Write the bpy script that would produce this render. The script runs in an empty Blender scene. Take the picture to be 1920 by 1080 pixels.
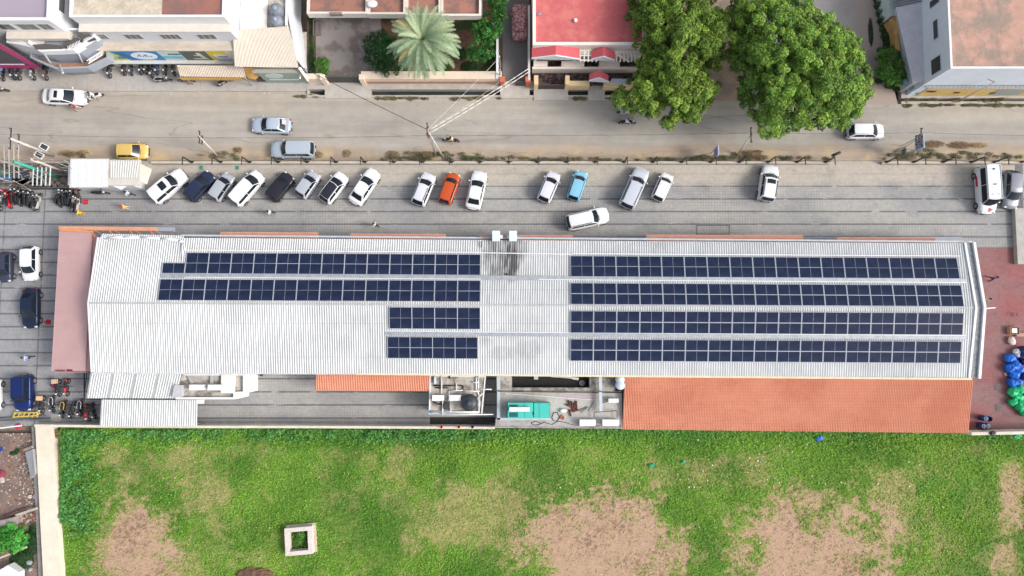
import bpy, bmesh, math, random
import numpy as np
from mathutils import Vector, Matrix
R = math.radians
rnd = random.Random(7)
nr = np.random.RandomState(11)
SC = bpy.context.scene
COL = SC.collection
# ---------------------------------------------------------------- camera, sky, sun
H = 73.0; FPX = 1280.0; TH = R(4.0)
cam = bpy.data.cameras.new("drone_camera"); co = bpy.data.objects.new("drone_camera", cam); COL.objects.link(co)
co.location = (0, 0, H); co.rotation_euler = (TH, 0, 0)
cam.sensor_width = 36; cam.lens = 36 * FPX / 1920; cam.clip_end = 1000; cam.clip_start = 1
SC.camera = co
SC.view_settings.view_transform = 'Standard'; SC.view_settings.look = 'None'
SC.view_settings.exposure = 0.66; SC.view_settings.gamma = 1
SUN_EL = R(39); SUN_AZ = R(12)          # sun stands to the right (east), slightly towards the bottom of the picture
w = bpy.data.worlds.new("World"); SC.world = w; w.use_nodes = True
nt = w.node_tree; bg = nt.nodes['Background']
sky = nt.nodes.new('ShaderNodeTexSky'); sky.sky_type = 'NISHITA'; sky.sun_disc = False
sky.sun_elevation = SUN_EL; sky.sun_rotation = R(90 + 12); sky.dust_density = 4.0; sky.air_density = 1.0; sky.ozone_density = 1.0
hs = nt.nodes.new('ShaderNodeHueSaturation'); hs.inputs['Saturation'].default_value = 0.5   # thin high haze whitens the sky
nt.links.new(sky.outputs[0], hs.inputs['Color']); nt.links.new(hs.outputs[0], bg.inputs[0]); bg.inputs[1].default_value = 0.15
sl = bpy.data.lights.new("sun", 'SUN'); so = bpy.data.objects.new("sun", sl); COL.objects.link(so)
sl.energy = 1.35; sl.angle = R(15); sl.color = (1.0, 0.96, 0.90)
sd = Vector((math.cos(SUN_EL) * math.cos(SUN_AZ), -math.cos(SUN_EL) * math.sin(SUN_AZ), math.sin(SUN_EL)))
so.rotation_euler = sd.to_track_quat('Z', 'Y').to_euler(); so.location = (40, 0, 60)

# ---------------------------------------------------------------- helpers
def P(px, py, z=0.0):
    cx = (px - 960) / FPX; cy = -(py - 540) / FPX
    yy = cy * math.cos(TH) + math.sin(TH); zz = cy * math.sin(TH) - math.cos(TH)
    t = (H - z) / (-zz)
    return Vector((cx * t, yy * t, z))
def PL(pts, z): return [P(a, b, z) for a, b in pts]

def lin(c):
    c = c / 255.0
    return c / 12.92 if c <= 0.04045 else ((c + 0.055) / 1.055) ** 2.4
KE = 1.12
def C(r, g, b, k=None):
    k = k or KE
    return tuple(min(0.86, lin(v) / k) for v in (r, g, b))
_mats = {}
def M(col, rough=0.7, var=0.12, scale=1.5, metal=0.0, bump=0.0, key=None, stretch=(1, 1, 1), spec=0.4, fine=True):
    k = (tuple(round(c, 3) for c in col), rough, var, scale, metal, bump, stretch, spec)
    if k in _mats: return _mats[k]
    m = bpy.data.materials.new(key or 'surface'); m.use_nodes = True
    t = m.node_tree; b = t.nodes['Principled BSDF']
    b.inputs['Roughness'].default_value = rough; b.inputs['Metallic'].default_value = metal
    b.inputs['Specular IOR Level'].default_value = spec
    if var > 0:
        tc = t.nodes.new('ShaderNodeTexCoord'); mp = t.nodes.new('ShaderNodeMapping'); mp.inputs['Scale'].default_value = stretch
        t.links.new(tc.outputs['Object'], mp.inputs[0])
        n = t.nodes.new('ShaderNodeTexNoise'); n.inputs['Scale'].default_value = scale; n.inputs['Detail'].default_value = 6; n.inputs['Roughness'].default_value = 0.65
        t.links.new(mp.outputs[0], n.inputs[0])
        mr = t.nodes.new('ShaderNodeMapRange'); mr.inputs[1].default_value = 0.3; mr.inputs[2].default_value = 0.7
        mr.inputs[3].default_value = 1 - var * 1.3; mr.inputs[4].default_value = 1 + var * 0.7
        t.links.new(n.outputs[0], mr.inputs[0])
        mx = t.nodes.new('ShaderNodeVectorMath'); mx.operation = 'SCALE'; mx.inputs[0].default_value = col[:3]
        t.links.new(mr.outputs[0], mx.inputs[3]); t.links.new(mx.outputs[0], b.inputs['Base Color'])
        if bump > 0:
            bp = t.nodes.new('ShaderNodeBump'); bp.inputs['Strength'].default_value = 1; bp.inputs['Distance'].default_value = bump
            t.links.new(n.outputs[0], bp.inputs['Height']); t.links.new(bp.outputs[0], b.inputs['Normal'])
    else:
        b.inputs['Base Color'].default_value = (*col[:3], 1)
    _mats[k] = m; return m

def newobj(name, me, parent=None):
    o = bpy.data.objects.new(name, me); COL.objects.link(o)
    if parent is not None: o.parent = parent
    return o
def tag(o, label=None, cat=None, group=None, kind=None):
    if label: o['label'] = label
    if cat: o['category'] = cat
    if group: o['group'] = group
    if kind: o['kind'] = kind
    return o
def thing(name, label, cat, loc=(0, 0, 0), rz=0.0, group=None):
    o = bpy.data.objects.new(name, None); COL.objects.link(o); o.location = loc; o.rotation_euler = (0, 0, rz)
    o.empty_display_size = 0.3
    return tag(o, label, cat, group)
def copy_tree(o, parent=None):
    c = o.copy(); COL.objects.link(c)
    if parent is not None: c.parent = parent
    for ch in [x for x in o.children]: copy_tree(ch, c)
    return c

class MB:
    def __init__(s, o=(0, 0, 0)): s.v = []; s.f = []; s.m = []; s.sm = []; s.o = Vector(o); s.ci = 0; s.smooth = False
    def add(s, vs, fs):
        n = len(s.v); s.v += [Vector(v) - s.o for v in vs]
        for f in fs: s.f.append([i + n for i in f]); s.m.append(s.ci); s.sm.append(s.smooth)
        return s
    def box(s, a, b):
        x0, y0, z0 = [min(a[i], b[i]) for i in range(3)]; x1, y1, z1 = [max(a[i], b[i]) for i in range(3)]
        return s.add([(x0, y0, z0), (x1, y0, z0), (x1, y1, z0), (x0, y1, z0), (x0, y0, z1), (x1, y0, z1), (x1, y1, z1), (x0, y1, z1)],
                     [(3, 2, 1, 0), (4, 5, 6, 7), (0, 1, 5, 4), (1, 2, 6, 5), (2, 3, 7, 6), (3, 0, 4, 7)])
    def prism(s, top, z0):
        """top: list of 3D points (any z); walls drop straight to z0"""
        n = len(top); top = [Vector(p) for p in top]
        ar = sum(top[i].x * top[(i + 1) % n].y - top[(i + 1) % n].x * top[i].y for i in range(n))
        if ar < 0: top = top[::-1]
        bot = [Vector((p.x, p.y, z0)) for p in top]
        return s.add(top + bot, [list(range(n)), list(range(2 * n - 1, n - 1, -1))] + [(i + n, (i + 1) % n + n, (i + 1) % n, i) for i in range(n)])
    def ring(s, poly, t, z0, z1):
        """parapet: outer polygon (2D), thickness t inwards"""
        p = [Vector((a[0], a[1])) for a in poly]; n = len(p)
        ar = sum(p[i].x * p[(i + 1) % n].y - p[(i + 1) % n].x * p[i].y for i in range(n))
        if ar < 0: p = p[::-1]
        q = []
        for i in range(n):
            a, b, c = p[i - 1], p[i], p[(i + 1) % n]
            d1 = (b - a).normalized(); d2 = (c - b).normalized(); n1 = Vector((-d1.y, d1.x)); n2 = Vector((-d2.y, d2.x))
            k = (n1 + n2); k = k / max(0.2, k.length_squared) * 2
            q.append(b + k * t)
        vs = [(a.x, a.y, z) for z in (z0, z1) for a in p] + [(a.x, a.y, z) for z in (z0, z1) for a in q]
        fs = []
        for i in range(n):
            j = (i + 1) % n
            fs += [(i, j, n + j, n + i), (2 * n + j, 2 * n + i, 3 * n + i, 3 * n + j), (n + i, n + j, 3 * n + j, 3 * n + i), (j, i, 2 * n + i, 2 * n + j)]
        return s.add(vs, fs)
    def quad(s, a, b, c, d): return s.add([a, b, c, d], [(0, 1, 2, 3)])
    def tube(s, a, b, r, n=8, r2=None):
        a = Vector(a); b = Vector(b); d = (b - a).normalized(); r2 = r if r2 is None else r2
        u = d.orthogonal().normalized(); w_ = d.cross(u)
        vs = []
        for p, q in ((a, r), (b, r2)):
            for i in range(n):
                t = 2 * math.pi * i / n; vs.append(p + (u * math.cos(t) + w_ * math.sin(t)) * q)
        return s.add(vs, [list(range(n))[::-1], list(range(n, 2 * n))] + [(i, (i + 1) % n, n + (i + 1) % n, n + i) for i in range(n)])
    def path(s, pts, r, n=6):
        for a, b in zip(pts[:-1], pts[1:]): s.tube(a, b, r, n)
        return s
    def bar(s, a, b, w_, h):
        """rectangular beam from a to b, width w (horizontal), height h (hung symmetric)"""
        a = Vector(a); b = Vector(b); d = (b - a).normalized(); u = Vector((-d.y, d.x, 0))
        if u.length < 1e-4: u = Vector((1, 0, 0))
        u.normalize(); v = d.cross(u); u = u * w_ / 2; v = v * h / 2
        vs = [p + x + y for p in (a, b) for x, y in ((-u, -v), (u, -v), (u, v), (-u, v))]
        return s.add(vs, [(3, 2, 1, 0), (4, 5, 6, 7)] + [(i, (i + 1) % 4, 4 + (i + 1) % 4, 4 + i) for i in range(4)])
    def sq(s, c, h, e=0.6, nu=12, nv=7, rz=0.0, amp=0.0, seed=0):
        """superquadric: a rounded box or ellipsoid, optionally lumpy"""
        rr = random.Random(seed); c = Vector(c); vs = []; ca, sa = math.cos(rz), math.sin(rz)
        def p_(x): return math.copysign(abs(x) ** e, x)
        for j in range(nv + 1):
            ph = -math.pi / 2 + math.pi * j / nv
            for i in range(nu):
                t = 2 * math.pi * i / nu; k = 1 + rr.uniform(-amp, amp)
                x = h[0] * p_(math.cos(t)) * p_(math.cos(ph)) * k; y = h[1] * p_(math.sin(t)) * p_(math.cos(ph)) * k; z = h[2] * p_(math.sin(ph)) * k
                vs.append(c + Vector((x * ca - y * sa, x * sa + y * ca, z)))
        fs = [(j * nu + i, j * nu + (i + 1) % nu, (j + 1) * nu + (i + 1) % nu, (j + 1) * nu + i) for j in range(nv) for i in range(nu)]
        return s.add(vs, fs)
    def lathe(s, c, prof, n=20):
        c = Vector(c); vs = []; k = len(prof)
        for r, z in prof:
            for i in range(n):
                t = 2 * math.pi * i / n; vs.append(c + Vector((r * math.cos(t), r * math.sin(t), z)))
        fs = [(j * n + i, j * n + (i + 1) % n, (j + 1) * n + (i + 1) % n, (j + 1) * n + i) for j in range(k - 1) for i in range(n)]
        fs.append([(k - 1) * n + i for i in range(n)])
        return s.add(vs, fs)
    def ribs(s, A, B, Cc, D, n, h, duty=0.35, mi=(0, 1), sub=1):
        """corrugated sheet over quad ABCD; n ribs counted along AB, each running from AB to DC"""
        A, B, Cc, D = map(Vector, (A, B, Cc, D)); nn = (B - A).cross(D - A).normalized()
        if nn.z < 0: nn = -nn
        base = len(s.v)
        for i in range(n):
            for q, up in ((0, 0), (1 - duty, 0), (1 - duty * 0.8, h), (1 - duty * 0.2, h)):
                t = (i + q) / n
                for k in range(sub + 1):
                    u = k / sub
                    s.v.append((A.lerp(B, t)).lerp(D.lerp(Cc, t), u) + nn * up - s.o)
        s.v += [(B.lerp(Cc, k / sub)) - s.o for k in range(sub + 1)]
        K = sub + 1
        flip = (B - A).cross(D - A).z < 0
        for i in range(4 * n):
            for k in range(sub):
                a = base + i * K + k
                f = [a, a + K, a + K + 1, a + 1]
                s.f.append(f[::-1] if flip else f); s.m.append(mi[1] if i % 4 == 0 else mi[0]); s.sm.append(False)
        return s
    def build(s, name, mats, parent=None, angle=None, label=None, kind=None):
        me = bpy.data.meshes.new(name); me.from_pydata([tuple(v) for v in s.v], [], s.f)
        if not isinstance(mats, (list, tuple)): mats = [mats]
        for m in mats: me.materials.append(m)
        me.polygons.foreach_set('material_index', s.m)
        me.polygons.foreach_set('use_smooth', [bool(x) or angle is not None for x in s.sm])
        me.update()
        if angle is not None: me.set_sharp_from_angle(angle=R(angle))
        o = newobj(name, me, parent)
        if label: o['label'] = label
        if kind: o['kind'] = kind
        return o

def simple(name, label, cat, fn, mats, o=(0, 0, 0), group=None, kind=None, angle=None, **k):
    """a thing that is one mesh; its origin at o"""
    mb = MB(o); fn(mb); ob = mb.build(name, mats, None, angle); ob.location = o
    return tag(ob, label, cat, group, kind)
def struct(name, fn, mats):
    mb = MB(); fn(mb); ob = mb.build(name, mats); ob['kind'] = 'structure'; return ob

# node material helper
class NM:
    def __init__(s, name, rough=0.85):
        s.m = bpy.data.materials.new(name); s.m.use_nodes = True; s.t = s.m.node_tree; s.b = s.t.nodes['Principled BSDF']
        s.b.inputs['Roughness'].default_value = rough; s.b.inputs['Specular IOR Level'].default_value = 0.25
        s.tc = s.t.nodes.new('ShaderNodeTexCoord'); s.sep = s.t.nodes.new('ShaderNodeSeparateXYZ'); s.L(s.tc.outputs['Object'], s.sep.inputs[0])
        s.x, s.y = s.sep.outputs[0], s.sep.outputs[1]
    def L(s, a, b): s.t.links.new(a, b)
    def math(s, op, a, b=None, c=None, clamp=False):
        n = s.t.nodes.new('ShaderNodeMath'); n.operation = op; n.use_clamp = clamp
        for i, v in enumerate((a, b, c)):
            if v is None: continue
            if isinstance(v, (int, float)): n.inputs[i].default_value = v
            else: s.L(v, n.inputs[i])
        return n.outputs[0]
    def noise(s, scale, detail=5, rough=0.6, stretch=(1, 1, 1), off=(0, 0, 0), dist=0):
        mp = s.t.nodes.new('ShaderNodeMapping'); mp.inputs['Scale'].default_value = stretch; mp.inputs['Location'].default_value = off
        s.L(s.tc.outputs['Object'], mp.inputs[0]); n = s.t.nodes.new('ShaderNodeTexNoise')
        n.inputs['Scale'].default_value = scale; n.inputs['Detail'].default_value = detail; n.inputs['Roughness'].default_value = rough; n.inputs['Distortion'].default_value = dist
        s.L(mp.outputs[0], n.inputs[0]); return n.outputs[0]
    def ramp(s, v, lo, hi, a=0.0, b=1.0, smooth=True):
        n = s.t.nodes.new('ShaderNodeMapRange'); n.interpolation_type = 'SMOOTHSTEP' if smooth else 'LINEAR'
        s.L(v, n.inputs[0])
        for i, q in zip((1, 2, 3, 4), (lo, hi, a, b)): n.inputs[i].default_value = q
        return n.outputs[0]
    def mix(s, f, a, b):
        n = s.t.nodes.new('ShaderNodeMix'); n.data_type = 'RGBA'
        if isinstance(f, (int, float)): n.inputs[0].default_value = f
        else: s.L(f, n.inputs[0])
        for i, v in ((6, a), (7, b)):
            if isinstance(v, tuple): n.inputs[i].default_value = (*v[:3], 1)
            else: s.L(v, n.inputs[i])
        return n.outputs[2]
    def scale(s, c, f):
        n = s.t.nodes.new('ShaderNodeVectorMath'); n.operation = 'SCALE'
        if isinstance(c, tuple): n.inputs[0].default_value = c[:3]
        else: s.L(c, n.inputs[0])
        s.L(f, n.inputs[3]); return n.outputs[0]
    def out(s, c, bump=None, dist=0.01):
        s.L(c, s.b.inputs['Base Color'])
        if bump is not None:
            n = s.t.nodes.new('ShaderNodeBump'); n.inputs['Distance'].default_value = dist; s.L(bump, n.inputs['Height']); s.L(n.outputs[0], s.b.inputs['Normal'])
        return s.m

ORD = ['first', 'second', 'third', 'fourth', 'fifth', 'sixth', 'seventh', 'eighth', 'ninth', 'tenth', 'eleventh', 'twelfth', 'thirteenth', 'fourteenth', 'fifteenth', 'sixteenth', 'seventeenth', 'eighteenth', 'nineteenth', 'twentieth', 'twenty-first', 'twenty-second', 'twenty-third', 'twenty-fourth', 'twenty-fifth', 'twenty-sixth', 'twenty-seventh', 'twenty-eighth', 'twenty-ninth', 'thirtieth']

# common materials
WHITE = M(C(228, 230, 232), 0.55, 0.05, 0.8, key='white_paint')
CREAM = M(C(228, 218, 202), 0.7, 0.08, 1.2, key='cream_paint')
CONC = M(C(178, 174, 168), 0.9, 0.16, 1.4, key='concrete')
DKCONC = M(C(140, 136, 132), 0.9, 0.22, 1.8, key='weathered_concrete')
BLACK = M((0.02, 0.02, 0.023), 0.5, 0.1, key='black')
DARK = M((0.045, 0.045, 0.05), 0.6, 0.15, key='dark_grey')
STEEL = M((0.35, 0.36, 0.38), 0.45, 0.15, 4, metal=0.5, key='galvanised_steel')
RUBBER = M((0.018, 0.018, 0.018), 0.85, 0.1, key='rubber')
GLASSD = M((0.012, 0.018, 0.026), 0.12, 0.0, key='dark_glass', spec=0.35)
RED = M((0.5, 0.02, 0.03), 0.45, 0.1, key='red')
# ---------------------------------------------------------------- ground, roads, pavements
def slab(pts, z, z0=-0.8):
    return lambda mb: mb.prism([P(a, b, z) if not isinstance(a, Vector) else a for a, b in pts], z0)
YW = lambda py, z=0: P(960, py, z).y
XW = lambda px, py, z=0: P(px, py, z).x

# deep earth base
n = NM('earth'); c = n.mix(n.ramp(n.noise(0.25), .35, .65), C(150, 132, 118), C(172, 156, 140))
c = n.scale(c, n.ramp(n.noise(2.5), .3, .7, .8, 1.12)); EARTH = n.out(c, n.noise(3), .04)
struct('ground', lambda mb: mb.quad((-300, -300, -0.8), (300, -300, -0.8), (300, 300, -0.8), (-300, 300, -0.8)), EARTH)

# road
n = NM('road_asphalt', 0.9)
Yr0, Yr1 = YW(298), YW(168)
wob = n.math('MULTIPLY', n.math('SUBTRACT', n.noise(0.12, 4, .6, (1, 1.5, 1)), 0.5), 3.2)
yy = n.math('ADD', n.y, wob)
asph = n.mix(n.ramp(n.noise(0.1, 4, .6, (.6, 2.2, 1)), .38, .62), C(174, 168, 158), C(160, 155, 148))
dust = n.mix(n.ramp(n.noise(0.5, 5), .35, .65), C(184, 172, 156), C(176, 166, 154))
sand_s = n.ramp(yy, YW(285), YW(262), 1, 0)           # sandy verge by the fence
sand_n = n.ramp(yy, YW(228), YW(185), 0, 1)
c = n.mix(n.math('MULTIPLY', sand_n, .62), asph, dust); c = n.mix(sand_s, c, C(172, 156, 138))
trk = n.noise(1.2, 3, .5, (.03, 1, 1)); c = n.scale(c, n.ramp(trk, .35, .65, .93, 1.05))
yel = n.math('MULTIPLY', n.ramp(n.noise(.35, 4, .6, (1, 1, 1), (5, 9, 0)), .5, .62), n.ramp(yy, YW(292), YW(278), 1, 0)); c = n.mix(n.math('MULTIPLY', yel, .6), c, C(205, 178, 130))
c = n.scale(c, n.ramp(n.noise(.9, 8, .7), .3, .7, .93, 1.05)); c = n.scale(c, n.ramp(n.noise(14, 3), .3, .7, .95, 1.04))
crack = n.ramp(n.math('ABSOLUTE', n.math('SUBTRACT', n.noise(.22, 3, .5, (.15, 1, 1), (3, 1, 0)), .5)), .0, .006, .82, 1); c = n.scale(c, crack)
ROAD = n.out(c, n.noise(20, 3), .004)
struct('road', lambda mb: mb.prism([P(-400, 301), P(2300, 301), P(2300, 196), P(1685, 196), P(1640, 205), P(1140, 196), P(-400, 176)], -0.8) if False else
       mb.prism([P(-400, 301), P(2300, 301), P(2300, 196), P(1685, 195), P(1380, 186), P(1150, 186), P(1100, 183), P(940, 181), P(610, 180), P(570, 172), P(-400, 170)], -0.8), ROAD)
n = NM('lane_asphalt', 0.9); c = n.scale(C(158, 154, 150), n.ramp(n.noise(.5, 7, .65), .3, .7, .9, 1.08))
edge = n.ramp(n.math('ADD', n.x, n.math('MULTIPLY', n.noise(.5), 2)), XW(1610, 60), XW(1632, 60)); c = n.mix(edge, c, C(168, 152, 142)); LANE = n.out(c)
struct('side_lane', lambda mb: mb.prism([P(1395, 189, .004), P(1684, 197.5, .004), P(1672, 150, .004), P(1652, 60, .004), P(1640, -260, .004), P(1395, -260, .004)], -0.79), LANE)
n = NM('yard_dirt', 0.95); c = n.mix(n.ramp(n.noise(.8, 6), .35, .65), C(178, 152, 132), C(148, 132, 120)); c = n.scale(c, n.ramp(n.noise(6), .3, .7, .9, 1.1)); DIRT = n.out(c, n.noise(5), .03)
struct('dirt_yard', lambda mb: mb.prism([P(1205, 186.5, .012), P(1394.6, 188.6, .012), P(1394.6, -260, .012), P(1205, -260, .012)], -0.79), DIRT)

# concrete forecourt before the shops
n = NM('forecourt', 0.9); c = n.mix(n.ramp(n.noise(.3, 4, .6), .4, .6), C(184, 178, 170), C(176, 172, 168))
jx = n.math('LESS_THAN', n.math('FRACT', n.math('DIVIDE', n.x, 3.1)), .012); c = n.mix(n.math('MULTIPLY', jx, .35), c, (.12, .12, .12))
c = n.scale(c, n.ramp(n.noise(3, 8, .7), .3, .7, .9, 1.06)); FORE = n.out(c)
struct('forecourt_pavement', lambda mb: mb.prism([P(-400, 169.3, .06), P(575, 171.3, .06), P(575, 60, .06), P(-400, 60, .06)], -0.8), FORE)

# block paving of the car park
def paving(name, base1, base2, bands, stepx=.31, grid=.3, joint=.22, vlines=False, tint=None, tile2=None):
    n = NM(name, .85)
    c = n.mix(n.ramp(n.noise(.18, 5, .6, (.6, 1, 1)), .38, .62), base1, base2)
    if tint: c = n.mix(n.math('MULTIPLY', n.ramp(n.x, XW(700, 400), XW(0, 400), 0, 1), .8), c, tint)
    fx = n.math('FRACT', n.math('DIVIDE', n.x, grid)); fy = n.math('FRACT', n.math('DIVIDE', n.y, grid))
    g = n.math('MAXIMUM', n.math('GREATER_THAN', fx, 1 - joint), n.math('GREATER_THAN', fy, 1 - joint))
    fade = n.ramp(n.noise(.12, 4, .6, (1, 2, 1), (7, 3, 0)), .42, .6, .15, 1)
    c = n.mix(n.math('MULTIPLY', n.math('MULTIPLY', g, fade), .38), c, tile2 or C(122, 119, 117))
    if bands:
        y0, per, wd = bands
        fb = n.math('FRACT', n.math('DIVIDE', n.math('SUBTRACT', n.y, y0), per)); b = n.math('LESS_THAN', fb, wd)
        dash = n.ramp(n.noise(.5, 2, .5, (1, 3, 1), (2, 8, 0)), .34, .42)
        c = n.mix(n.math('MULTIPLY', n.math('MULTIPLY', b, dash), .75), c, C(92, 92, 96))
    if vlines:
        fv = n.math('FRACT', n.math('DIVIDE', n.math('SUBTRACT', n.x, XW(80, 450)), 4.27)); b = n.math('MULTIPLY', n.math('LESS_THAN', fv, .035), n.math('LESS_THAN', n.x, XW(110, 450)))
        b = n.math('MULTIPLY', b, n.ramp(n.noise(1.5, 2, .5, (1, 1, 1)), .36, .42))
        c = n.mix(n.math('MULTIPLY', b, .6), c, C(92, 92, 95))
    dust = n.math('MULTIPLY', n.ramp(n.math('ADD', n.y, n.math('MULTIPLY', n.noise(.3), 2.5)), YW(336), YW(312), 0, .75), 1.0)
    if vlines: c = n.mix(dust, c, C(188, 178, 164))
    st = n.ramp(n.noise(.45, 6, .7, (1, 1.6, 1), (11, 4, 0)), .5, .72, 1, .8); c = n.scale(c, st)
    c = n.scale(c, n.ramp(n.noise(2.2, 8, .75), .3, .7, .9, 1.08)); c = n.scale(c, n.ramp(n.noise(9, 3, .6, (1, 1, 1), (3, 3, 0)), .3, .7, .92, 1.07))
    return n.out(c)
per = (YW(326) - YW(420.5)) / 4.0
LOT = paving('block_paving', C(170, 168, 163), C(152, 152, 152), (YW(327.5) - 20 * per, per, .13), vlines=True, tint=C(150, 151, 155))
struct('car_park_paving', lambda mb: mb.prism([P(-300, 301.4, .05), P(2200, 301.4, .05), P(2200, 464, .05), P(1822, 464, .05), P(1200, 480, .05), P(925, 800, .05), P(-300, 798, .05)], -0.8), LOT)
REDP = paving('red_paving', C(150, 92, 92), C(140, 108, 108), None, grid=.285, joint=.2, tile2=C(118, 84, 84))
struct('red_paving', lambda mb: mb.prism([P(1200, 464.4, .052), P(2200, 464.4, .052), P(2200, 811, .052), P(1200, 811, .052)], -0.79), REDP)
# narrow dark grating strip by the right edge of the car park
struct('gravel_strip', lambda mb: mb.prism([P(1903, 306, .058), P(1918, 306, .058), P(1919, 463, .058), P(1904, 463, .058)], -0.1), M(C(120, 120, 120), .9, .35, 5, key='gravel'))
simple('side_wall', 'low grey plastered wall along the right edge of the red paving', 'wall', lambda mb: mb.box((P(1912, 560, .6).x, P(0, 495, .6).y, -.5), (P(1940, 560, .6).x, P(0, 390, .6).y, .6)), CONC)

# sidewalks with drains: the gaps between these slabs are the open drains
SB = M(C(182, 176, 168), .9, .14, 1.6, key='pale_concrete')
def sw(name, rects, mat, z=.1):
    def f(mb):
        for (x0, y0, x1, y1) in rects: mb.prism([P(x0, y0, z), P(x1, y0, z), P(x1, y1, z), P(x0, y1, z)], -0.8)
    return struct(name, f, mat)
sw('sidewalk', [(575, 152, 1206, 167.5), (575.5, 178.3, 1206, 182.5), (1690, 168, 2200, 184), (1690, 190, 2200, 195)], SB, .1)
sw('drain_crossing', [(576, 167.6, 578, 178.2), (609, 160, 695, 184), (938, 158, 993, 184), (1001, 162, 1065, 188), (1103, 166, 1134, 188), (1160, 167, 1165, 178)], M(C(186, 180, 172), .9, .12, 1.2, key='crossing_concrete'), .13)
struct('drain_bed', lambda mb: mb.box((XW(560, 170), YW(184.2), -.78), (XW(2200, 170), YW(150), -.62)), M((.03, .035, .03), .6, .4, 1, key='drain_water'))

# plots of the houses: paved yard, lawn, soil
struct('courtyard', lambda mb: mb.prism([P(592, 151.4, .12), P(715, 151.4, .12), P(715, -200, .12), P(592, -200, .12)], -.8), (lambda n: n.out(n.mix(n.ramp(n.noise(.5, 7, .65), .45, .6), C(150, 142, 138), C(122, 112, 106))))(NM('yard_concrete')))
struct('driveway', lambda mb: mb.prism([P(942, 151.6, .11), P(992, 151.6, .11), P(992, -200, .11), P(942, -200, .11)], -.8), M(C(112, 108, 106), .85, .1, 1, key='dark_asphalt'))
n = NM('garden_soil', .95); c = n.mix(n.ramp(n.noise(.45, 5), .45, .58), C(108, 82, 68), C(58, 76, 42)); SOIL = n.out(n.scale(c, n.ramp(n.noise(5), .3, .7, .75, 1.2)), n.noise(6), .05)
struct('garden_ground', lambda mb: (mb.prism([P(715.4, 151.4, .1), P(941, 151.4, .1), P(941, -200, .1), P(715.4, -200, .1)], -.8), mb.prism([P(575.5, 151.4, .1), P(591.6, 151.4, .1), P(591.6, -200, .1), P(575.5, -200, .1)], -.8)), SOIL)
struct('entrance_court', lambda mb: mb.prism([P(1000, 161, .13), P(1204, 161, .13), P(1204, 60, .13), P(1000, 60, .13)], -.8), (lambda n: n.out(n.mix(n.ramp(n.noise(3.5, 2, .4), .47, .53), C(96, 82, 80), C(60, 48, 48))))(NM('patterned_tiles')))
struct('corner_plot', lambda mb: mb.prism([P(1690, 167.5, .11), P(2200, 167.5, .11), P(2200, -200, .11), P(1648, -200, .11), P(1660, 60, .11)], -.8), DIRT)
# lower left plot
struct('rubble_plot_ground', lambda mb: mb.prism([P(-200, 812, .0), P(64, 812, .0), P(84, 1200, .0), P(-200, 1200, .0)], -.8), (lambda n: n.out(n.scale(n.mix(n.ramp(n.noise(.6, 6), .4, .6), C(140, 118, 106), C(120, 104, 98)), n.ramp(n.noise(4, 6, .7), .3, .7, .75, 1.2)), n.noise(5), .06))(NM('plot_dirt')))

# ---------------------------------------------------------------- field
def vnoise(x, y, s, seed, oct=4, pers=.5):
    out = np.zeros_like(x); a = 1; tot = 0
    for o in range(oct):
        g = np.random.RandomState(seed + o * 17).rand(256, 256)
        u = x * s; v = y * s; iu = np.floor(u).astype(int); iv = np.floor(v).astype(int); fu = u - iu; fv = v - iv
        fu = fu * fu * (3 - 2 * fu); fv = fv * fv * (3 - 2 * fv)
        G = lambda i, j: g[i % 256, j % 256]
        out += a * ((G(iu, iv) * (1 - fu) + G(iu + 1, iv) * fu) * (1 - fv) + (G(iu, iv + 1) * (1 - fu) + G(iu + 1, iv + 1) * fu) * fv)
        tot += a; a *= pers; s *= 2.03
    return out / tot
def field_cov(x, y):
    """0 = bare earth, 1 = lush grass;  also a weed-height value"""
    xa = x + (vnoise(x, y, .6, 201, 4, .6) - .5) * 3.0; ya = y + (vnoise(x, y, .6, 301, 4, .6) - .5) * 3.0
    n1 = vnoise(xa, ya, .35, 5, 5); n2 = vnoise(xa, ya, .9, 9, 5, .65); n3 = vnoise(x, y, 3.1, 19, 4, .8)
    cov = .84 + (n1 - .5) * .75 + (n2 - .5) * .6 + (n3 - .5) * .35
    def blob(px, py, rx, ry, dep, soft=.35, ang=0):
        c = P(px, py, 0); s = 17.6
        dx = (x - c.x) * s; dy = (y - c.y) * s
        r = np.sqrt((dx / rx) ** 2 + (dy / ry) ** 2) + (n1 - .5) * .6 + (n2 - .5) * .5 + (n3 - .5) * 1.1
        return dep * np.clip((1 + soft / 2 - r) / soft, 0, 1)
    bare = np.maximum.reduce([blob(248, 1030, 72, 82, 1.0, .7), blob(1142, 1034, 138, 98, 1.05, .55), blob(1532, 1048, 128, 96, 1.0, .65), blob(1898, 930, 22, 60, .6, .7),
                              blob(1640, 1005, 45, 30, .5, .5), blob(1888, 1050, 24, 36, .5, .7)])
    pale = np.maximum.reduce([blob(275, 870, 90, 55, .5, .9), blob(420, 950, 70, 60, .4, .9), blob(900, 985, 110, 80, .5, .8), blob(1330, 890, 150, 30, .42, .9), blob(1700, 960, 70, 70, .45, .9), blob(720, 860, 60, 50, .33, .9), blob(1250, 880, 60, 20, .4, .9), blob(370, 1060, 60, 50, .4, .9)])
    cov = np.maximum(cov - pale * .8, np.minimum(cov, .40 + (n3 - .5) * .25)) - bare
    wall = YW(806); top = np.clip(1 - (wall - y) / 2.6, 0, 1); left = np.clip(1 - (x - P(112, 900).x) / 4.5, 0, 1) * np.clip((y - YW(1000)) / 3, 0, 1)
    weeds = np.clip(np.maximum(top * .8, left * 1.1) + (n1 - .5) * .5, 0, 1)
    return np.clip(cov + weeds * .6, 0, 1), weeds
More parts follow.
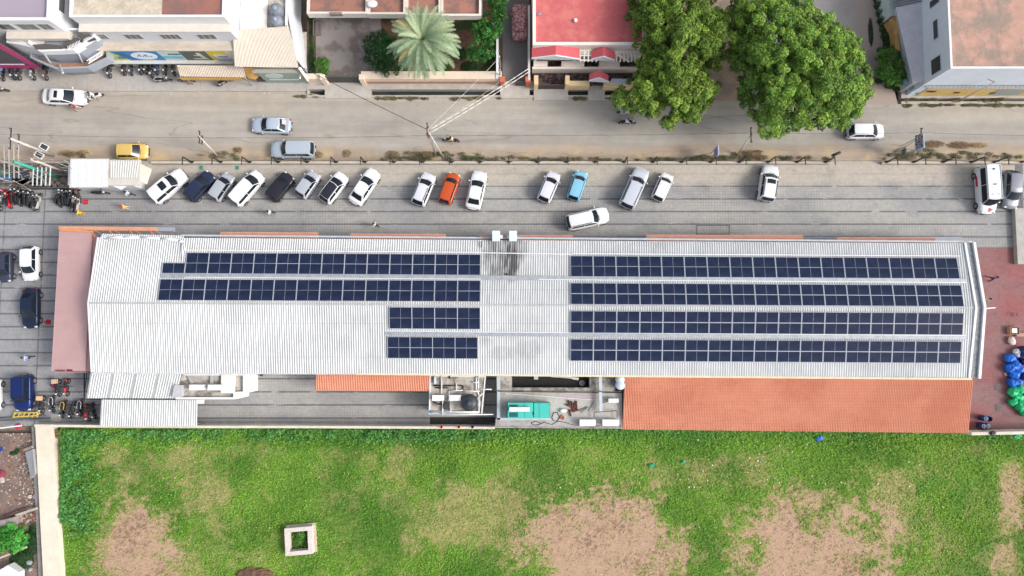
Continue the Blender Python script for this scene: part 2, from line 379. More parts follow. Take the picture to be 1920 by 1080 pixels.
gx0, gx1 = P(104, 1000).x, 75.0; gy1 = YW(802); gy0 = -50.0
st = .13; NX = int((gx1 - gx0) / st); NY = int((gy1 - gy0) / st)
X, Y = np.meshgrid(np.linspace(gx0, gx1, NX), np.linspace(gy0, gy1, NY))
cov, weeds = field_cov(X, Y)
xl = P(96, 803).x + (P(118, 1080).x - P(96, 803).x) * (YW(803) - Y) / (YW(803) - YW(1080)); X = np.maximum(X, xl + 0.3)
fn = vnoise(X, Y, 2.2, 31, 4, .7); fz = vnoise(X, Y, .5, 77, 3)
me = bpy.data.meshes.new('field'); V = np.stack([X, Y, (fn - .5) * .08 + (fz - .5) * .15 * 0 + .0], -1).reshape(-1, 3)
idx = np.arange(NX * NY).reshape(NY, NX); F = np.stack([idx[:-1, :-1], idx[:-1, 1:], idx[1:, 1:], idx[1:, :-1]], -1).reshape(-1, 4)
me.vertices.add(len(V)); me.vertices.foreach_set('co', V.ravel()); me.loops.add(F.size); me.loops.foreach_set('vertex_index', F.ravel()); me.polygons.add(len(F))
me.polygons.foreach_set('loop_start', np.arange(0, F.size, 4)); me.update(calc_edges=True)
bare1 = np.array(C(178, 150, 126)); bare2 = np.array(C(118, 92, 76)); g1 = np.array(C(118, 150, 62)); g2 = np.array(C(88, 124, 50)); g3 = np.array(C(168, 156, 108))
def mixc(a, b, t): return a * (1 - t[..., None]) + b * t[..., None]
tt = np.clip(vnoise(X * .8, Y * 1.3, 4.6, 51, 3, .9) * 5.5 - 3.1 + (vnoise(X * .5, Y, .5, 151, 4) - .5) * 3.4, 0, 1)
col = mixc(bare1, bare2, tt * .75); gcol = mixc(g2, g1, np.clip(vnoise(X, Y, .3, 63, 4) * 3 - 1, 0, 1)); gcol = mixc(g3, gcol, np.clip(cov * 1.5 - .35, 0, 1))
col = mixc(col, gcol, np.clip(cov * 2.6 - .05, 0, 1)); col *= (0.86 + .28 * fn)[..., None]
ca = me.color_attributes.new('Col', 'FLOAT_COLOR', 'POINT'); ca.data.foreach_set('color', np.concatenate([col.reshape(-1, 3), np.ones((NX * NY, 1))], 1).astype(np.float32).ravel())
def colmat(name, rough=.8, spec=.2, fine=0.0, bump=0.0, trans=0.0):
    n = NM(name, rough); n.b.inputs['Specular IOR Level'].default_value = spec
    a = n.t.nodes.new('ShaderNodeAttribute'); a.attribute_name = 'Col'; c = a.outputs['Color']
    if fine: c = n.scale(c, n.ramp(n.noise(7, 5, .75), .3, .7, 1 - fine, 1 + fine))
    m = n.out(c, n.noise(9, 4) if bump else None, bump or .01)
    if trans:
        tr = n.t.nodes.new('ShaderNodeBsdfTranslucent'); n.L(c, tr.inputs[0]); mx = n.t.nodes.new('ShaderNodeMixShader'); mx.inputs[0].default_value = trans
        out = [q for q in n.t.nodes if q.type == 'OUTPUT_MATERIAL'][0]; n.L(n.b.outputs[0], mx.inputs[1]); n.L(tr.outputs[0], mx.inputs[2]); n.L(mx.outputs[0], out.inputs[0])
    return m
me.materials.append(colmat('field_soil', .95, .1, .2, .03)); fo = newobj('field_ground', me); fo['kind'] = 'structure'

LEAF = colmat('leaf', .55, .3, trans=.22)
def leaf_mesh(name, pos, nrm, size, col, parent=None, aspect=.55, mat=None, seed=0, o=(0, 0, 0)):
    """many small diamond leaves as one mesh (numpy)"""
    rs = np.random.RandomState(seed); N = len(pos); pos = pos - np.array(o)
    nrm = nrm / np.maximum(1e-6, np.linalg.norm(nrm, axis=1, keepdims=True))
    r = rs.normal(size=(N, 3)); t = np.cross(nrm, r); t /= np.maximum(1e-6, np.linalg.norm(t, axis=1, keepdims=True)); b = np.cross(nrm, t)
    s = size[:, None]; v = np.stack([pos - t * s, pos - b * s * aspect, pos + t * s, pos + b * s * aspect], 1).reshape(-1, 3)
    me = bpy.data.meshes.new(name); me.vertices.add(4 * N); me.vertices.foreach_set('co', v.astype(np.float32).ravel())
    me.loops.add(4 * N); me.loops.foreach_set('vertex_index', np.arange(4 * N)); me.polygons.add(N); me.polygons.foreach_set('loop_start', np.arange(0, 4 * N, 4)); me.update(calc_edges=True)
    ca = me.color_attributes.new('Col', 'FLOAT_COLOR', 'POINT'); cc = np.concatenate([np.repeat(col, 4, 0), np.ones((4 * N, 1))], 1).astype(np.float32); ca.data.foreach_set('color', cc.ravel())
    me.materials.append(mat or LEAF); return newobj(name, me, parent)

# grass blades over the field
N = 190000
px_ = np.random.RandomState(3).uniform(gx0 + .5, P(2060, 900).x, N); py_ = np.random.RandomState(4).uniform(YW(1110), gy1 - .15, N)
cv, wd = field_cov(px_, py_); keep = (np.random.RandomState(5).rand(N) < np.clip(cv * 1.25 + .05, 0, 1)); px_, py_, cv, wd = px_[keep], py_[keep], cv[keep], wd[keep]
keep = px_ > (P(96, 803).x + (P(118, 1080).x - P(96, 803).x) * (YW(803) - py_) / (YW(803) - YW(1080)) + .45); px_, py_, cv, wd = px_[keep], py_[keep], cv[keep], wd[keep]
N = len(px_); rs = np.random.RandomState(6)
hgt = .05 + .1 * cv * rs.rand(N) + wd * .3 * rs.rand(N)
nrm = np.stack([rs.normal(0, .6, N), rs.normal(0, .6, N), np.ones(N)], 1)
ga = np.array(C(132, 180, 64)); gb = np.array(C(98, 148, 50)); gd = np.array(C(176, 172, 110)); gw = np.array(C(90, 156, 76)); gy = np.array(C(172, 200, 72))
h1 = np.clip(vnoise(px_, py_, .28, 63, 4) * 3 - 1 + rs.normal(0, .22, N), 0, 1); gc = mixc(gb, ga, h1)
gc = mixc(gc, gy, np.clip(vnoise(px_, py_, .2, 91, 3) * 4 - 2.2, 0, .75) * rs.rand(N)); gc = mixc(gd, gc, np.clip(cv * 1.7 - .35, 0, 1)); gc = mixc(gc, gw, np.clip(wd * 1.4 - .5, 0, .8))
gc *= (.75 + .5 * rs.rand(N))[:, None]
go = leaf_mesh('grass', np.stack([px_, py_, hgt], 1), nrm, (.05 + .075 * rs.rand(N) + wd * .06), gc, aspect=.45, seed=2)
tag(go, 'rough green grass covering the open field with bare patches', 'grass', kind='stuff')
# broad-leaved weeds by the wall and the path
N = 9000; rs = np.random.RandomState(16); a = rs.rand(N)
wx = np.where(a < .45, P(112, 900).x + np.abs(rs.normal(0, 1.6, N)) + .5, rs.uniform(P(110, 805).x, P(930, 805).x, N)); wy = np.where(a < .45, rs.uniform(YW(1000), YW(806), N), YW(806) - np.abs(rs.normal(0, .55, N)))
cl = vnoise(wx, wy, 1.1, 41, 2); k = (cl > .42) & (wx > P(118, 900).x + (YW(803) - wy) * .09 - .6) & (wx < P(1120, 805).x); wx, wy, cl = wx[k], wy[k], cl[k]; N = len(wx)
wc = mixc(np.array(C(60, 112, 48)), np.array(C(112, 176, 92)), rs.rand(N)); 
wo = leaf_mesh('weeds', np.stack([wx, wy, .12 + (cl - .4) * 1.2 + .25 * rs.rand(N)], 1), np.stack([rs.normal(0, .45, N), rs.normal(0, .45, N), np.ones(N)], 1), .07 + .08 * rs.rand(N), wc, aspect=.8, seed=8)
tag(wo, 'taller broad-leaved weeds crowding the boundary wall and path edge', 'weeds', kind='stuff')
# scraps of litter
def lit(mb):
    q = random.Random(5)
    for i in range(150):
        a = q.random()
        if a < .6: p = P(q.gauss(1360, 130), q.uniform(822, 915), .16)
        elif a < .8: p = P(q.uniform(120, 1880), q.uniform(815, 1070), .15)
        else: p = P(q.uniform(600, 1600), q.uniform(284, 298), .03) if q.random() < .6 else P(q.uniform(200, 520), q.uniform(171, 176), .03)
        s = q.uniform(.03, .09); mb.ci = 0 if q.random() < .9 else 1; mb.sq(p, (s, s * q.uniform(.4, 1), .02), .7, 6, 3, q.random() * 3)
tag(simple('litter', None, None, lit, [M(C(225, 225, 220), .6, 0, key='paper'), M((.02, .4, .2), .5, 0, key='green_plastic')]), 'scraps of pale litter scattered over field and road verge', 'litter', kind='stuff')
for (x, y, s, lb, mt) in [(1222, 873, .28, 'crumpled green plastic scrap lying in the grass', M((.02, .42, .22), .5, .1, 3)), (1281, 866, .2, 'small green plastic scrap, right of the larger one in the grass', M((.02, .42, .22), .5, .1, 3)), (1536, 822, .42, 'crumpled blue plastic bag in the grass below the terracotta roof', M((.02, .15, .6), .5, .1, 3)), (1908, 818, .4, 'bright green plastic bag in the grass at the right wall end', M((.02, .45, .2), .5, .1, 3))]:
    simple('plastic_scrap', lb, 'plastic scrap', lambda mb: mb.sq((*P(x, y, .18).xy, .2), (s, s * .6, .14), .8, 12, 6, .4, .35, int(x)), mt, o=P(x, y, .0))
# ---------------------------------------------------------------- the long hall
ZE, ZR = 4.2, 5.3
NWc, NEc, SWc, SEc = P(185, 445, ZE), P(1822, 456.5, ZE), P(173, 698, ZE), P(1830, 708, ZE)
RW, RE = P(166.5, 568, ZR), P(1836, 577, ZR)
hall = thing('banquet_hall', 'long low hall with white corrugated gable roof covered in solar panels', 'building', (NWc + SEc) / 2 * 1.0)
hall.location.z = 0; HO = hall.location.copy()
def roofmat(name, base, streak):
    n = NM(name, .5); n.b.inputs['Specular IOR Level'].default_value = .3
    c = n.scale(base, n.ramp(n.noise(.22, 6, .65), .3, .7, .88, 1.05)); c = n.scale(c, n.ramp(n.noise(3.2, 3, .6, (1, .04, 1)), .3, .7, 1 - streak, 1 + streak * .4))
    c = n.scale(c, n.ramp(n.noise(.5, 8, .75, (1, .5, 1), (9, 2, 0)), .52, .75, 1, .82))
    lap = n.math('ABSOLUTE', n.math('SUBTRACT', n.math('FRACT', n.math('DIVIDE', n.y, 3.35)), .5)); c = n.scale(c, n.ramp(lap, .004, .012, .84, 1))
    rs_ = n.math('MULTIPLY', n.ramp(n.noise(2.4, 3, .6, (1, .08, 1), (5, 5, 5)), .62, .74), n.ramp(n.noise(.16, 3, .5, (1, 1, 1), (8, 8, 0)), .5, .62)); c = n.mix(n.math('MULTIPLY', rs_, .3), c, C(168, 140, 116)); return n, c
W0 = HO
def soot(n, c, amt):
    """smoke stains below the two kitchen exhausts"""
    def spot(px, py, rx, ry):
        q = P(px, py, ZE) - W0
        dx = n.math('DIVIDE', n.math('SUBTRACT', n.x, q.x), rx); dy = n.math('DIVIDE', n.math('SUBTRACT', n.y, q.y), ry)
        r = n.math('ADD', n.math('MULTIPLY', dx, dx), n.math('MULTIPLY', dy, dy)); return n.ramp(n.math('ADD', r, n.math('MULTIPLY', n.math('SUBTRACT', n.noise(1.3, 5, .7), .5), 1.3)), .25, 1.7, 1, 0)
    s = n.math('MAXIMUM', spot(958, 488, .75, 2.0), n.math('MULTIPLY', n.math('MAXIMUM', spot(930, 475, 1.3, 2.6), spot(960, 462, 1.5, 1.7)), .62))
    s = n.math('MAXIMUM', s, n.math('MULTIPLY', n.math('MAXIMUM', spot(941, 662, 1.2, .7), n.math('MAXIMUM', spot(913, 641, .8, .45), spot(990, 655, 1.4, .9))), .18))
    s = n.math('MULTIPLY', s, n.ramp(n.noise(3.6, 2, .5, (1, .05, 1)), .35, .6, .55, 1.25), None, True)
    return n.mix(n.math('MULTIPLY', s, amt), c, (.06, .055, .055))
n, c = roofmat('roof_sheet_pan', C(184, 186, 187), .12); PAN = n.out(soot(n, c, .95))
n, c = roofmat('roof_sheet_rib', C(234, 236, 236), .05); RIB = n.out(soot(n, c, .85))
def hroof(mb):
    mb.ribs(NWc, NEc, RE, RW, 372, .055, .42); mb.ribs(SWc, SEc, RE + Vector((0, 0, 0)), RW, 372, .055, .42)
mb = MB(HO); hroof(mb); roof = mb.build('roof', [RIB, PAN], hall)
mb = MB(HO); ins = .25
wl = [P(196, 450, ZE - .2) + Vector((0, -.1, 0)), P(1812, 464, ZE - .2), P(1822, 698, ZE - .2), P(186, 688, ZE - .2)]
mb.prism([Vector((p.x, p.y, ZE - .12)) for p in wl], 0)
mb.add([wl[3] + Vector((0, 0, .1)), wl[0] + Vector((0, 0, .1)), (wl[0] + wl[3]) / 2 + Vector((.1, 0, ZR - ZE + .1))], [(0, 1, 2)]); mb.add([wl[1] + Vector((0, 0, .1)), wl[2] + Vector((0, 0, .1)), (wl[1] + wl[2]) / 2 + Vector((0, 0, ZR - ZE + .1))], [(0, 1, 2)])
mb.build('wall', CREAM, hall)
mb = MB(HO); mb.bar(RW + Vector((0, 0, .055)), RE + Vector((0, 0, .055)), .16, .02); mb.build('ridge_cap', PAN, hall)
mb = MB(HO); mb.ribs(P(191, 438.5, ZE - .1), P(344, 441.5, ZE - .1), P(345, 447, ZE), P(185.3, 446, ZE), 36, .055, .42); mb.build('roof_overhang', [RIB, PAN], hall)
# right end: box gutter and parapet cap
mb = MB(HO)
r1 = [P(1808, 455, ZE), P(1829, 577, ZR), P(1816, 708, ZE)]; off = [P(1822, 455, ZE), P(1842, 577, ZR), P(1832, 709, ZE)]
for i in range(2):
    mb.quad(r1[i] + Vector((0, 0, .09)), off[i] + Vector((0, 0, .09)), off[i + 1] + Vector((0, 0, .09)), r1[i + 1] + Vector((0, 0, .09)))
mb.build('end_gutter', M(C(150, 152, 154), .8, .35, 3), hall)
mb = MB(HO)
for i in range(2): mb.bar(off[i] + Vector((.06, 0, .15)), off[i + 1] + Vector((.06, 0, .15)), .26, .35)
for i in range(2): mb.bar(r1[i] + Vector((0, 0, .12)), r1[i + 1] + Vector((0, 0, .12)), .22, .08)
mb.build('parapet', WHITE, hall)
mb = MB(HO)
for a, b in ((NWc, RW), (RW, SWc)): mb.bar(a + Vector((-.04, 0, .02)), b + Vector((-.04, 0, .02)), .14, .12)
mb.build('verge_trim', WHITE, hall)
mb = MB(HO); mb.bar(P(668, 701, ZE - .05), P(1822, 710.5, ZE - .05), .2, .16); mb.build('south_gutter', M(C(224, 208, 170), .6, .15, 2), hall)
mb = MB(HO); mb.bar(P(175, 699.5, ZE - .1), P(667, 701, ZE - .1), .12, .12); mb.build('gutter', M(C(205, 208, 210), .6, .2, 2), hall)
mb = MB(HO); mb.bar(P(340, 441.5, ZE - .3), P(1822, 453.5, ZE - .3), .18, .18); mb.build('north_gutter', M(C(190, 194, 200), .6, .15, 2), hall)
# curved pipe on the left part of the roof
mb = MB(HO); mb.smooth = True; pts = [P(190, 447, 4.5), P(193, 443, 4.5), P(199, 446, 4.5), P(230, 443.5, 4.5), P(262, 444, 4.5), P(300, 446, 4.5), P(335, 449.5, 4.5), P(344, 453, 4.55), P(347, 470, 4.65)]
mb.path(pts, .06, 8); pts = [P(196, 447.5, 4.5), P(262, 446, 4.5), P(300, 448, 4.5), P(334, 451.5, 4.5), P(342, 455, 4.55), P(342, 488, 4.75)]; mb.path(pts, .05, 8); mb.build('conduit_pipe', M(C(235, 236, 238), .4, 0), hall)
# roof rails before the panels
mb = MB(HO)
for a, b in (((345, 468.5), (902, 473)), ((902, 474), (1074, 476.5)), ((1074, 475.5), (1800, 480))): mb.bar(P(*a, 4.62), P(*b, 4.62), .09, .07)
mb.build('cable_tray', WHITE, hall)
for (a, b, z, wd, nm) in (((301, 517), (902, 520.5), 4.86, .42, 0), ((902, 520.5), (1812, 527), 4.86, .42, 0), ((722, 624), (902, 626), 4.86, .42, 0), ((902, 626), (1812, 632.5), 4.86, .42, 0)):
    mb = MB(HO); mb.bar(P(*a, z + .06), P(*b, z + .06), wd, .04); mb.build('walkway', M(C(166, 172, 178), .55, .2, 2.5, metal=.2), hall)
mb = MB(HO)
for (a, b) in (((346, 519.8), (902, 523.4)), ((1010, 524.2), (1812, 530)), ((722, 620.5), (902, 622.6)), ((902, 622.6), (1812, 629))): mb.bar(P(*a, 4.93), P(*b, 4.93), .07, .06)
mb.build('walkway_rail', WHITE, hall)
# orange/terracotta window canopies on the north side
TERR = M(C(216, 160, 138), .75, .1, 1.5, key='terracotta_sheet')
for (x0, x1, y0, y1) in ((413, 597, 435.5, 446), (657, 836, 438.5, 449), (899, 1074, 441, 452), (1212, 1506, 440.5, 452.5), (1569, 1753, 445.5, 455)):
    mb = MB(HO); ns = int((x1 - x0) / 2.6)
    mb.ribs(P(x0, y0, 3.3), P(x1, y0 + .8, 3.3), P(x1, y1 + 6, 3.85), P(x0, y1 + 6, 3.85), ns, .03, .5, (0, 0)); mb.quad(P(x0, y0, 3.22), P(x1, y0 + .8, 3.22), P(x1, y1 + 6, 3.77), P(x0, y1 + 6, 3.77))
    mb.bar(P(x0, y0, 3.26), P(x1, y0 + .8, 3.26), .06, .1); mb.build('window_canopy', TERR, hall)
# plinth ledge between the canopies
mb = MB(HO); mb.box((XW(345, 445, 2), YW(440, 2), .3), (XW(1822, 445, 2), YW(448, 2) , .5)); mb.build('plinth', M(C(150, 154, 166), .8, .1), hall)
mb = MB(HO); mb.bar(P(903, 452, 4.5), P(903, 464, 4.6), .1, .12); mb.build('bracket', DARK, hall)
# kitchen exhausts
for (x, lb) in ((931, 'left of the two white box-shaped exhaust cowls on the hall edge'), (962, 'right of the two white box-shaped exhaust cowls on the hall edge')):
    b = P(x, 447, 3.4); t = thing('exhaust_duct', lb, 'exhaust duct', b, 0, 'exhaust cowls on the north edge of the hall')
    mb = MB(); mb.box((-.34, -.45, -.6), (.34, .5, 1.5)); mb.build('casing', M(C(205, 220, 228), .4, .08, 2, metal=.2), t)
    mb = MB(); mb.box((-.39, -.5, 1.5), (.39, .55, 1.58)); mb.build('cap', M(C(214, 228, 236), .4, .05, 2), t)
    mb = MB(); mb.box((.40 if x < 950 else -.62, -.15, -.5), (.66 if x < 950 else -.42, .2, 1.0)); mb.build('side_duct', WHITE, t)
mb = MB(HO); mb.sq(P(950, 514, 4.95), (.13, .11, .08), .8); mb.build('flue_cap', BLACK, hall)

# pinkish porch at the left end
porch = thing('entrance_porch', 'pale pink porch roof along the left end of the hall', 'porch', Vector((P(140, 560).x, P(140, 560).y, 0)))
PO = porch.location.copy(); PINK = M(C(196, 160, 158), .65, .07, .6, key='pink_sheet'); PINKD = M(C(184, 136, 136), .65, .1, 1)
zt = 3.5
a, b, c_, d = P(112, 430.5, 3.1), P(173, 434, 3.55), P(160, 695.5, 3.55), P(97, 695.5, 3.1); e, f = P(186, 446, 3.9), P(173, 696, 3.9)
mb = MB(PO); mb.quad(d, c_, b, a); 
for i in range(1, 12):
    t = i / 12; mb.bar(d.lerp(a, t) + Vector((0, 0, .01)), c_.lerp(b, t) + Vector((0, 0, .01)), .035, .02)
mb.quad(a + Vector((0, 0, -.12)), b + Vector((0, 0, -.12)), c_ + Vector((0, 0, -.12)), d + Vector((0, 0, -.12))); mb.bar(a + Vector((0, 0, -.06)), d + Vector((0, 0, -.06)), .08, .13)
mb.build('roof', PINK, porch)
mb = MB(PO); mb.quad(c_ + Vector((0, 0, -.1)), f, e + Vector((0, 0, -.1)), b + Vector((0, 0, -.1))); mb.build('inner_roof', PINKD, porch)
mb = MB(PO); mb.bar(P(112, 428, 3.2), P(296, 430, 3.2), .4, .3); mb.build('fascia_beam', M(C(214, 158, 128), .7, .12, 2), porch)
mb = MB(PO); mb.bar(P(296, 430, 3.2), P(327, 430.5, 3.2), .4, .28); mb.build('grey_beam', M(C(160, 164, 178), .7, .1, 2), porch)
mb = MB(PO); mb.bar(P(113, 431, 3.35), P(174, 434.5, 3.6), .16, .14)
for x in (166, 203, 241, 279): mb.bar(P(x, 430, 3.3), P(x + 12, 444, 3.7), .1, .1); mb.bar(P(x + 8, 430, 3.3), P(x + 28, 441, 3.5), .06, .08)
mb.build('brackets', M(C(226, 150, 106), .6, .1, 2), porch)
mb = MB(PO)
for x, y in ((116, 440), (116, 560), (108, 688), (168, 688)):
    q = P(x, y, 3.1); mb.box((q.x - .1 + .15, q.y - .1, 0), (q.x + .1 + .15, q.y + .1, 3.0))
mb.build('column', CREAM, porch)
mb = MB(PO); mb.box((P(99, 697, 3.4).x, P(0, 697.2, 3.4).y - .08, 2.5), (P(160, 697, 3.4).x, P(0, 697.2, 3.4).y, 3.08))
mb.build('name_board', PINK, porch)
mb = MB(PO)
for i in range(22):
    if i == 9: continue
    q = P(106 + i * 2.0 + (1 if i > 9 else 0), 694.6, 3.2); mb.box((q.x, q.y - .1, 3.36), (q.x + (.07 if i < 10 else .1), q.y + (.06 if i < 10 else .12), 3.38))
mb.build('lettering', M(C(120, 40, 40), .6, 0), porch)

# ---------------------------------------------------------------- solar panels
CELL = (lambda n: (n.b.inputs['Roughness'].__setattr__('default_value', .16), n.b.inputs['Specular IOR Level'].__setattr__('default_value', .12), n.out(n.scale(C(36, 45, 68), n.ramp(n.noise(.5, 4, .7), .3, .7, .75, 1.3))))[2])(NM('solar_cell', .2))
FRAME = M(C(178, 182, 192), .6, 0, metal=.0, key='aluminium_frame')
PWD, PHT = 2.262, 1.1
def panel_proto():
    t = thing('solar_panel', 'x', 'solar panel')
    mb = MB(); x, y = PWD / 2, PHT / 2
    for a, b in (((-x, -y, 0), (x, -y + .035, .04)), ((-x, y - .035, 0), (x, y, .04)), ((-x, -y + .035, 0), (-x + .04, y - .035, .04)), ((x - .04, -y + .035, 0), (x, y - .035, .04)), ((-.008, -y + .035, 0), (.008, y - .035, .036))): mb.box(a, b)
    mb.build('frame', FRAME, t)
    mb = MB(); mb.box((-x + .04, -y + .035, .012), (x - .04, y - .035, .032)); mb.build('cell_sheet', CELL, t); return t
sol = panel_proto(); used = [False]
def panel(cx, cy, side, label):
    """cx,cy world; side +1 = north slope, -1 = south slope"""
    t = sol if not used[0] else copy_tree(sol); used[0] = True
    # roof height under the panel
    yr = RW.y + (RE.y - RW.y) * (cx - RW.x) / (RE.x - RW.x)
    ye = (NWc.y + (NEc.y - NWc.y) * (cx - NWc.x) / (NEc.x - NWc.x)) if side > 0 else (SWc.y + (SEc.y - SWc.y) * (cx - SWc.x) / (SEc.x - SWc.x))
    sl_ = (ZR - ZE) / abs(ye - yr); z = ZR - abs(cy - yr) * sl_ + .17
    ang = math.atan(sl_) * (-1 if side > 0 else 1); dirx = math.atan2(RE.y - RW.y, RE.x - RW.x)
    t.location = (cx, cy, z); t.rotation_euler = (ang, 0, dirx); t['label'] = label; t['group'] = 'solar panels in rows on the hall roof'
ZP = 4.85
blocks = [  # (left px, right px, y of upper line left end, y lower line left end, y shift over the width, columns, side, row name, array)
    (348, 901, 483.2, 503.0, 3.4, 13, 1, 'topmost', 'left'), (298.5, 901, 533.3, 553.2, 2.7, 14, 1, 'second', 'left'),
    (730, 900.5, 586.0, 606.0, 1.2, 4, -1, 'third', 'left'), (726.5, 895.5, 641.3, 661.5, 1.2, 4, -1, 'lowest', 'left'),
    (1069.5, 1797.5, 489.3, 509.0, 4.0, 17, 1, 'topmost', 'right'), (1069.5, 1804, 540.5, 560.8, 4.2, 17, 1, 'second', 'right'),
    (1069.5, 1806, 593, 613.8, 4.0, 17, -1, 'third', 'right'), (1069.5, 1803, 645.8, 666.5, 4.4, 17, -1, 'lowest', 'right')]
for (x0, x1, ya, yb, dy, nc, side, rn, ar) in blocks:
    zz = ZP if rn in ('topmost', 'lowest') else ZP + .35
    ln = P(x0, (ya + yb) / 2, zz); rn_ = P(x1, (ya + yb) / 2 + dy, zz); step = (rn_ - ln) / nc
    for k in range(nc):
        c = ln + step * (k + .5); 
        for li, yl in enumerate((ya, yb)):
            yy_ = YW(yl, zz) + step.y * (k + .5)
            panel(c.x, yy_, side, 'blue solar panel, %s from left in %s line of %s %s row' % (ORD[k], 'upper' if li == 0 else 'lower', rn, ar))
zz = ZP + .05; st_ = (P(901, 0, zz).x - P(348, 0, zz).x) / 13 * 1.0
c = P(325.6, 502.8, zz); panel(c.x, c.y, 1, 'dark blue solar panel jutting alone beyond the left end of topmost row')

# ---------------------------------------------------------------- lean-tos, service blocks behind the hall
def sheet_roof(name, label, cat, A, B, Cc, D, n_, mats, h=.05, duty=.4, posts=True, edge=None, seams=0):
    c = (A + B + Cc + D) / 4; t = thing(name, label, cat, (c.x, c.y, 0)); O = t.location.copy()
    mb = MB(O); mb.ribs(A, B, Cc, D, n_, h, duty); mb.add([p + Vector((0, 0, -.03)) for p in (D, Cc, B, A)], [(0, 1, 2, 3)]); mb.build('roof_sheet', mats, t)
    if posts:
        q = MB(O)
        for p in (A.lerp(Cc, .05), B.lerp(D, .05), Cc.lerp(A, .04), D.lerp(B, .04)): q.box((p.x - .05, p.y - .05, 0), (p.x + .05, p.y + .05, p.z - .12))
        q.bar(A.lerp(Cc, .03) + Vector((0, 0, -.12)), B.lerp(D, .03) + Vector((0, 0, -.12)), .06, .1); q.bar(D.lerp(B, .03) + Vector((0, 0, -.12)), Cc.lerp(A, .03) + Vector((0, 0, -.12)), .06, .1)
        q.build('support_frame', edge or STEEL, t)
    if seams:
        q = MB(O)
        for i in range(1, seams + 1):
            u = i / (seams + 1); q.bar(A.lerp(B, u) + Vector((0, 0, h + .005)), D.lerp(Cc, u) + Vector((0, 0, h + .005)), .05, .012)
        q.build('seam', M(C(140, 142, 146), .7, .2), t)
    return t
sheet_roof('lean_to', 'white ribbed lean-to roof joined to the hall at lower left', 'shed', P(170, 699, 3.9), P(340, 699.5, 3.9), P(329, 747, 3.2), P(162, 746.5, 3.2), 36, [RIB, PAN], seams=3, edge=BLACK)
sheet_roof('parking_shed', 'white ribbed shed roof beside the field, left of the paved alley', 'shed', P(190, 749, 2.9), P(370, 750, 2.9), P(369, 799, 2.6), P(187, 799, 2.6), 42, [RIB, PAN])
n = NM('terracotta_tiles', .8); c = n.mix(n.ramp(n.noise(.22, 7, .75, (1, 1.4, 1)), .4, .6), C(222, 152, 122), C(198, 124, 98)); rw = n.math('FRACT', n.math('DIVIDE', n.y, .32))
c = n.scale(c, n.ramp(rw, 0, .22, .86, 1)); c = n.scale(c, n.ramp(n.noise(3, 6, .75), .3, .7, .9, 1.1)); TILE1 = n.out(c)
n = NM('terracotta_tiles_light', .8); c = n.mix(n.ramp(n.noise(.18, 6, .65, (1, 1.4, 1), (4, 4, 4)), .36, .62), C(234, 170, 140), C(224, 154, 124)); TILE2 = n.out(n.scale(c, n.ramp(n.math('FRACT', n.math('DIVIDE', n.y, .32)), 0, .22, .88, 1)))
sheet_roof('terracotta_annexe', 'long terracotta tiled annexe roof along the lower right of hall', 'annexe', P(1171, 705.5, 4.0), P(1824, 712, 4.0), P(1815, 812, 3.1), P(1167, 805, 3.1), 210, [TILE2, TILE1], h=.06, duty=.5)
sheet_roof('terracotta_canopy', 'narrow terracotta ribbed canopy over the alley behind the hall', 'canopy', P(592, 700.5, 3.5), P(806, 702, 3.5), P(804, 733.5, 3.2), P(591, 732, 3.2), 66, [TILE2, M(C(190, 116, 92), .8, .15, 1.5)], h=.05, duty=.5)
mb = MB(); annex_w = thing('annexe_walls', 'cream walls standing beneath the terracotta annexe roof', 'wall', P(1500, 760))
q = MB(annex_w.location); q.prism([P(1175, 712, 3.0), P(1815, 716, 3.0), P(1806, 805, 2.9), P(1172, 799, 2.9)], .05); q.build('wall', CREAM, annex_w)

def flat_block(name, label, rect, z, wallm, roofm, par=.35, pt=.18, cat='building', parm=None):
    pts = PL(rect, z); c = sum(pts, Vector()) / len(pts); t = thing(name, label, cat, (c.x, c.y, 0)); O = t.location.copy()
    mb = MB(O); mb.prism(pts, 0); mb.build('wall', wallm, t)
    mb = MB(O); mb.prism([p + (Vector((c.x, c.y, p.z)) - p).normalized() * .1 + Vector((0, 0, .02)) for p in pts], z - .1); mb.build('roof_slab', roofm, t)
    if par: mb = MB(O); mb.ring([(p.x, p.y) for p in pts], pt, z - .05, z + par); mb.build('parapet', parm or WHITE, t)
    return t
CR = (lambda n: n.out(n.scale(n.mix(n.ramp(n.noise(.9, 7, .7), .42, .62), C(190, 184, 174), C(128, 120, 112)), n.ramp(n.noise(5, 5), .3, .7, .88, 1.1))))(NM('stained_screed', .9))
t = flat_block('kitchen_block', 'small flat-roofed block with white parapet and two AC units', [(333, 700), (462, 700), (462, 737), (444, 738), (444, 748), (333, 748)], 3.2, WHITE, CR, .4, .2)
O = t.location; mb = MB(O); mb.box((P(437, 0, 3.5).x, P(0, 737, 3.5).y, 3.25), (P(460, 0, 3.5).x, P(0, 701, 3.5).y, 3.7)); mb.build('raised_slab', M(C(232, 230, 222), .6, .08), t)
mb = MB(O); mb.prism(PL([(326, 722), (341, 722), (341, 744), (322, 746)], 3.8), 3.25); mb.build('stair_head', M(C(186, 186, 188), .7, .1), t)
mb = MB(O); mb.box((P(352, 0, 3.3).x, P(0, 712, 3.3).y, 3.22), (P(432, 0, 3.3).x, P(0, 702, 3.3).y, 3.34)); mb.smooth = True; mb.lathe(P(346, 708, 3.2), [(.32, 0), (.32, .5), (.28, .55)], 16); mb.smooth = False
mb.bar(P(352, 701, 3.5), P(362, 718, 3.5), .35, .15); mb.bar(P(397, 701, 3.5), P(397, 720, 3.5), .3, .1); mb.build('masonry_ledge', CONC, t)
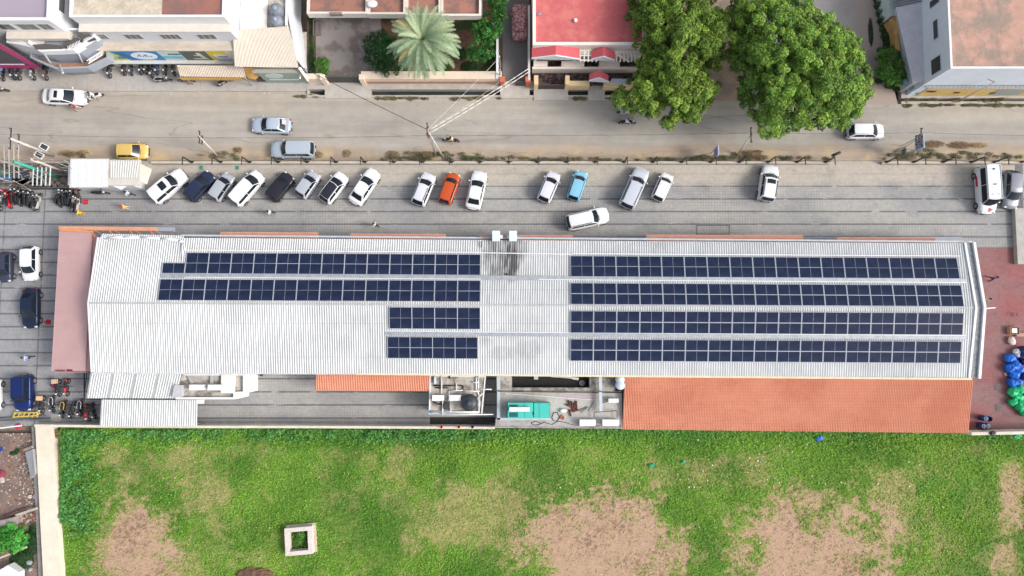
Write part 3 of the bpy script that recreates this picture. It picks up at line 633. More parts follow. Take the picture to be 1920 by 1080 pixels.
t = flat_block('pump_block', 'small flat-roofed service block crowded with pipes and black tank', [(806, 703), (911, 705), (904, 778), (804, 777)], 3.2, WHITE, CR, .12, .12)
O = t.location; z = 3.4; mb = MB(O); mb.smooth = True
for pts in ([(828, 703), (828, 738)], [(830, 750), (830, 779)], [(842, 751), (842, 733), (868, 732), (899, 734)], [(845, 766), (845, 774), (898, 774), (898, 740), (893, 730), (893, 704)], [(812, 772), (898, 772)], [(897, 704), (897, 730), (922, 730)], [(856, 732), (856, 718)], [(884, 717), (898, 717)], [(905, 737), (892, 751)], [(807, 778), (925, 777)]):
    mb.path([P(a, b, z) for a, b in pts], .06, 6)
mb.build('white_pipework', M(C(232, 232, 230), .4, 0), t)
mb = MB(O); mb.smooth = True
for pts in ([(812, 723), (868, 723), (868, 735)], [(843, 703), (843, 710)], [(816, 727), (840, 727)], [(812, 753), (822, 758), (836, 756)]): mb.path([P(a, b, z - .05) for a, b in pts], .07, 6)
mb.build('black_pipework', BLACK, t)
mb = MB(O); mb.box((P(836, 0, 3.3).x, P(0, 768, 3.3).y, 3.23), (P(848, 0, 3.3).x, P(0, 753, 3.3).y, 3.35)); mb.box((P(838, 0, 3.3).x, P(0, 765, 3.3).y, 3.36), (P(843, 0, 3.3).x, P(0, 757, 3.3).y, 3.6)); mb.build('pump', DARK, t)
mb = MB(O); mb.box((P(811, 0, 3.3).x, P(0, 774, 3.3).y, 3.23), (P(816, 0, 3.3).x, P(0, 770, 3.3).y, 3.5)); mb.build('valve_box', M((.05, .18, .4), .5, 0), t)
mb = MB(O); mb.bar(P(816, 706, 3.5), P(816, 720, 3.5), .22, .2); mb.build('duct_box', M(C(200, 216, 222), .5, .05), t)
def tank(label, px, py, z, r, h, col=(.035, .04, .05), name='water_tank'):
    c = P(px, py, z); t = thing(name, label, 'water tank', c)
    prof = [(r, 0)]; k = 6
    for i in range(k): prof += [(r, h * .75 * (i + .15) / k), (r * 1.03, h * .75 * (i + .5) / k), (r, h * .75 * (i + .85) / k)]
    prof += [(r * .96, h * .8), (r * .7, h * .92), (r * .33, h)]; mb = MB(); mb.smooth = True; mb.lathe((0, 0, 0), prof, 28); mb.build('shell', M(col, .45, .12, 3), t)
    mb = MB(); mb.smooth = True; mb.lathe((0, 0, h), [(r * .33, -.02), (r * .33, .09), (r * .26, .13), (.02, .15)], 20); mb.build('lid', M(tuple(min(.6, x * 1.6) for x in col), .5, .1), t)
    mb = MB()
    for i in range(8):
        a = i * math.pi / 4; mb.bar((r * .4 * math.cos(a), r * .4 * math.sin(a), h * 1.0), (r * .93 * math.cos(a), r * .93 * math.sin(a), h * .84), .06, .05)
    mb.build('rib', M(tuple(min(.6, x * 1.3) for x in col), .5, .1), t); return t
tank('large round black water tank on the pipe-crowded service roof', 881, 754, 3.22, .8, 1.3)
# service terrace with generator
t = flat_block('service_terrace', 'grey flat service terrace carrying the teal generator and AC units', [(932, 735), (1166, 737), (1166, 804), (929, 802)], 3.0, CONC, (lambda n: n.out(n.scale(n.mix(n.ramp(n.noise(.5, 7, .7), .4, .66), C(186, 182, 176), C(150, 146, 142)), n.ramp(n.noise(6, 5), .3, .7, .9, 1.07))))(NM('terrace_screed', .9)), .1, .1, parm=CONC)
O = t.location; mb = MB(O); mb.box((P(932, 0, 3.1).x, P(0, 735.5, 3.1).y, 2.2), (P(960, 0, 3.1).x, P(0, 705, 3.1).y, 3.02)); mb.box((P(1100, 0, 3).x, P(0, 735.5, 3).y, 2.2), (P(1146, 0, 3).x, P(0, 704, 3).y, 2.98)); mb.box((P(960.1, 0, 3).x, P(0, 735.5, 3).y, 2.2), (P(1099.9, 0, 3).x, P(0, 727, 3).y, 2.97)); mb.build('side_slab', CR, t)
mb = MB(O); mb.smooth = True
for y in (732.5, 733.8): mb.tube(P(932, y, 3.9), P(1166, y + 1, 3.9), .025)
for x in (976, 1017, 1063, 1110, 1158): mb.tube(P(x, 734, 3.0), P(x, 734, 3.9), .03)
mb.tube(P(930, 803, 3.7), P(1165, 804, 3.7), .025)
for x in (972, 1016, 1063, 1113): mb.tube(P(x, 803, 3.0), P(x, 803, 3.7), .035)
mb.build('railing', DARK, t)
DUCT = M(C(196, 208, 216), .4, .08, 3, metal=.25, key='duct_metal')
simple('air_duct', 'long pale metal duct running down and along the generator', 'duct', lambda mb: (mb.bar(P(935, 705, 3.6), P(935, 787, 3.6), .3, .3), mb.bar(P(932, 785.5, 3.6), P(1032, 785, 3.6), .24, .3)), DUCT, o=P(935, 745, 3.1))
simple('air_duct', 'short pale metal duct crossing the terrace by the right AC units', 'duct', lambda mb: (mb.bar(P(1125.5, 705, 3.6), P(1126.5, 771, 3.6), .3, .25)), DUCT, o=P(1126, 740, 3.1))
# generator
g = thing('generator', 'teal diesel generator enclosure with white silencer on the terrace', 'generator', P(991, 770.5, 3.02)); GO = g.location.copy()
TEAL = M(C(72, 190, 176), .45, .06, 1.2, key='teal_paint')
def gbox(nm, x0, y0, x1, y1, z0, z1, m_): q = MB(GO); a, b = P(x0, y1, z1), P(x1, y0, z1); q.box((a.x, a.y, z0), (b.x, b.y, z1)); return q.build(nm, m_, g)
gbox('engine_housing', 952, 755.5, 1000, 784.5, 3.1, 4.5, TEAL); gbox('end_housing', 1001.5, 756, 1030.5, 784, 3.1, 4.4, TEAL); gbox('base_frame', 951, 754.5, 1031, 785.5, 3.03, 3.12, DARK)
gbox('air_grille', 955, 759, 971, 763, 4.5, 4.53, M(C(30, 90, 90), .6, 0)); gbox('air_grille', 955, 773.5, 971, 782, 4.5, 4.53, M(C(30, 90, 90), .6, 0)); gbox('silencer', 955, 763.6, 993, 771.8, 4.56, 4.95, WHITE); gbox('silencer_band', 971, 763.4, 971.6, 772, 4.55, 4.97, M(C(200, 200, 200), .5, 0))
for x in (983.5, 1011): gbox('panel_seam', x, 756, x + .6, 784, 4.39 if x > 1000 else 4.49, 4.42 if x > 1000 else 4.52, M(C(50, 150, 140), .5, 0))
gbox('door_latch', 999, 772, 1000.2, 778, 4.5, 4.54, DARK)
def ac(label, px, py, z, w_=1.0, d=.42, h=.75, rz=0.0, fan=True):
    t = thing('ac_unit', label, 'air conditioner', P(px, py, z), rz, 'white outdoor AC units behind the hall')
    mb = MB(); mb.box((-w_ / 2, -d / 2, .08), (w_ / 2, d / 2, h)); mb.build('casing', M(C(232, 234, 234), .45, .05, 2), t)
    mb = MB(); mb.smooth = True; mb.tube((-w_ * .12, -d / 2 - .02, h * .55), (-w_ * .12, -d / 2 - .002, h * .55), h * .32, 18); mb.build('fan_grille', M((.1, .1, .1), .6, 0), t)
    mb = MB(); mb.box((-w_ * .4, -d / 2, 0), (-w_ * .3, d / 2, .08)); mb.box((w_ * .3, -d / 2, 0), (w_ * .4, d / 2, .08)); mb.build('feet', DARK, t); return t
ac('wide white AC unit, left one on the white-parapet kitchen block', 374, 725.5, 3.25, 1.38, .55); ac('wide white AC unit, right one on the white-parapet kitchen block', 409.5, 725.5, 3.25, 1.5, .55)
ac('white AC unit on the pipe-crowded roof, farther from the black tank', 822.5, 745, 3.25, 1.15, .56); ac('white AC unit on the pipe-crowded roof touching the black tank', 854.5, 745, 3.25, 1.15, .56)
ac('long white AC unit at terrace edge, nearer the coiled hose', 1100.5, 791, 3.05, 1.6, .62); ac('long white AC unit at terrace edge, nearest the terracotta roof', 1143, 791, 3.05, 1.6, .62); ac('small white AC unit high on the terrace by terracotta roof', 1148.5, 750, 3.05, 1.0, .4)
ac('small white box unit on the wall by the parking shed', 378.5, 752.5, 1.9, .6, .4, .5)
# junk on the terrace
simple('hose', 'thin dark hose lying in loops on the terrace floor', 'hose', lambda mb: (mb.__setattr__('smooth', True), mb.path([P(a, b, 3.06) for a, b in [(996, 793), (1000, 797), (1008, 797), (1020, 792), (1035, 796), (1045, 791), (1049, 782), (1045, 773), (1038, 774), (1035, 783), (1038, 789), (1048, 790), (1060, 792), (1075, 797), (1100, 798), (1165, 799)]], .03, 5), mb.path([P(a, b, 3.06) for a, b in [(996, 793), (1004, 790), (1018, 794)]], .03, 5)), DARK, o=P(1040, 785, 3.03))
RUST = M((.12, .045, .03), .85, .3, 5, key='rust')
for i, (x, y, l, a, lb) in enumerate([(1068, 757, .75, 1.9, 'rusty pipe stub leftmost in the scrap heap on the terrace'), (1073, 761, .95, 1.75, 'long rusty pipe second from left in the scrap heap'), (1077, 764, .9, 1.5, 'rusty pipe in the middle of the terrace scrap heap'), (1081, 760, .9, 1.65, 'rusty pipe right of centre in the scrap heap'), (1079, 770, .7, .2, 'reddish pipe lying crosswise below the scrap heap'), (1069, 774, .7, 1.8, 'dark rusty pipe lying apart, nearest the white canister'), (1065, 760, .5, 2.7, 'short rusty pipe stub pointing to the generator')]):
    simple('scrap_pipe', lb, 'pipe', lambda mb: (mb.__setattr__('smooth', True), mb.tube(P(x, y, 3.14) - Vector((math.cos(a), math.sin(a), 0)) * l / 2, P(x, y, 3.16) + Vector((math.cos(a), math.sin(a), 0)) * l / 2, .085, 8)), RUST, o=P(x, y, 3.03), group='rusty pipes heaped on the terrace')
simple('canister', 'white canister with dark cap lying beside the hose loop', 'canister', lambda mb: (mb.sq(P(1056, 770, 3.2), (.32, .2, .18), .6), mb.box(P(1062, 770, 3.15), P(1064, 768, 3.3))), M(C(225, 226, 224), .5, .1), o=P(1056, 770, 3.03))
simple('red_bricks', 'few red bricks scattered below the hose loop', 'bricks', lambda mb: [mb.sq(P(1053 + random.Random(i).uniform(-3, 4), 783 + random.Random(i + 9).uniform(-4, 3), 3.1), (.12, .07, .05), .3, 8, 4, i) for i in range(7)], M((.35, .1, .08), .9, .2), o=P(1053, 783, 3.03))
simple('floor_mat', 'faded pink strip of flooring on the service terrace', 'mat', lambda mb: mb.prism(PL([(1054, 740), (1121, 741), (1121, 747), (1053, 746)], 3.045), 3.025), M(C(190, 168, 172), .9, .1), o=P(1088, 743, 3.02))
simple('white_beam', 'thin white beam laid diagonally across the service terrace', 'beam', lambda mb: (mb.bar(P(947, 738, 3.1), P(1053, 745, 3.1), .07, .07), mb.bar(P(1053, 745.4, 3.1), P(1114, 750, 3.1), .07, .07)), M(C(220, 220, 218), .6, .1), o=P(1000, 741, 3.03))
simple('steel_rods', 'bundle of thin grey steel rods leaning beside the duct', 'rods', lambda mb: [mb.tube(P(*a, 3.08 + .02 * i), P(*b, 3.08 + .02 * i), .03, 5) for i, (a, b) in enumerate([((1114, 752), (1103, 771)), ((1086, 769), (1102, 762)), ((1090, 774), (1101, 765)), ((1088, 771), (1104, 763))])], M(C(110, 110, 112), .6, .2), o=P(1100, 765, 3.03))
simple('equipment_stand', 'black angle-iron stand standing between the AC units and duct', 'stand', lambda mb: (mb.bar(P(1114, 773, 3.4), P(1157, 770, 3.4), .07, .07), mb.bar(P(1157, 770, 3.4), P(1157, 783, 3.4), .07, .07), mb.bar(P(1114, 773, 3.4), P(1114, 784, 3.4), .07, .07), mb.path([P(1127, 753, 3.2), P(1133, 755, 3.2), P(1139, 752, 3.2)], .04)), DARK, o=P(1135, 776, 3.03))
for i, (y, lb) in enumerate([(710, 'upper white round roof vent beside the terracotta annexe'), (721, 'lower white round roof vent beside the terracotta annexe')]):
    t = thing('roof_vent', lb, 'vent', P(1160.5, y, 3.0), 0, 'white turbine vents'); mb = MB(); mb.smooth = True; mb.lathe((0, 0, 0), [(.25, 0), (.25, .5), (.48, .55), (.5, .8), (.4, 1.0), (.15, 1.08), (.02, 1.1)], 20); mb.build('cowl', M(C(205, 216, 222), .4, .08), t)
    mb = MB(); [mb.bar((.49 * math.cos(a), .49 * math.sin(a), .62), (.16 * math.cos(a), .16 * math.sin(a), 1.09), .02, .03) for a in [k * math.pi / 6 for k in range(12)]]; mb.build('vane', M(C(180, 192, 200), .5, 0), t)
# gap between the hall and the terrace, its shade painted as a black block
simple('painted_shade_strip', 'black strip put in for the shade between hall and service terrace', 'painted shade', lambda mb: mb.prism(PL([(957, 704), (1100, 706), (1100, 727.5), (957, 726.5)], 2.0), 0), M((.012, .012, .012), .6, .3, 2), o=P(1020, 715, 0))
simple('white_crate', 'small white and blue crate at the left end of black strip', 'crate', lambda mb: (mb.box(P(1001, 711, 2.02), P(1009, 705, 2.5))), M(C(190, 208, 220), .6, .1), o=P(1005, 708, 2.0))
simple('bowl', 'grey bowl lying at the right end of the black strip', 'bowl', lambda mb: (mb.__setattr__('smooth', True), mb.lathe(P(1091, 718, 2.02), [(.1, 0), (.3, .15), (.28, .16), (.08, .04)], 18)), M(C(150, 150, 148), .5, .1), o=P(1091, 718, 2.0))
simple('white_sheet', 'crumpled white sheet lying along the upper edge of black strip', 'sheet', lambda mb: mb.prism([P(1033, 705, 2.1), P(1058, 705, 2.2), P(1086, 708, 2.1), P(1084, 713, 2.1), P(1070, 710, 2.25), P(1050, 708, 2.1), P(1033, 707, 2.2)], 2.02), WHITE, o=P(1060, 707, 2.0))
simple('dark_bay_floor', 'floor of the narrow gap left of the terrace, coloured black for shade', 'floor', lambda mb: mb.prism(PL([(806, 782), (928, 782), (928, 797), (806, 797)], .07), .02), M((.035, .035, .035), .7, .3, 2), o=P(870, 790, 0))  # near-black colour carries the shade of the deep gap
simple('green_pot', 'green plastic sheet half under the hall eave by kitchen block', 'sheet', lambda mb: mb.sq(P(469, 701, .5), (.4, .25, .2), .8, amp=.2), M((.02, .35, .25), .5, .1), o=P(469, 701, .05))
simple('blue_bucket', 'dark blue bucket under the hall eave in the alley', 'bucket', lambda mb: mb.lathe(P(492, 701.5, .05), [(.15, 0), (.2, .4), (.17, .4), (.1, .1)], 14), M((.01, .04, .2), .5, .1), o=P(492, 701, .05))
simple('manhole_cover', 'square concrete cover in the alley beside the kitchen block', 'manhole cover', lambda mb: mb.prism(PL([(472, 713), (481, 713), (481, 722), (472, 722)], .075), .03), CONC, o=P(476, 717, 0))
# the boundary wall to the field
BW = M(C(216, 208, 192), .85, .12, 1, key='wall_cap')
def bwall(name, lb, pts, z, th_=.25, m_=BW, z0=-.1):
    def f(mb):
        for a, b in zip(pts[:-1], pts[1:]):
            A, B = P(*a, z), P(*b, z); mb.bar(A - Vector((0, 0, (z - z0) / 2)), B - Vector((0, 0, (z - z0) / 2)), th_, z - z0)
    return simple(name, lb, 'wall', f, m_, o=P(*pts[0]))
bwall('boundary_wall', 'long cream-topped boundary wall between paved alley and field', [(64, 798), (188, 799.5), (370, 800.5), (560, 800.5), (928, 802.5)], 1.9)
bwall('boundary_wall', 'short pale boundary wall between red paving and field, lower right', [(1822, 813.5), (1920, 811.5), (2100, 812)], 1.9, .3)
simple('wall_gap', 'broken black gap piece atop the short right boundary wall', 'wall fragment', lambda mb: mb.sq(P(1861, 812.5, 1.95), (.3, .22, .15), .8, amp=.3), BLACK, o=P(1861, 812.5, 1.8))
for (x, c_, lb) in [(828, RED, 'red pot standing on the boundary wall, left one of two'), (860.5, RED, 'red pot standing on the boundary wall, right one of two'), (886, M((.03, .06, .15), .5, .1), 'dark blue pot standing on the boundary wall near the terrace')]:
    simple('pot', lb, 'pot', lambda mb: (mb.__setattr__('smooth', True), mb.lathe(P(x, 799.5, 1.92), [(.1, 0), (.17, .35), (.13, .35), (.08, .08)], 14)), c_, o=P(x, 799.5, 1.9))
# concrete path wall on the left of the field
CP = M(C(222, 212, 194), .85, .1, .8, key='cream_screed')
simple('path_wall', 'broad cream concrete strip running down the left of the field', 'concrete strip', lambda mb: mb.prism([P(66, 800, .7), P(95, 800, .7), P(119, 1140, .7), P(84, 1140, .7)], -.5), CP, o=P(90, 900))
simple('ledge', 'grey rough ledge along the left side of the cream strip', 'ledge', lambda mb: mb.prism([P(59, 800, .3), P(67, 800, .3), P(85, 1140, .3), P(75, 1140, .3)], -.5), DKCONC, o=P(70, 900))
# manholes of the red paving
for (x, y, lb) in [(1871, 725, 'upper square grey cover in the red paving'), (1873, 764, 'lower square grey cover in the red paving')]:
    simple('manhole_cover', lb, 'manhole cover', lambda mb: (mb.box(P(x - 7, y + 7, .055), P(x + 7, y - 7, .075)), mb.box(P(x - 5, y + 5, .075), P(x + 5, y - 5, .09))), M(C(118, 104, 104), .9, .25, 4), o=P(x, y))
simple('manhole_cover', 'rectangular steel hatch in the paving above the long hall', 'hatch', lambda mb: mb.ring([tuple(P(a, b).xy) for a, b in [(1305, 422), (1368, 422), (1368, 440), (1305, 440)]], .1, .055, .075), M(C(100, 102, 106), .7, .2), o=P(1336, 431))
for (x, lb) in [(377, 'left green painted square mark on the paving edge'), (444.5, 'right green painted square mark on the paving edge')]:
    simple('painted_mark', lb, 'painted mark', lambda mb: mb.prism(PL([(x - 3.5, 311), (x + 3.5, 311), (x + 3.5, 318), (x - 3.5, 318)], .058), .04), M(C(70, 134, 110), .8, .15, 6), o=P(x, 314))
# ---------------------------------------------------------------- roadside fence
def fence(label, x0, x1, xs, y0=304.0, y1=304.0):
    t = thing('roadside_fence', label, 'fence', P((x0 + x1) / 2, y0)); O = t.location.copy()
    mb = MB(O); mb.box((P(x0, y0, .5).x, YW(306.3, .5), 0), (P(x1, y0, .5).x, YW(302.3, .5), .5)); mb.build('base_wall', M(C(196, 186, 172), .85, .12, 1.5), t)
    mb = MB(O); mb.box((P(x0, y0, .5).x, YW(306.3, .5) - .06, 0), (P(x1, y0, .5).x, YW(306.3, .5), .12)); mb.build('footing', DKCONC, t)
    IR = M((.035, .032, .032), .6, .2, 4, key='dark_iron')
    for x in xs:
        mb = MB(O); b = P(x, 303.8, .5); tp = Vector((b.x, b.y, 2.6)); mb.bar(b, tp, .1, .1); arm = tp + Vector((0, -.85, .05)); mb.bar(tp, arm, .08, .08)
        mb.sq(b + Vector((0, 0, .06)), (.2, .14, .09), .6, 8, 4); mb.tube(b + Vector((0, -.05, 0)), b + Vector((.38, .0, .35)), .035, 5); mb.tube(b, b + Vector((-.38, .0, .3)), .035, 5)
        mb.build('post', IR, t)
    mb = MB(O)
    for z in (.9, 1.5, 2.1): mb.tube(P(xs[0], 303.8, 0) + Vector((0, 0, z)), P(xs[-1], 303.8, 0) + Vector((0, 0, z)), .009, 4)
    mb.build('wire', IR, t); return t
xs1 = [360 + 54.0 * i for i in range(23)]
fence('long low cream roadside fence with dark overhanging iron posts', 283, 1557, [x for x in xs1 if x < 1560])
fence('short roadside fence with overhanging posts right of the car park gate', 1655, 1925, [1662, 1713, 1768, 1821, 1864, 1915])
simple('floodlight', 'black floodlight on the last fence post beside the gate opening', 'floodlight', lambda mb: (mb.box(P(1559, 294, 2.3), P(1566, 288, 2.7)), mb.sq(P(1570, 288, 2.7), (.4, .16, .16), .5, rz=.4), mb.tube(P(1557, 303, .5), P(1557, 303, 2.5), .05)), BLACK, o=P(1557, 303))
# verge weeds
def shrub_cloud(name, label, cat, spots, cols, size=.06, n=900, hgt=.5, o=None, kind=None, seed=1, group=None, flat=False):
    rs = np.random.RandomState(seed); pos = []; nr_ = []; cc = []; sz = []
    for (px, py, rx, ry, h) in spots:
        c = P(px, py, h * .5); k = int(n * rx * ry / 100) + 30; u = rs.normal(size=(k, 3)); u /= np.linalg.norm(u, axis=1, keepdims=True); r = rs.rand(k, 1) ** .4
        u[:, 2] = np.abs(u[:, 2]) * .9 - .1; p = np.array([c.x, c.y, .05]) + u * r * np.array([rx / 17.6, ry / 17.6, h]); p *= 1
        pos.append(p); nr_.append(u + rs.normal(0, .5, (k, 3)) + np.array([0, 0, .5])); t = rs.rand(k, 1); a = np.array(cols[rs.randint(len(cols))]); b = np.array(cols[rs.randint(len(cols))]); cc.append((a * t + b * (1 - t)) * (.7 + .6 * rs.rand(k, 1))); sz.append(size * (.6 + .8 * rs.rand(k)))
    pos = np.concatenate(pos); O = o or (0, 0, 0)
    ob = leaf_mesh(name, pos, np.concatenate(nr_), np.concatenate(sz), np.concatenate(cc), aspect=.5, seed=seed, o=O); ob.location = O
    return tag(ob, label, cat, group, kind)
q = random.Random(21); G1 = [C(112, 118, 82), C(92, 100, 68), C(150, 138, 104), C(128, 114, 90)]; TAN = [C(196, 168, 122), C(176, 150, 110), C(150, 134, 96)]
def strip(x0, x1, y0, y1, dn, h=.35):
    s = []; x = x0
    while x < x1: (s.append if q.random() < .62 else (lambda _: None))((x, q.uniform(y0, y1), q.uniform(5, 13), q.uniform(2.5, 6), h * q.uniform(.5, 1.3))); x += q.uniform(4, dn)
    return s
shrub_cloud('verge_weeds', 'dusty green weeds tangled along the foot of the roadside fence', 'weeds', strip(720, 1000, 295, 300, 9) + strip(1000, 1330, 297, 300.5, 12) + strip(1310, 1560, 293, 300, 9) + strip(1665, 1920, 284, 300, 8) + strip(375, 450, 286, 299, 9, .6) + strip(110, 170, 283, 297, 9) + strip(1300, 1440, 284, 298, 6, .6) + strip(760, 900, 284, 298, 7, .6) + strip(1655, 1770, 278, 298, 6, .7), G1 + [C(84, 112, 60)], .05, 260, kind='stuff', seed=3)
shrub_cloud('dry_grass', 'straw-coloured dry grass tufts on the sandy road verge', 'dry grass', [(735, 290, 16, 9, .35), (800, 290, 22, 8, .5), (650, 288, 10, 8, .2), (555 + 40, 290, 12, 7, .2), (445, 281, 10, 7, .25), (125, 287, 20, 6, .3), (155, 286, 14, 5, .3), (1410, 288, 22, 8, .6), (1425, 294, 18, 6, .5), (1750, 270, 24, 8, .25), (1800, 272, 26, 8, .25), (1835, 272, 20, 6, .2), (960, 294, 10, 4, .3), (980, 296, 10, 4, .3), (560, 292, 10, 4, .2), (1700, 295, 22, 6, .4)], TAN + [C(150, 122, 90)], .05, 420, kind='stuff', seed=4)
shrub_cloud('road_edge_weeds', 'sparse weeds growing along the upper kerb of the road', 'weeds', strip(700, 940, 182.5, 185, 14, .15) + strip(1700, 1920, 196, 198, 13, .15) + strip(1068, 1100, 183, 185, 8, .3) + strip(560, 608, 179, 183, 12, .1) + strip(1700, 1900, 186, 189.5, 16, .3), [C(112, 112, 72), C(90, 100, 60), C(140, 128, 90)], .05, 500, kind='stuff', seed=5)

# ---------------------------------------------------------------- poles and cables
POLE = M(C(200, 194, 184), .8, .12, 2, key='cement_pole'); INS = M((.16, .05, .045), .4, 0, key='insulator')
def pole(label, px, py, h, arms=((.85, 1.2),), r=.13, double=False, lean=(0, 0), name='utility_pole'):
    t = thing(name, label, 'utility pole', P(px, py)); top = Vector((lean[0], lean[1], h))
    mb = MB(); mb.smooth = True; mb.tube((0, 0, 0), top, r, 10, r * .65)
    mb.build('shaft', POLE, t)
    if double: mb = MB(); mb.smooth = True; mb.tube((.75, -.2, 0), top * .96, r * .8, 8, r * .6); mb.build('stay', POLE, t)
    for (f, w_) in arms:
        c = top * f; mb = MB(); mb.bar(c + Vector((0, -w_ / 2, .1)), c + Vector((0, w_ / 2, .1)), .09, .09); mb.build('crossarm', DARK, t)
        for s in (-1, 0, 1):
            mb = MB(); mb.smooth = True; mb.lathe(c + Vector((.0, s * w_ * .45, .14)), [(.04, 0), (.09, .05), (.05, .1), (.09, .15), (.03, .24)], 8); mb.build('insulator', INS, t)
    return t
pole('tall white lamp post with two framed boxes beside the left corner', 101, 292, 6.5, ((.8, 1.6), (.97, 2.2)), .17)
pl = thing('notice_frame', 'pair of white-framed dark boxes fixed on the tall left pole', 'boards', P(79, 282.5, 2.0)); 
for dy in (.45, -.55):
    mb = MB(); mb.ring([(-.45, dy - .3), (.45, dy - .3), (.45, dy + .3), (-.45, dy + .3)], .07, 0, .1); mb.build('frame', WHITE, pl); mb = MB(); mb.box((-.38, dy - .23, .0), (.38, dy + .23, .05)); mb.build('panel', DARK, pl)
pl.rotation_euler = (0, .1, -.5)
pole('short cement pole with side lamp bracket rising from weeds', 409, 294, 4.7, ((.93, 1.3), (.8, .9)), .13, lean=(0, .9))
pole('double-legged cable pole in the middle of the roadside verge', 817, 290, 7.6, ((.98, 1.2), (.88, 1.0), (.78, .7)), .12, True, lean=(0, .5))
pole('thin grey pole leaning over the verge below the large trees', 1383, 291, 4.3, ((.96, 1.6),), .1, lean=(0, 1.0))
pole('dark pole crowded with brackets right of the blue boards', 1668, 293, 6.0, ((.95, 1.9), (.8, 1.0), (.88, .8)), .08, lean=(0, .4))
pole('slim pole standing by the garden wall near the driveway', 938, 150, 6.5, ((.9, 1.4), (.75, 1.0), (.6, .7)), .1)
pole('thin dark pole before the yellow shop strip', 1800, 188, 5.5, (), .07)
CBL = M((.08, .08, .08), .6, 0, key='cable'); CBW = M(C(215, 210, 200), .6, 0, key='pale_cable')
ptop = P(817, 290) + Vector((0, .5, 7.4))
def cable(label, a, b, sag, r, m_, n_=14):
    def f(mb):
        mb.smooth = True; pts = [a.lerp(b, i / n_) - Vector((0, 0, sag * 4 * (i / n_) * (1 - i / n_))) for i in range(n_ + 1)]; mb.path(pts, r, 5)
    return simple('overhead_cable', label, 'cable', f, m_, o=a.lerp(b, .5))
cable('single dark cable from the double pole towards the cream canopy', ptop, P(562, 124, 6.0), .3, .035, CBL)
cable('thick white cable from the double pole, upper of the pair', ptop + Vector((.3, 0, .1)), P(992, 128, 5.2), .25, .045, CBW)
cable('thick white cable from the double pole, lower of the pair', ptop + Vector((.3, -.3, 0)), P(994, 133, 5.0), .3, .045, CBW)
cable('thin pale cable from double pole to the garden wall pole', ptop, P(938, 150, 0) + Vector((0, 0, 6)), .2, .02, CBW)
cable('second thin pale cable sagging towards the garden wall pole', ptop, P(936, 154, 4.5), .5, .018, CBW)
a0 = P(-40, 250, 7.8); a1 = P(409, 294) + Vector((0, .8, 4.5)); a2 = ptop + Vector((0, -.4, -.6)); a3 = P(1383, 291) + Vector((0, 1.2, 4.2)); a4 = P(1668, 293) + Vector((0, .9, 5.7)); a5 = P(2100, 255, 7)
for i, (a, b, lb) in enumerate([(a0, a1, 'leftmost span of thin cable along the road verge'), (a1, a2, 'thin cable span between bracket pole and double pole'), (a2, a3, 'thin cable span from the double pole to thin grey pole'), (a3, a4, 'thin cable span passing the gate opening'), (a4, a5, 'rightmost span of thin cable along the road verge')]): cable(lb, a, b, .35, .016, CBL)
cable('thin black cable drooping over the yellow shop strip', P(1800, 188) + Vector((0, 0, 5.4)), P(1845, 140, 4.4), .2, .03, CBL, 6)

# transformer yard at the left
tr = thing('transformer_station', 'cluttered pole-mounted electrical station with teal pole and white bars', 'electrical station', P(60, 335)); O = tr.location.copy()
def tb(nm, segs, r, m_, z=None):
    mb = MB(O); mb.smooth = True
    for (a, az, b, bz) in segs: mb.tube(P(*a, 0) + Vector((0, 0, az)), P(*b, 0) + Vector((0, 0, bz)), r, 8)
    return mb.build(nm, m_, tr)
GRN = M(C(60, 160, 140), .6, .1, 2)
tb('teal_pole', [((112, 333), 0, (112, 333), 6.8)], .16, GRN); tb('cement_pole', [((121, 322), 0, (121, 322), 5.2)], .13, POLE); tb('cement_pole', [((58, 320), 0, (58, 320), 7)], .1, POLE); tb('cement_pole', [((35, 345), 0, (35, 345), 6.5)], .1, POLE)
for i in range(5):
    x = 62 + i * 8; mb = MB(O); b = P(x, 330, 4.2); mb.bar(b + Vector((0, .9, 0)), b + Vector((0, -1.0, 0)), .09, .08); mb.build('crossarm', M(C(205, 208, 208), .5, .1), tr)
for i in range(4):
    mb = MB(O); b = P(6 + i * 9, 300, 5.6); mb.bar(b + Vector((0, 1.6, 0)), b + Vector((0, -1.8, -.3)), .07, .07); mb.build('crossarm', M(C(180, 180, 176), .5, .1), tr)
mb = MB(O); mb.smooth = True
for i in range(10): mb.lathe(P(8 + i * 10, 300 + (i % 3) * 12, 5.0 - (i % 2)), [(.05, 0), (.12, .06), (.06, .12), (.12, .18), (.05, .3)], 8)
mb.build('insulators', M((.32, .12, .1), .4, 0), tr)
mb = MB(O); mb.box(P(34, 340, .3), P(66, 322, 1.9)); [mb.box(P(34 + i * 4, 344, .5), P(35 + i * 4, 340.5, 1.7)) for i in range(9)]; mb.build('transformer_tank', M(C(70, 76, 84), .6, .2, 3), tr)
mb = MB(O); mb.box(P(0, 335, .1), P(24, 318, 1.5)); mb.build('switch_cabinet', M(C(108, 124, 108), .7, .2, 2), tr)
mb = MB(O); mb.box(P(2, 338, 2.2), P(20, 331, 2.35)); mb.build('canopy', M(C(70, 116, 160), .6, .1, 2), tr)
mb = MB(O); mb.smooth = True
qq = random.Random(8)
for i in range(26):
    a = P(qq.uniform(-5, 120), qq.uniform(290, 340), qq.uniform(2, 6)); b = a + Vector((qq.uniform(-2.5, 2.5), qq.uniform(-1, 1), qq.uniform(-2, .5))); mid = a.lerp(b, .5) - Vector((0, 0, .5)); mb.path([a, mid, b], .025, 4); mb.build('loose_wire', M(C(196, 192, 184), .6, .1), tr); mb = MB(O); mb.smooth = True
mb = MB(O)
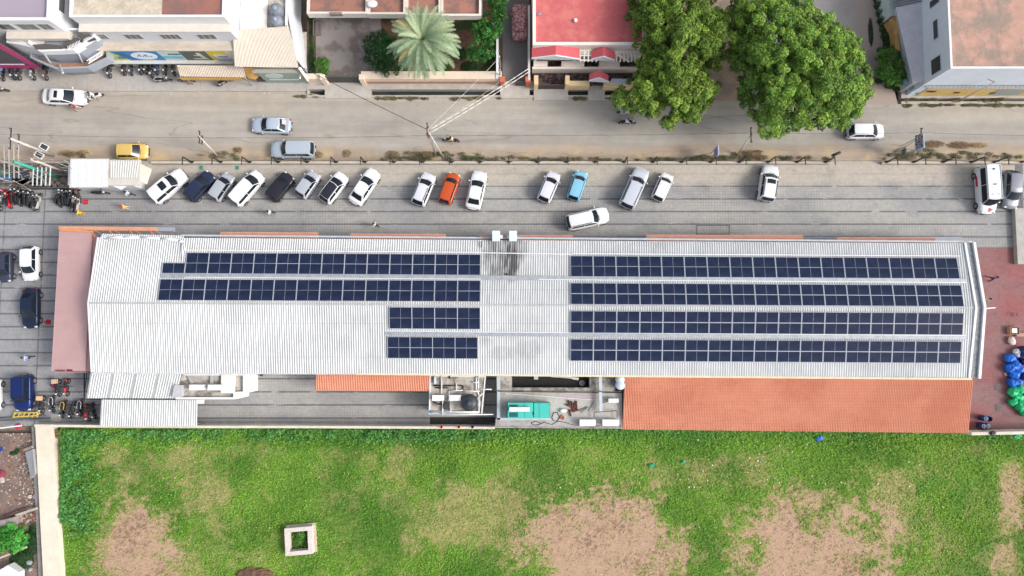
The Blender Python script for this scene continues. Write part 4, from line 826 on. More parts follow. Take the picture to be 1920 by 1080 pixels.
for (a, b) in (((0, 322), (128, 330)), ((60, 353), (128, 353)), ((0, 330), (52, 350))): 
    mb.bar(P(*a, .5), P(*b, .5), .09, .9)
mb.build('yard_fence', M(C(98, 94, 92), .8, .3, 4), tr)
struct('station_ground', lambda mb: mb.prism([P(-120, 306, .09), P(128, 306, .09), P(128, 354, .09), P(60, 356, .09), P(-120, 330, .09)], -.1), (lambda n: n.out(n.mix(n.ramp(n.noise(1.6, 6, .7), .4, .6), C(128, 122, 114), C(88, 84, 80))))(NM('cluttered_gravel')))
simple('fallen_bar', 'long black bar lying slanted on the paving by the station', 'bar', lambda mb: mb.bar(P(8, 332, .2), P(50, 346, .15), .14, .1), BLACK, o=P(30, 339))
simple('crate_pile', 'grey crate and jumbled fittings beside the electrical station', 'crates', lambda mb: [mb.sq(P(68 + 7 * i, 341 + (i * 5) % 9, .3), (.25, .2, .2), .4, rz=i) for i in range(8)], M(C(120, 114, 106), .8, .25, 3), o=P(90, 343, .09))

# guard house
gh = thing('guard_house', 'white flat-roofed guard cabin with ribbed roof and cream awning', 'guard house', P(195, 335)); O = gh.location.copy()
mb = MB(O); mb.box((P(172, 0, 0).x, YW(357, 0), 0), (P(286, 0, 0).x, YW(317, 0), 2.6)); mb.build('wall', WHITE, gh)
mb = MB(O); a, b = P(129, 351.5, 3.1), P(203, 297, 3.1); mb.box((a.x, a.y, 2.95), (b.x, b.y, 3.02)); mb.build('roof_edge', M(C(206, 202, 198), .7, .1), gh)
mb = MB(O); mb.ribs(P(132, 299, 3.08), P(201, 299, 3.08), P(201, 350, 3.05), P(132, 350, 3.05), 16, .03, .3); mb.build('roof', [WHITE, M(C(222, 224, 228), .5, .04)], gh)
mb = MB(O); a, b = P(200, 347, 2.9), P(263, 299, 2.9); mb.box((a.x, a.y, 2.7), (b.x, b.y, 2.8)); mb.build('side_roof_slab', M(C(206, 200, 192), .7, .1), gh)
mb = MB(O); mb.ribs(P(205, 302, 2.9), P(261, 302, 2.9), P(256, 333, 2.86), P(205, 333, 2.86), 12, .04, .45); mb.build('side_roof', [M(C(222, 220, 216), .5, .05), M(C(190, 188, 184), .5, .08)], gh)
mb = MB(O); mb.prism([P(262, 306, 2.75), P(284, 317, 2.55), P(275, 346, 2.5), P(262, 338, 2.75)], 2.45); mb.build('awning', M(C(214, 202, 188), .7, .06), gh)
mb = MB(O); mb.prism([P(237, 349, 2.1), P(222, 346, 2.3), P(208, 347, 2.3), P(227, 356, 2.0)], 1.95); mb.build('window_shutter', WHITE, gh)

# ---------------------------------------------------------------- north side buildings
def vface(mb, px0, px1, pyb, zb, z0, z1, th_=.1, dx=(0, 0)):
    """south-facing vertical slab whose bottom edge shows at (px0..px1, pyb) for height zb"""
    a, b = P(px0, pyb, zb), P(px1, pyb, zb); mb.box((a.x, a.y, z0), (b.x, a.y + th_, z1)); return a, b
def window(parent, O, x0, x1, y, z0, z1, frame=None, glass=None, bars=2):
    mb = MB(O); fw = .06
    mb.box((x0, y - .05, z0), (x1, y - .002, z0 + fw)); mb.box((x0, y - .05, z1 - fw), (x1, y - .002, z1)); mb.box((x0, y - .05, z0 + fw), (x0 + fw, y - .002, z1 - fw)); mb.box((x1 - fw, y - .05, z0 + fw), (x1, y - .002, z1 - fw))
    for i in range(1, bars + 1): xx = x0 + (x1 - x0) * i / (bars + 1); mb.box((xx - .03, y - .045, z0 + fw), (xx + .03, y - .003, z1 - fw))
    w_ = mb.build('window', frame or M(C(190, 190, 190), .5, 0), parent); mb = MB(O); mb.box((x0 + fw, y - .03, z0 + fw), (x1 - fw, y - .004, z1 - fw)); mb.build('pane', glass or M((.1, .1, .1), .3, .1), w_); return w_
# B : white two-storey shop block
yb0 = YW(125)
shop = thing('shop_block', 'white stepped two-storey shop block with colourful signboards', 'building', (XW(300, 110), yb0 + 3, 0)); O = shop.location.copy()
xB0, xB1 = -43.3, -28.15
z1, z2, z3 = 4.2, 6.6, 8.3
y1 = YW(79, z1); y2 = YW(46, z2)
mb = MB(O); mb.box((xB0, yb0, 0), (xB1, yb0 + 30, z1)); mb.build('ground_floor_wall', CREAM, shop)
mb = MB(O); mb.box((xB0, yb0 - .06, z1 + .0), (xB1 + .02, yb0 + 30, z1 + .16)); mb.build('ledge', (lambda n: n.out(n.scale(C(208, 196, 180), n.ramp(n.noise(.8, 7, .75, (.4, 1, 1)), .35, .65, .78, 1.05))))(NM('stained_ledge')), shop)
mb = MB(O); mb.box((xB0, y1, z1 + .16), (xB1, yb0 + 30, z2)); mb.build('upper_wall', M(C(216, 218, 224), .6, .05, 1), shop)
mb = MB(O); mb.box((xB0, y1 - .05, z2), (xB1 + .03, y2, z2 + .14)); mb.build('ledge', M(C(224, 212, 200), .7, .08, 1.5), shop)
mb = MB(O); mb.box((xB0, y2, z2 + .14), (xB1 - .002, yb0 + 30, z3 - .4)); mb.ring([(xB0, y2 - .02), (xB1, y2 - .02), (xB1, yb0 + 30), (xB0, yb0 + 30)], .22, z3 - .4, z3); mb.build('parapet', WHITE, shop)
xsplit = P(305, 10, 8).x
mb = MB(O); mb.box((xB0 + .3, y2 + .25, z3 - .4), (xsplit, y2 + 3.2, z3 - .22)); mb.build('roof_slab', (lambda n: n.out(n.scale(C(206, 194, 174), n.ramp(n.noise(.8, 7, .75), .35, .65, .72, 1.08))))(NM('pale_stained_roof')), shop)
mb = MB(O); mb.box((xsplit + .02, y2 + .25, z3 - .4), (xB1 - .25, y2 + 9, z3 - .2)); mb.build('roof_slab', (lambda n: n.out(n.mix(n.ramp(n.noise(.6, 7, .75), .4, .62), C(132, 104, 98), C(160, 108, 96))))(NM('brown_roof')), shop)
for i, (a, b) in enumerate([(176, 203), (236, 268), (303, 340), (372, 406)]):
    xa, xb = P(a, 66, 5.4).x, P(b, 66, 5.4).x; window(shop, O, xa, xb, y1, 5.0, 6.1, bars=3 if i % 2 == 0 else 2)
# signs row
sgn = thing('signboard_row', 'row of colourful shop signboards, lime, blue, white, grey and yellow', 'signboards', (XW(320, 110), yb0 - .4, 2)); SO = sgn.location.copy()
zsa, zsb = 1.75, 4.05; ys = YW(113, zsa); 
def sb(nm, p0, p1, zA, zB, m_, th_=.12, off=0.0):
    q_ = MB(SO); q_.box((p0, ys - off, zA), (p1, ys - off + th_, zB)); return q_.build(nm, m_, sgn)
xs_ = lambda px: P(px, 113, zsa).x
segs = [(205, 247, C(186, 204, 120)), (247, 313, C(60, 140, 196)), (313, 352, C(208, 224, 224)), (352, 402, C(100, 104, 98)), (402, 437, C(222, 202, 62))]
for a, b, c in segs: sb('sign_panel', xs_(a) + .01, xs_(b) - .01, zsa, zsb, M(c, .5, .08, 1.2))
def mark(pts, m_, off=.02, nm='sign_marking'):
    """flat mark on the sign wall; pts in (x metres from sign x, z)"""
    q_ = MB(SO); v = [(x, ys - off, z) for x, z in pts] + [(x, ys - .001, z) for x, z in pts]; n_ = len(pts)
    q_.add(v, [list(range(n_)), list(range(2 * n_ - 1, n_ - 1, -1))] + [(i, i + n_, (i + 1) % n_ + n_, (i + 1) % n_) for i in range(n_)]); return q_.build(nm, m_, sgn)
def ell(cx, cz, rx, rz_, n_=24): return [(cx + rx * math.cos(-t * 2 * math.pi / n_), cz + rz_ * math.sin(-t * 2 * math.pi / n_)) for t in range(n_)]
x0 = xs_(247); mark([(x0, zsa), (x0 + .9, zsa), (x0 - .0, zsb - .1), (x0 - 1.1, zsb - .1)][::1], M(C(40, 110, 180), .5, .1), .015)
mark(ell(xs_(281), 2.9, 1.35, .88), M(C(236, 244, 252), .5, 0), .03, 'white_oval')
NAVY = M(C(60, 80, 120), .5, 0)
for dx in (-.45, .2): mark(ell(xs_(281) + dx + .05, 3.15, .2, .12, 10), NAVY, .04, 'logo_mark')
for i in range(6): mark([(xs_(281) - .75 + i * .28, 2.75), (xs_(281) - .6 + i * .28, 2.75), (xs_(281) - .6 + i * .28, 2.9), (xs_(281) - .75 + i * .28, 2.9)][::-1], NAVY, .04, 'lettering')
mark([(xs_(314), 2.3), (xs_(351), 2.3), (xs_(351), 2.85), (xs_(314), 2.85)][::-1], M(C(110, 196, 216), .5, .05), .02)
for i in range(5): mark([(xs_(329) + i * .27, 3.15), (xs_(329) + i * .27 + .17, 3.15), (xs_(329) + i * .27 + .17, 3.5), (xs_(329) + i * .27, 3.5)][::-1], M(C(60, 66, 70), .5, 0), .02, 'lettering')
WM = M(C(220, 226, 214), .5, 0)
for (a, b, c, d) in ((372, 2.1, 388, 2.25), (386, 2.1, 393, 3.6), (378, 2.9, 390, 3.05), (392, 2.0, 394, 3.0)): mark([(xs_(a), b), (xs_(c), b), (xs_(c) - .3, d), (xs_(a) - .3, d)][::-1], WM, .02)
mark([(xs_(414), 1.95), (xs_(437), 1.95), (xs_(437), 3.2), (xs_(409), 3.2)][::-1], M(C(208, 214, 224), .5, 0), .02)
for i in range(4): mark([(xs_(417) + i * .25, 2.6), (xs_(417) + i * .25 + .18, 2.6), (xs_(417) + i * .25 + .18, 2.85), (xs_(417) + i * .25, 2.85)][::-1], NAVY, .03, 'lettering')
mark([(xs_(411), 1.8), (xs_(437), 1.8), (xs_(437), 1.95), (xs_(411), 1.95)][::-1], M(C(70, 80, 130), .5, 0), .025)
mark([(xs_(228), 2.2), (xs_(246), 2.2), (xs_(246), 2.7), (xs_(230), 2.7)][::-1], M(C(90, 120, 110), .5, 0), .025)
q_ = MB(SO); q_.box((xs_(200), ys - .35, zsa - .2), (xs_(437), ys + .1, zsa - .05)); q_.build('sign_canopy', M(C(210, 210, 206), .6, .06), sgn)
q_ = MB(SO); q_.box((xs_(214), YW(119.5, 1.3), 1.05), (xs_(437), YW(119.5, 1.3) + .1, 1.5)); q_.build('lower_sign_strip', M(C(60, 58, 58), .6, .1), sgn)
for (a, b, c) in ((238, 262, C(196, 196, 196)), (264, 287, C(190, 184, 110)), (322, 352, C(190, 186, 184)), (376, 399, C(200, 196, 190)), (400, 424, C(206, 186, 110))):
    q_ = MB(SO); q_.box((xs_(a), YW(119.5, 1.3) - .02, 1.22), (xs_(b), YW(119.5, 1.3) - .001, 1.36)); q_.build('lettering', M(c, .5, .1), sgn)
# ribbed awning below the signs and its yellow fascia
t = sheet_roof('shop_awning', 'cream ribbed awning over the shop front, right of the bikes', 'awning', P(331, 122, 2.9), P(455, 124, 2.9), P(461, 145, 2.5), P(337, 143, 2.5), 40, [M(C(226, 212, 196), .6, .06), M(C(186, 172, 158), .6, .1)], h=.05)
mb = MB(t.location); mb.box((P(343, 0, 1.9).x, YW(148, 1.9), 1.5), (P(465, 0, 1.9).x, YW(148, 1.9) + .08, 2.1)); mb.build('fascia', M(C(216, 170, 84), .6, .1), t)

# C : cream building with large ribbed canopy
crm = thing('cream_building', 'cream building with big ribbed sheet canopy and white side wall', 'building', (XW(505, 100), YW(60), 0)); O = crm.location.copy()
LC = M(C(238, 226, 208), .55, .05, 1, key='light_cream'); 
a = P(437, 130, 3.8); b = P(578, 140, 1.5)
xw1 = P(578, 138, .2).x
mb = MB(O); mb.box((-28.1, YW(56, 4.4), 0), (P(540, 0, 4.4).x, YW(56, 4.4) + 26, 4.4)); mb.build('wall', WHITE, crm)
mb = MB(O); mb.box((-28.08, YW(56, 4.5), 4.4), (P(500, 50, 4.6).x, YW(56, 4.5) + 26, 4.6)); mb.build('stair_room', M(C(238, 230, 224), .6, .03), crm)
mb = MB(O); mb.box((P(500.5, 50, 4.5).x, YW(52, 4.45), 4.4), (P(540, 0, 4.4).x, YW(52, 4.45) + 26, 4.46)); mb.build('roof_slab', CR, crm)
mb = MB(O); mb.box((P(536, 50, 4.5).x, YW(50, 4.5), 4.46), (P(540, 0, 4.5).x, YW(50, 4.5) + 26, 4.8)); mb.build('parapet', WHITE, crm)
up = lambda q_, z_: Vector((q_.x, q_.y, z_))
mb = MB(O); mb.prism([up(P(555, -60, 0), 4.8), up(P(562, 40, 0), 4.8), up(P(575.5, 138, 0), 4.0), up(P(577.5, 138, 0), 4.0), up(P(564.5, 40, 0), 4.85), up(P(557.5, -60, 0), 4.85)], .0); 
mb.build('side_wall', M(C(226, 230, 236), .6, .04), crm)
mb = MB(O); mb.ribs(P(435.5, 57, 5.0), P(541, 49, 5.0), P(560, 127, 4.1), P(440, 125, 4.1), 44, .05, .4); mb.build('canopy_sheet', [M(C(232, 222, 208), .5, .04), M(C(214, 202, 186), .5, .06)], crm)
mb2 = MB(O); za, zb = 3.9, .6; yy0 = YW(128, 4.0) ; mb2.box((P(478, 0, 4).x, YW(152, .6), .1), (P(574, 150, .8).x, YW(152, .6) + .15, 3.6)); mb2.build('shop_front', M(C(150, 166, 156), .6, .12, 1), crm)
fy = YW(152, .6)
def fmk(nm, x0, z0, x1, z1, m_, off=.02): q_ = MB(O); q_.box((x0, fy - off, z0), (x1, fy - .001, z1)); return q_.build(nm, m_, crm)
X_ = lambda px: P(px, 145, 1.5).x
q_ = MB(O); pts = ell(X_(521) - .2, 2.1, .95, .62); v = [(x, fy - .03, z) for x, z in pts] + [(x, fy - .001, z) for x, z in pts]; q_.add(v, [list(range(24))] + [(i, i + 24, (i + 1) % 24 + 24, (i + 1) % 24) for i in range(24)]); q_.build('sign_emblem', M(C(200, 210, 206), .5, .05), crm)
for i in range(16): fmk('lettering', X_(503) + i * .2, .95, X_(503) + i * .2 + .14, 1.2, M(C(214, 226, 226), .5, 0), .03)
fmk('upper_band', X_(485), 2.9, X_(566), 3.55, M(C(214, 208, 190), .6, .06), .015)
mb = MB(O); mb.bar(P(562, 128, 4.2), P(577, 150, 1.2), .2, .3); mb.build('raking_beam', M(C(240, 232, 220), .6, .03), crm)
mb = MB(O); mb.tube(P(563, 137, 2.5), P(562.5, 146, 2.4), .04); mb.smooth = True; mb.sq(P(562.5, 146, 2.4), (.1, .12, .08), .9); mb.build('wall_lamp', M(C(240, 240, 225), .4, 0), crm)
mb = MB(O); mb.prism([P(451, 128, 2.6), P(475, 127, 2.6), P(484, 138, 2.0), P(477, 148, 1.2), P(466, 147, 1.2)], 1.0); mb.build('orange_awning', M(C(222, 176, 104), .6, .15, 2), crm)
mb = MB(O); mb.prism([P(480, 147, 1.1), P(488, 141, 1.5), P(497, 148, 1.1), P(495, 152, .8), P(482, 152, .8)], .6); mb.build('door_hood', DARK, crm)
tank('round grey water tank on the cream building roof, upper one', 522, 24, 4.5, .66, 1.1, C(120, 128, 138)); tank('round grey water tank on cream building roof, nearer the canopy', 522, 44, 4.5, .6, 1.0, C(128, 136, 146))

# A : balcony building at the corner
bal = thing('balcony_building', 'white corner building with curved grey balconies and mauve roof', 'building', (XW(60, 80), YW(60), 0)); O = bal.location.copy()
zA = 9.0; ya = YW(38, zA); 
xa1 = P(92, 38, zA).x
mb = MB(O); mb.box((xa1 - 14, ya + .02, 0), (xa1, ya + 26, zA - .5)); mb.build('upper_wall', WHITE, bal)
mb = MB(O); mb.box((xa1 - 14, ya + .1, zA - .5), (xa1 - .1, ya + 26, zA - .4)); mb.build('roof_slab', (lambda n: n.out(n.mix(n.ramp(n.math('ADD', n.x, n.math('MULTIPLY', n.noise(.6, 6), 3)), -1.6, .6, 0, 1), C(190, 134, 128), C(164, 152, 164))))(NM('mauve_roof')), bal)
mb = MB(O); mb.ring([(xa1 - 14, ya), (xa1, ya), (xa1, ya + 26), (xa1 - 14, ya + 26)], .3, zA - .4, zA); mb.build('parapet', WHITE, bal)
for a, b in ((0, 28), (38, 73), (78, 100)):
    window(bal, O, P(a, 50, 7.4).x, min(xa1 - .1, P(b, 50, 7.4).x), ya + .02, 7.0, 8.2, M(C(170, 170, 172), .5, 0), M((.12, .12, .12), .3, .2), 1)
# terrace slabs, bays
def bay(nm, pts, z0, z1, facem, floorm, zf=None, t_=.18, rail=None):
    pp = [P(a, b, z0) for a, b in pts]; mb = MB(O); mb.ring([(p.x, p.y) for p in pp], t_, z0, z1); o_ = mb.build(nm, facem, bal)
    mb = MB(O); c = sum(pp, Vector()) / len(pp); mb.prism([Vector((p.x, p.y, 0)) + (Vector((c.x, c.y, 0)) - Vector((p.x, p.y, 0))).normalized() * .08 + Vector((0, 0, z0 + .16)) for p in pp], z0 + .01); mb.build('floor_slab', floorm, bal); return o_
GREYF = M(C(160, 168, 178), .6, .06, 1, key='grey_facade'); 
bay('balcony_parapet', [(70, 116), (118, 137), (176, 135), (214, 117), (214, 95), (70, 95)], 2.8, 3.9, GREYF, M(C(186, 138, 112), .8, .08))
mb = MB(O); mb.prism([P(62, 104, 3.0), P(98, 121, 3.0), P(150, 118, 3.0), P(178, 99, 3.0), P(178, 80, 3.0), P(62, 80, 3.0)], 0); mb.build('ground_floor_wall', M(C(150, 150, 152), .7, .1), bal)
mb = MB(O); mb.prism([P(68, 90, 5.6), P(84, 99, 5.6), P(146, 97, 5.6), P(180, 76, 5.6), P(180, 66, 5.6), P(68, 66, 5.6)], 3.1); mb.build('first_floor_wall', M(C(156, 162, 174), .6, .06), bal)
bay('balcony_parapet', [(64, 88), (86, 103.5), (147, 101), (190, 74), (180, 60), (64, 60)], 5.3, 6.2, M(C(232, 234, 236), .5, .04), M(C(176, 168, 156), .8, .1))
mb = MB(O); mb.box((P(20, 70, 6).x, YW(74, 6.4), 6.0), (P(136, 70, 6).x, ya, 6.6)); mb.build('terrace_slab', M(C(214, 204, 192), .7, .06), bal)
mb = MB(O); mb.prism(PL([(12, 80), (40, 84), (70, 92), (90, 60), (12, 60)], 5.9), 0); mb.build('west_wall', M(C(214, 214, 214), .6, .06), bal)
mb = MB(O)
for i in range(6): a = P(74 + i * 2, 92 - 0 * i, 3.9)
for (a, b) in (((84, 102), (95, 118)), ((147, 100), (155, 117)), ((118, 137), (112, 121))): mb.bar(P(*a, 5.3), P(*b, 3.4), .12, .12)
mb.build('white_pier', WHITE, bal)
mb = MB(O)
for i in range(11):
    a = P(168 + i * 2.5, 117 - i * 1.6, 4.3); mb.bar(a, a + Vector((-.05, .45, 0)), .06, .05)
mb.bar(P(166, 119, 4.3), P(193, 102, 4.3), .08, .08); mb.bar(P(163, 114, 4.3), P(190, 97, 4.3), .08, .08); mb.build('white_railing', WHITE, bal)
mb = MB(O)
for i in range(9):
    a = P(128 + i * 2.7, 92 - i * 1.4, 6.5); mb.bar(a, a + Vector((-.05, .3, 0)), .05, .05)
    a = P(158 + i * 2.0, 79 - i * 1.1, 6.7); mb.bar(a, a + Vector((-.05, .3, 0)), .05, .05)
mb.bar(P(126, 93.5, 6.5), P(152, 80, 6.5), .06, .06); mb.bar(P(156, 80, 6.7), P(176, 69, 6.7), .06, .06); mb.build('white_railing', WHITE, bal)
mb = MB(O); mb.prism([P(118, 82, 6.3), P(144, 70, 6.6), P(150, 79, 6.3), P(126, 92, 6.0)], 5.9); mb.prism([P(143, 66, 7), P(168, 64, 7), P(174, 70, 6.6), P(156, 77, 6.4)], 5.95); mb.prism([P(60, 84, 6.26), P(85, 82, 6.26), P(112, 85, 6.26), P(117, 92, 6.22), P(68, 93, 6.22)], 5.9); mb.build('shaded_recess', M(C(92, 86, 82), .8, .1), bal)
mb = MB(O); b0, b1 = P(96, 20, 9.3), P(132, 64, 4.6); mb.box((xa1 - .02, YW(16, 8), 6.9), (xa1 + .03, YW(16, 8) + 2.6, 7.7)); mb.build('side_window', M((.1, .1, .1), .4, .1), bal)
# magenta signboard
mg = thing('magenta_signboard', 'tall dark grey signboard with magenta border and small white text', 'signboard', P(40, 128)); O = mg.location.copy()
yS = YW(127.5, 1.0); xr = P(79, 127, 1.0).x
mb = MB(O); mb.box((xr - 9, yS, 1.0), (xr, yS + .15, 8.4)); mb.build('board', M(C(78, 74, 82), .5, .05), mg)
MAG = M(C(186, 52, 116), .45, .06, key='magenta'); mb = MB(O); mb.box((xr - .75, yS - .04, 1.0), (xr + .02, yS - .002, 8.4)); mb.box((xr - 9, yS - .04, 1.0), (xr - .76, yS - .002, 1.65)); mb.box((xr - 9, yS - .04, 7.7), (xr - .76, yS - .002, 8.4)); mb.build('border', MAG, mg)
mb = MB(O); mb.box((xr - 9, yS - .06, 1.95), (xr - 1.2, yS - .002, 2.12)); mb.build('white_line', M(C(225, 210, 220), .5, 0), mg)
mb = MB(O)
for j, z in enumerate((2.75, 3.1, 3.5, 3.85)):
    for i in range(7): x = xr - 7.6 + i * .48; mb.box((x, yS - .03, z), (x + .4, yS - .002, z + .11))
mb.build('lettering', M(C(170, 160, 168), .5, 0), mg)

# D : house with courtyard
hD = thing('courtyard_house', 'low white-parapet house with terracotta terraces behind the palm', 'house', (XW(740, 10), YW(10), 0)); O = hD.location.copy()
TF = (lambda n: n.out(n.mix(n.ramp(n.noise(.7, 6, .7), .42, .6), C(168, 120, 106), C(132, 108, 102))))(NM('terracotta_terrace'))
def dblk(x0, x1, yb, z, par=.4, floor=TF):
    a, b = P(x0, yb, z), P(x1, yb, z); mb = MB(O); mb.box((a.x, a.y + 1.7, 0), (b.x, a.y + 14, z - par)); mb.build('wall', WHITE, hD)
    mb = MB(O); mb.ring([(a.x, a.y - .03), (b.x, a.y - .03), (b.x, a.y + 14), (a.x, a.y + 14)], .22, z - .95, z); mb.build('parapet', M(C(226, 218, 208), .6, .06), hD)
    mb = MB(O); mb.box((a.x + .2, a.y + .2, z - par - .2), (b.x - .2, a.y + 13.8, z - par + .05)); mb.build('terrace_floor', floor, hD)
dblk(575, 689, 25, 3.9); dblk(689.5, 760, 26, 3.7); dblk(760.5, 826, 28, 3.6); dblk(826.5, 902, 29, 3.6)
mb = MB(O); mb.box((P(575, 0, 6.6).x, YW(-2, 3.4), 3.2), (P(912, 0, 6.6).x, YW(-2, 3.4) + 9, 6.6)); mb.build('upper_storey', M(C(222, 214, 206), .6, .06), hD)
mb = MB(O); mb.box((P(619, 25, 3.7).x, YW(25.5, 3.9) - .1, 3.5), (P(642, 25, 3.7).x, YW(25.5, 3.9) + .15, 3.95)); mb.build('parapet_grille', M(C(140, 124, 116), .7, .3, 8), hD)
mb = MB(O); mb.box((P(659, 30, 2).x, YW(32, 2), 1.8), (P(675, 30, 2).x, YW(29, 2.3), 2.1)); mb.build('window_hood', WHITE, hD)
# compound wall, gate, piers
simple('compound_wall', 'long cream compound wall with terracotta base before the palm', 'wall', lambda mb: mb.box((P(679, 0, 1.5).x, YW(150, 1.2) , 0), (P(941, 0, 1.5).x, YW(150, 1.2) + .85, 1.5)), M(C(232, 212, 190), .75, .06), o=P(810, 152))
simple('wall_skirt', 'terracotta plinth strip along the foot of the cream compound wall', 'plinth', lambda mb: mb.box((P(681, 0, 1).x, YW(152.5, .6), 0), (P(940, 0, 1).x, YW(150, 1.2) - .003, .75)), M(C(192, 142, 116), .8, .1), o=P(810, 153))
simple('compound_wall', 'short cream wall between the cream building and dark gate', 'wall', lambda mb: mb.box((P(575, 0, 1.5).x, YW(150, 1.2), 0), (P(606, 0, 1.5).x, YW(150, 1.2) + .6, 1.5)), M(C(232, 212, 190), .75, .06), o=P(590, 152))
gt = thing('courtyard_gate', 'dark sliding gate between cream piers before the concrete courtyard', 'gate', P(647, 151)); O = gt.location.copy()
mb = MB(O); mb.box((P(612, 0, 1.4).x, YW(150, .8), .1), (P(677, 0, 1.4).x, YW(150, .8) + .12, 1.75)); [mb.box((P(612 + i * 4.3, 0, 1.4).x, YW(150, .8) - .05, .1), (P(613 + i * 4.3, 0, 1.4).x, YW(150, .8) - .001, 1.75)) for i in range(15)]; mb.build('leaf', M(C(92, 88, 86), .7, .15, 5), gt)
for x in (609, 681): mb = MB(O); c = P(x, 151, .9); mb.box((c.x - .25, c.y - .25, 0), (c.x + .25, c.y + .3, 1.9)); mb.build('pier', M(C(236, 216, 196), .7, .06), gt)
simple('driveway_wall', 'slim white wall between the garden and the dark driveway', 'wall', lambda mb: mb.box((P(926, 90, 1.6).x + .25, YW(148, 1.5), 0), (P(931, 90, 1.6).x + .2, YW(62, 1.5), 1.6)), WHITE, o=P(930, 110))
simple('driveway_wall', 'tall pale wall between the driveway and the red-roofed house', 'wall', lambda mb: mb.box((P(990, 90, 1.8).x, YW(150, 1.8), 0), (P(994, 90, 1.8).x, YW(10, 1.8), 1.8)), M(C(210, 204, 198), .7, .08), o=P(992, 100))
for (x, lb) in ((942, 'orange brick gate pier at the left of the driveway mouth'), (989, 'orange brick gate pier at the right of the driveway mouth')):
    simple('gate_pier', lb, 'gate pier', lambda mb: (mb.box((P(x, 0, 1).x - .2, YW(157, 1.0), 0), (P(x, 0, 1).x + .25, YW(157, 1.0) + .45, 1.7)), mb.box((P(x, 0, 1).x - .25, YW(157, 1.0) - .05, 1.7), (P(x, 0, 1).x + .3, YW(157, 1.0) + .5, 1.78))), M(C(206, 112, 80), .8, .12, 4), o=P(x, 157))
simple('driveway_gate', 'dark low gate with white plate across the driveway', 'gate', lambda mb: (mb.box((P(966, 0, 1).x, YW(155.5, 1.0), .15), (P(987, 0, 1).x, YW(155.5, 1.0) + .08, 1.2))), DARK, o=P(977, 155))
simple('garden_slab', 'small dark tank cover with pale rim in the courtyard corner', 'cover', lambda mb: (mb.ring([tuple(P(a, b).xy) for a, b in [(588, 38), (603, 38), (603, 68), (588, 68)]], .13, .12, .3), mb.box(P(591, 66, .13), P(600, 41, .2))), M(C(120, 112, 108), .8, .2), o=P(596, 53))
simple('dish_antenna', 'white dish on a bracket at the house terrace', 'dish', lambda mb: mb.sq(P(698, 7, 4.2), (.55, .4, .12), .9), WHITE, o=P(698, 7, 3.6))

# E : red-roofed house
hE = thing('red_roof_house', 'house with flat red roof, white parapet and small red gables', 'house', (XW(1095, 50), YW(50), 0)); O = hE.location.copy()
REDR = (lambda n: n.out(n.scale(n.mix(n.ramp(n.noise(.4, 6, .7), .4, .64), C(198, 100, 102), C(210, 124, 116)), n.ramp(n.noise(2.5, 7, .75), .3, .7, .93, 1.06))))(NM('red_roof_paint', .7))
REDG = M(C(212, 96, 104), .6, .06, 1.5, key='red_sheet')
zE = 4.3; a, b = P(999, 84, zE), P(1212, 84, zE)
mb = MB(O); mb.box((a.x, a.y, 0), (b.x, a.y + 26, zE - .45)); mb.build('wall', CREAM, hE)
mb = MB(O); mb.box((a.x + .3, a.y + .3, zE - .45), (b.x - .3, a.y + 25.8, zE - .38)); mb.build('roof_slab', REDR, hE)
mb = MB(O); mb.ring([(a.x, a.y - .02), (b.x, a.y - .02), (b.x, a.y + 26), (a.x, a.y + 26)], .32, zE - .45, zE); mb.build('parapet', M(C(238, 228, 218), .6, .04), hE)
mb = MB(O); mb.box((P(1090, 0, 3.2).x, YW(100, 3.2), 3.0), (P(1212, 0, 3.2).x, a.y, 3.1)); mb.build('porch_ledge', M(C(236, 222, 208), .6, .05), hE)
def gable(x0, x1, yt, yb, z, dz, nm='gable_roof', col=REDG):
    xm = (x0 + x1) / 2; A, B, Cc, D = P(x0, yt + 8, z), P(x0, yb, z), P(x1, yb + 2, z), P(x1, yt + 10, z); T, U = P(xm, yt, z + dz), P(xm, yb - 5, z + dz)
    mb = MB(O); mb.add([A, B, U, T], [(0, 1, 2, 3)]); mb.add([T, U, Cc, D], [(0, 1, 2, 3)]); mb.add([p + Vector((0, 0, -.08)) for p in (A, B, U, T)], [(3, 2, 1, 0)]); mb.add([p + Vector((0, 0, -.08)) for p in (T, U, Cc, D)], [(3, 2, 1, 0)]); mb.build(nm, col, hE)
    mb = MB(O); B2, C2, U2 = B + Vector((0, -.02, -.25)), Cc + Vector((0, -.02, -.25)), U + Vector((0, -.02, -.03)); mb.add([B2, C2, U2, B2 + Vector((0, .1, 0)), C2 + Vector((0, .1, 0)), U2 + Vector((0, .1, 0))], [(0, 1, 2), (5, 4, 3), (0, 2, 5, 3), (2, 1, 4, 5), (1, 0, 3, 4)]); mb.bar(B + Vector((0, 0, -.03)), U + Vector((0, 0, -.0)), .12, .14); mb.bar(U, Cc + Vector((0, 0, -.03)), .12, .14); mb.build('gable_trim', WHITE, hE)
gable(997, 1087, 77, 109, 3.4, .8); gable(1109, 1153, 87, 111, 3.3, .6)
mb = MB(O)
for i in range(5): mb.bar(P(1088 + i * 7.5, 93, 3.1), P(1088 + i * 7.5, 116, 3.1), .13, .14)
for j in range(3): mb.bar(P(1087, 95 + j * 9, 3.12), P(1110, 95 + j * 9, 3.12), .13, .12)
mb.build('pergola', M(C(240, 230, 220), .6, .04), hE); mb = MB(O)
for i in range(7): mb.bar(P(1156 + i * 7, 97, 3.1), P(1156 + i * 7, 116, 3.1), .13, .14)
mb.bar(P(1153, 100, 3.12), P(1180, 116, 3.12), .14, .12); mb.bar(P(1153, 97, 3.13), P(1208, 97, 3.13), .14, .12); mb.build('pergola', M(C(240, 230, 220), .6, .04), hE)
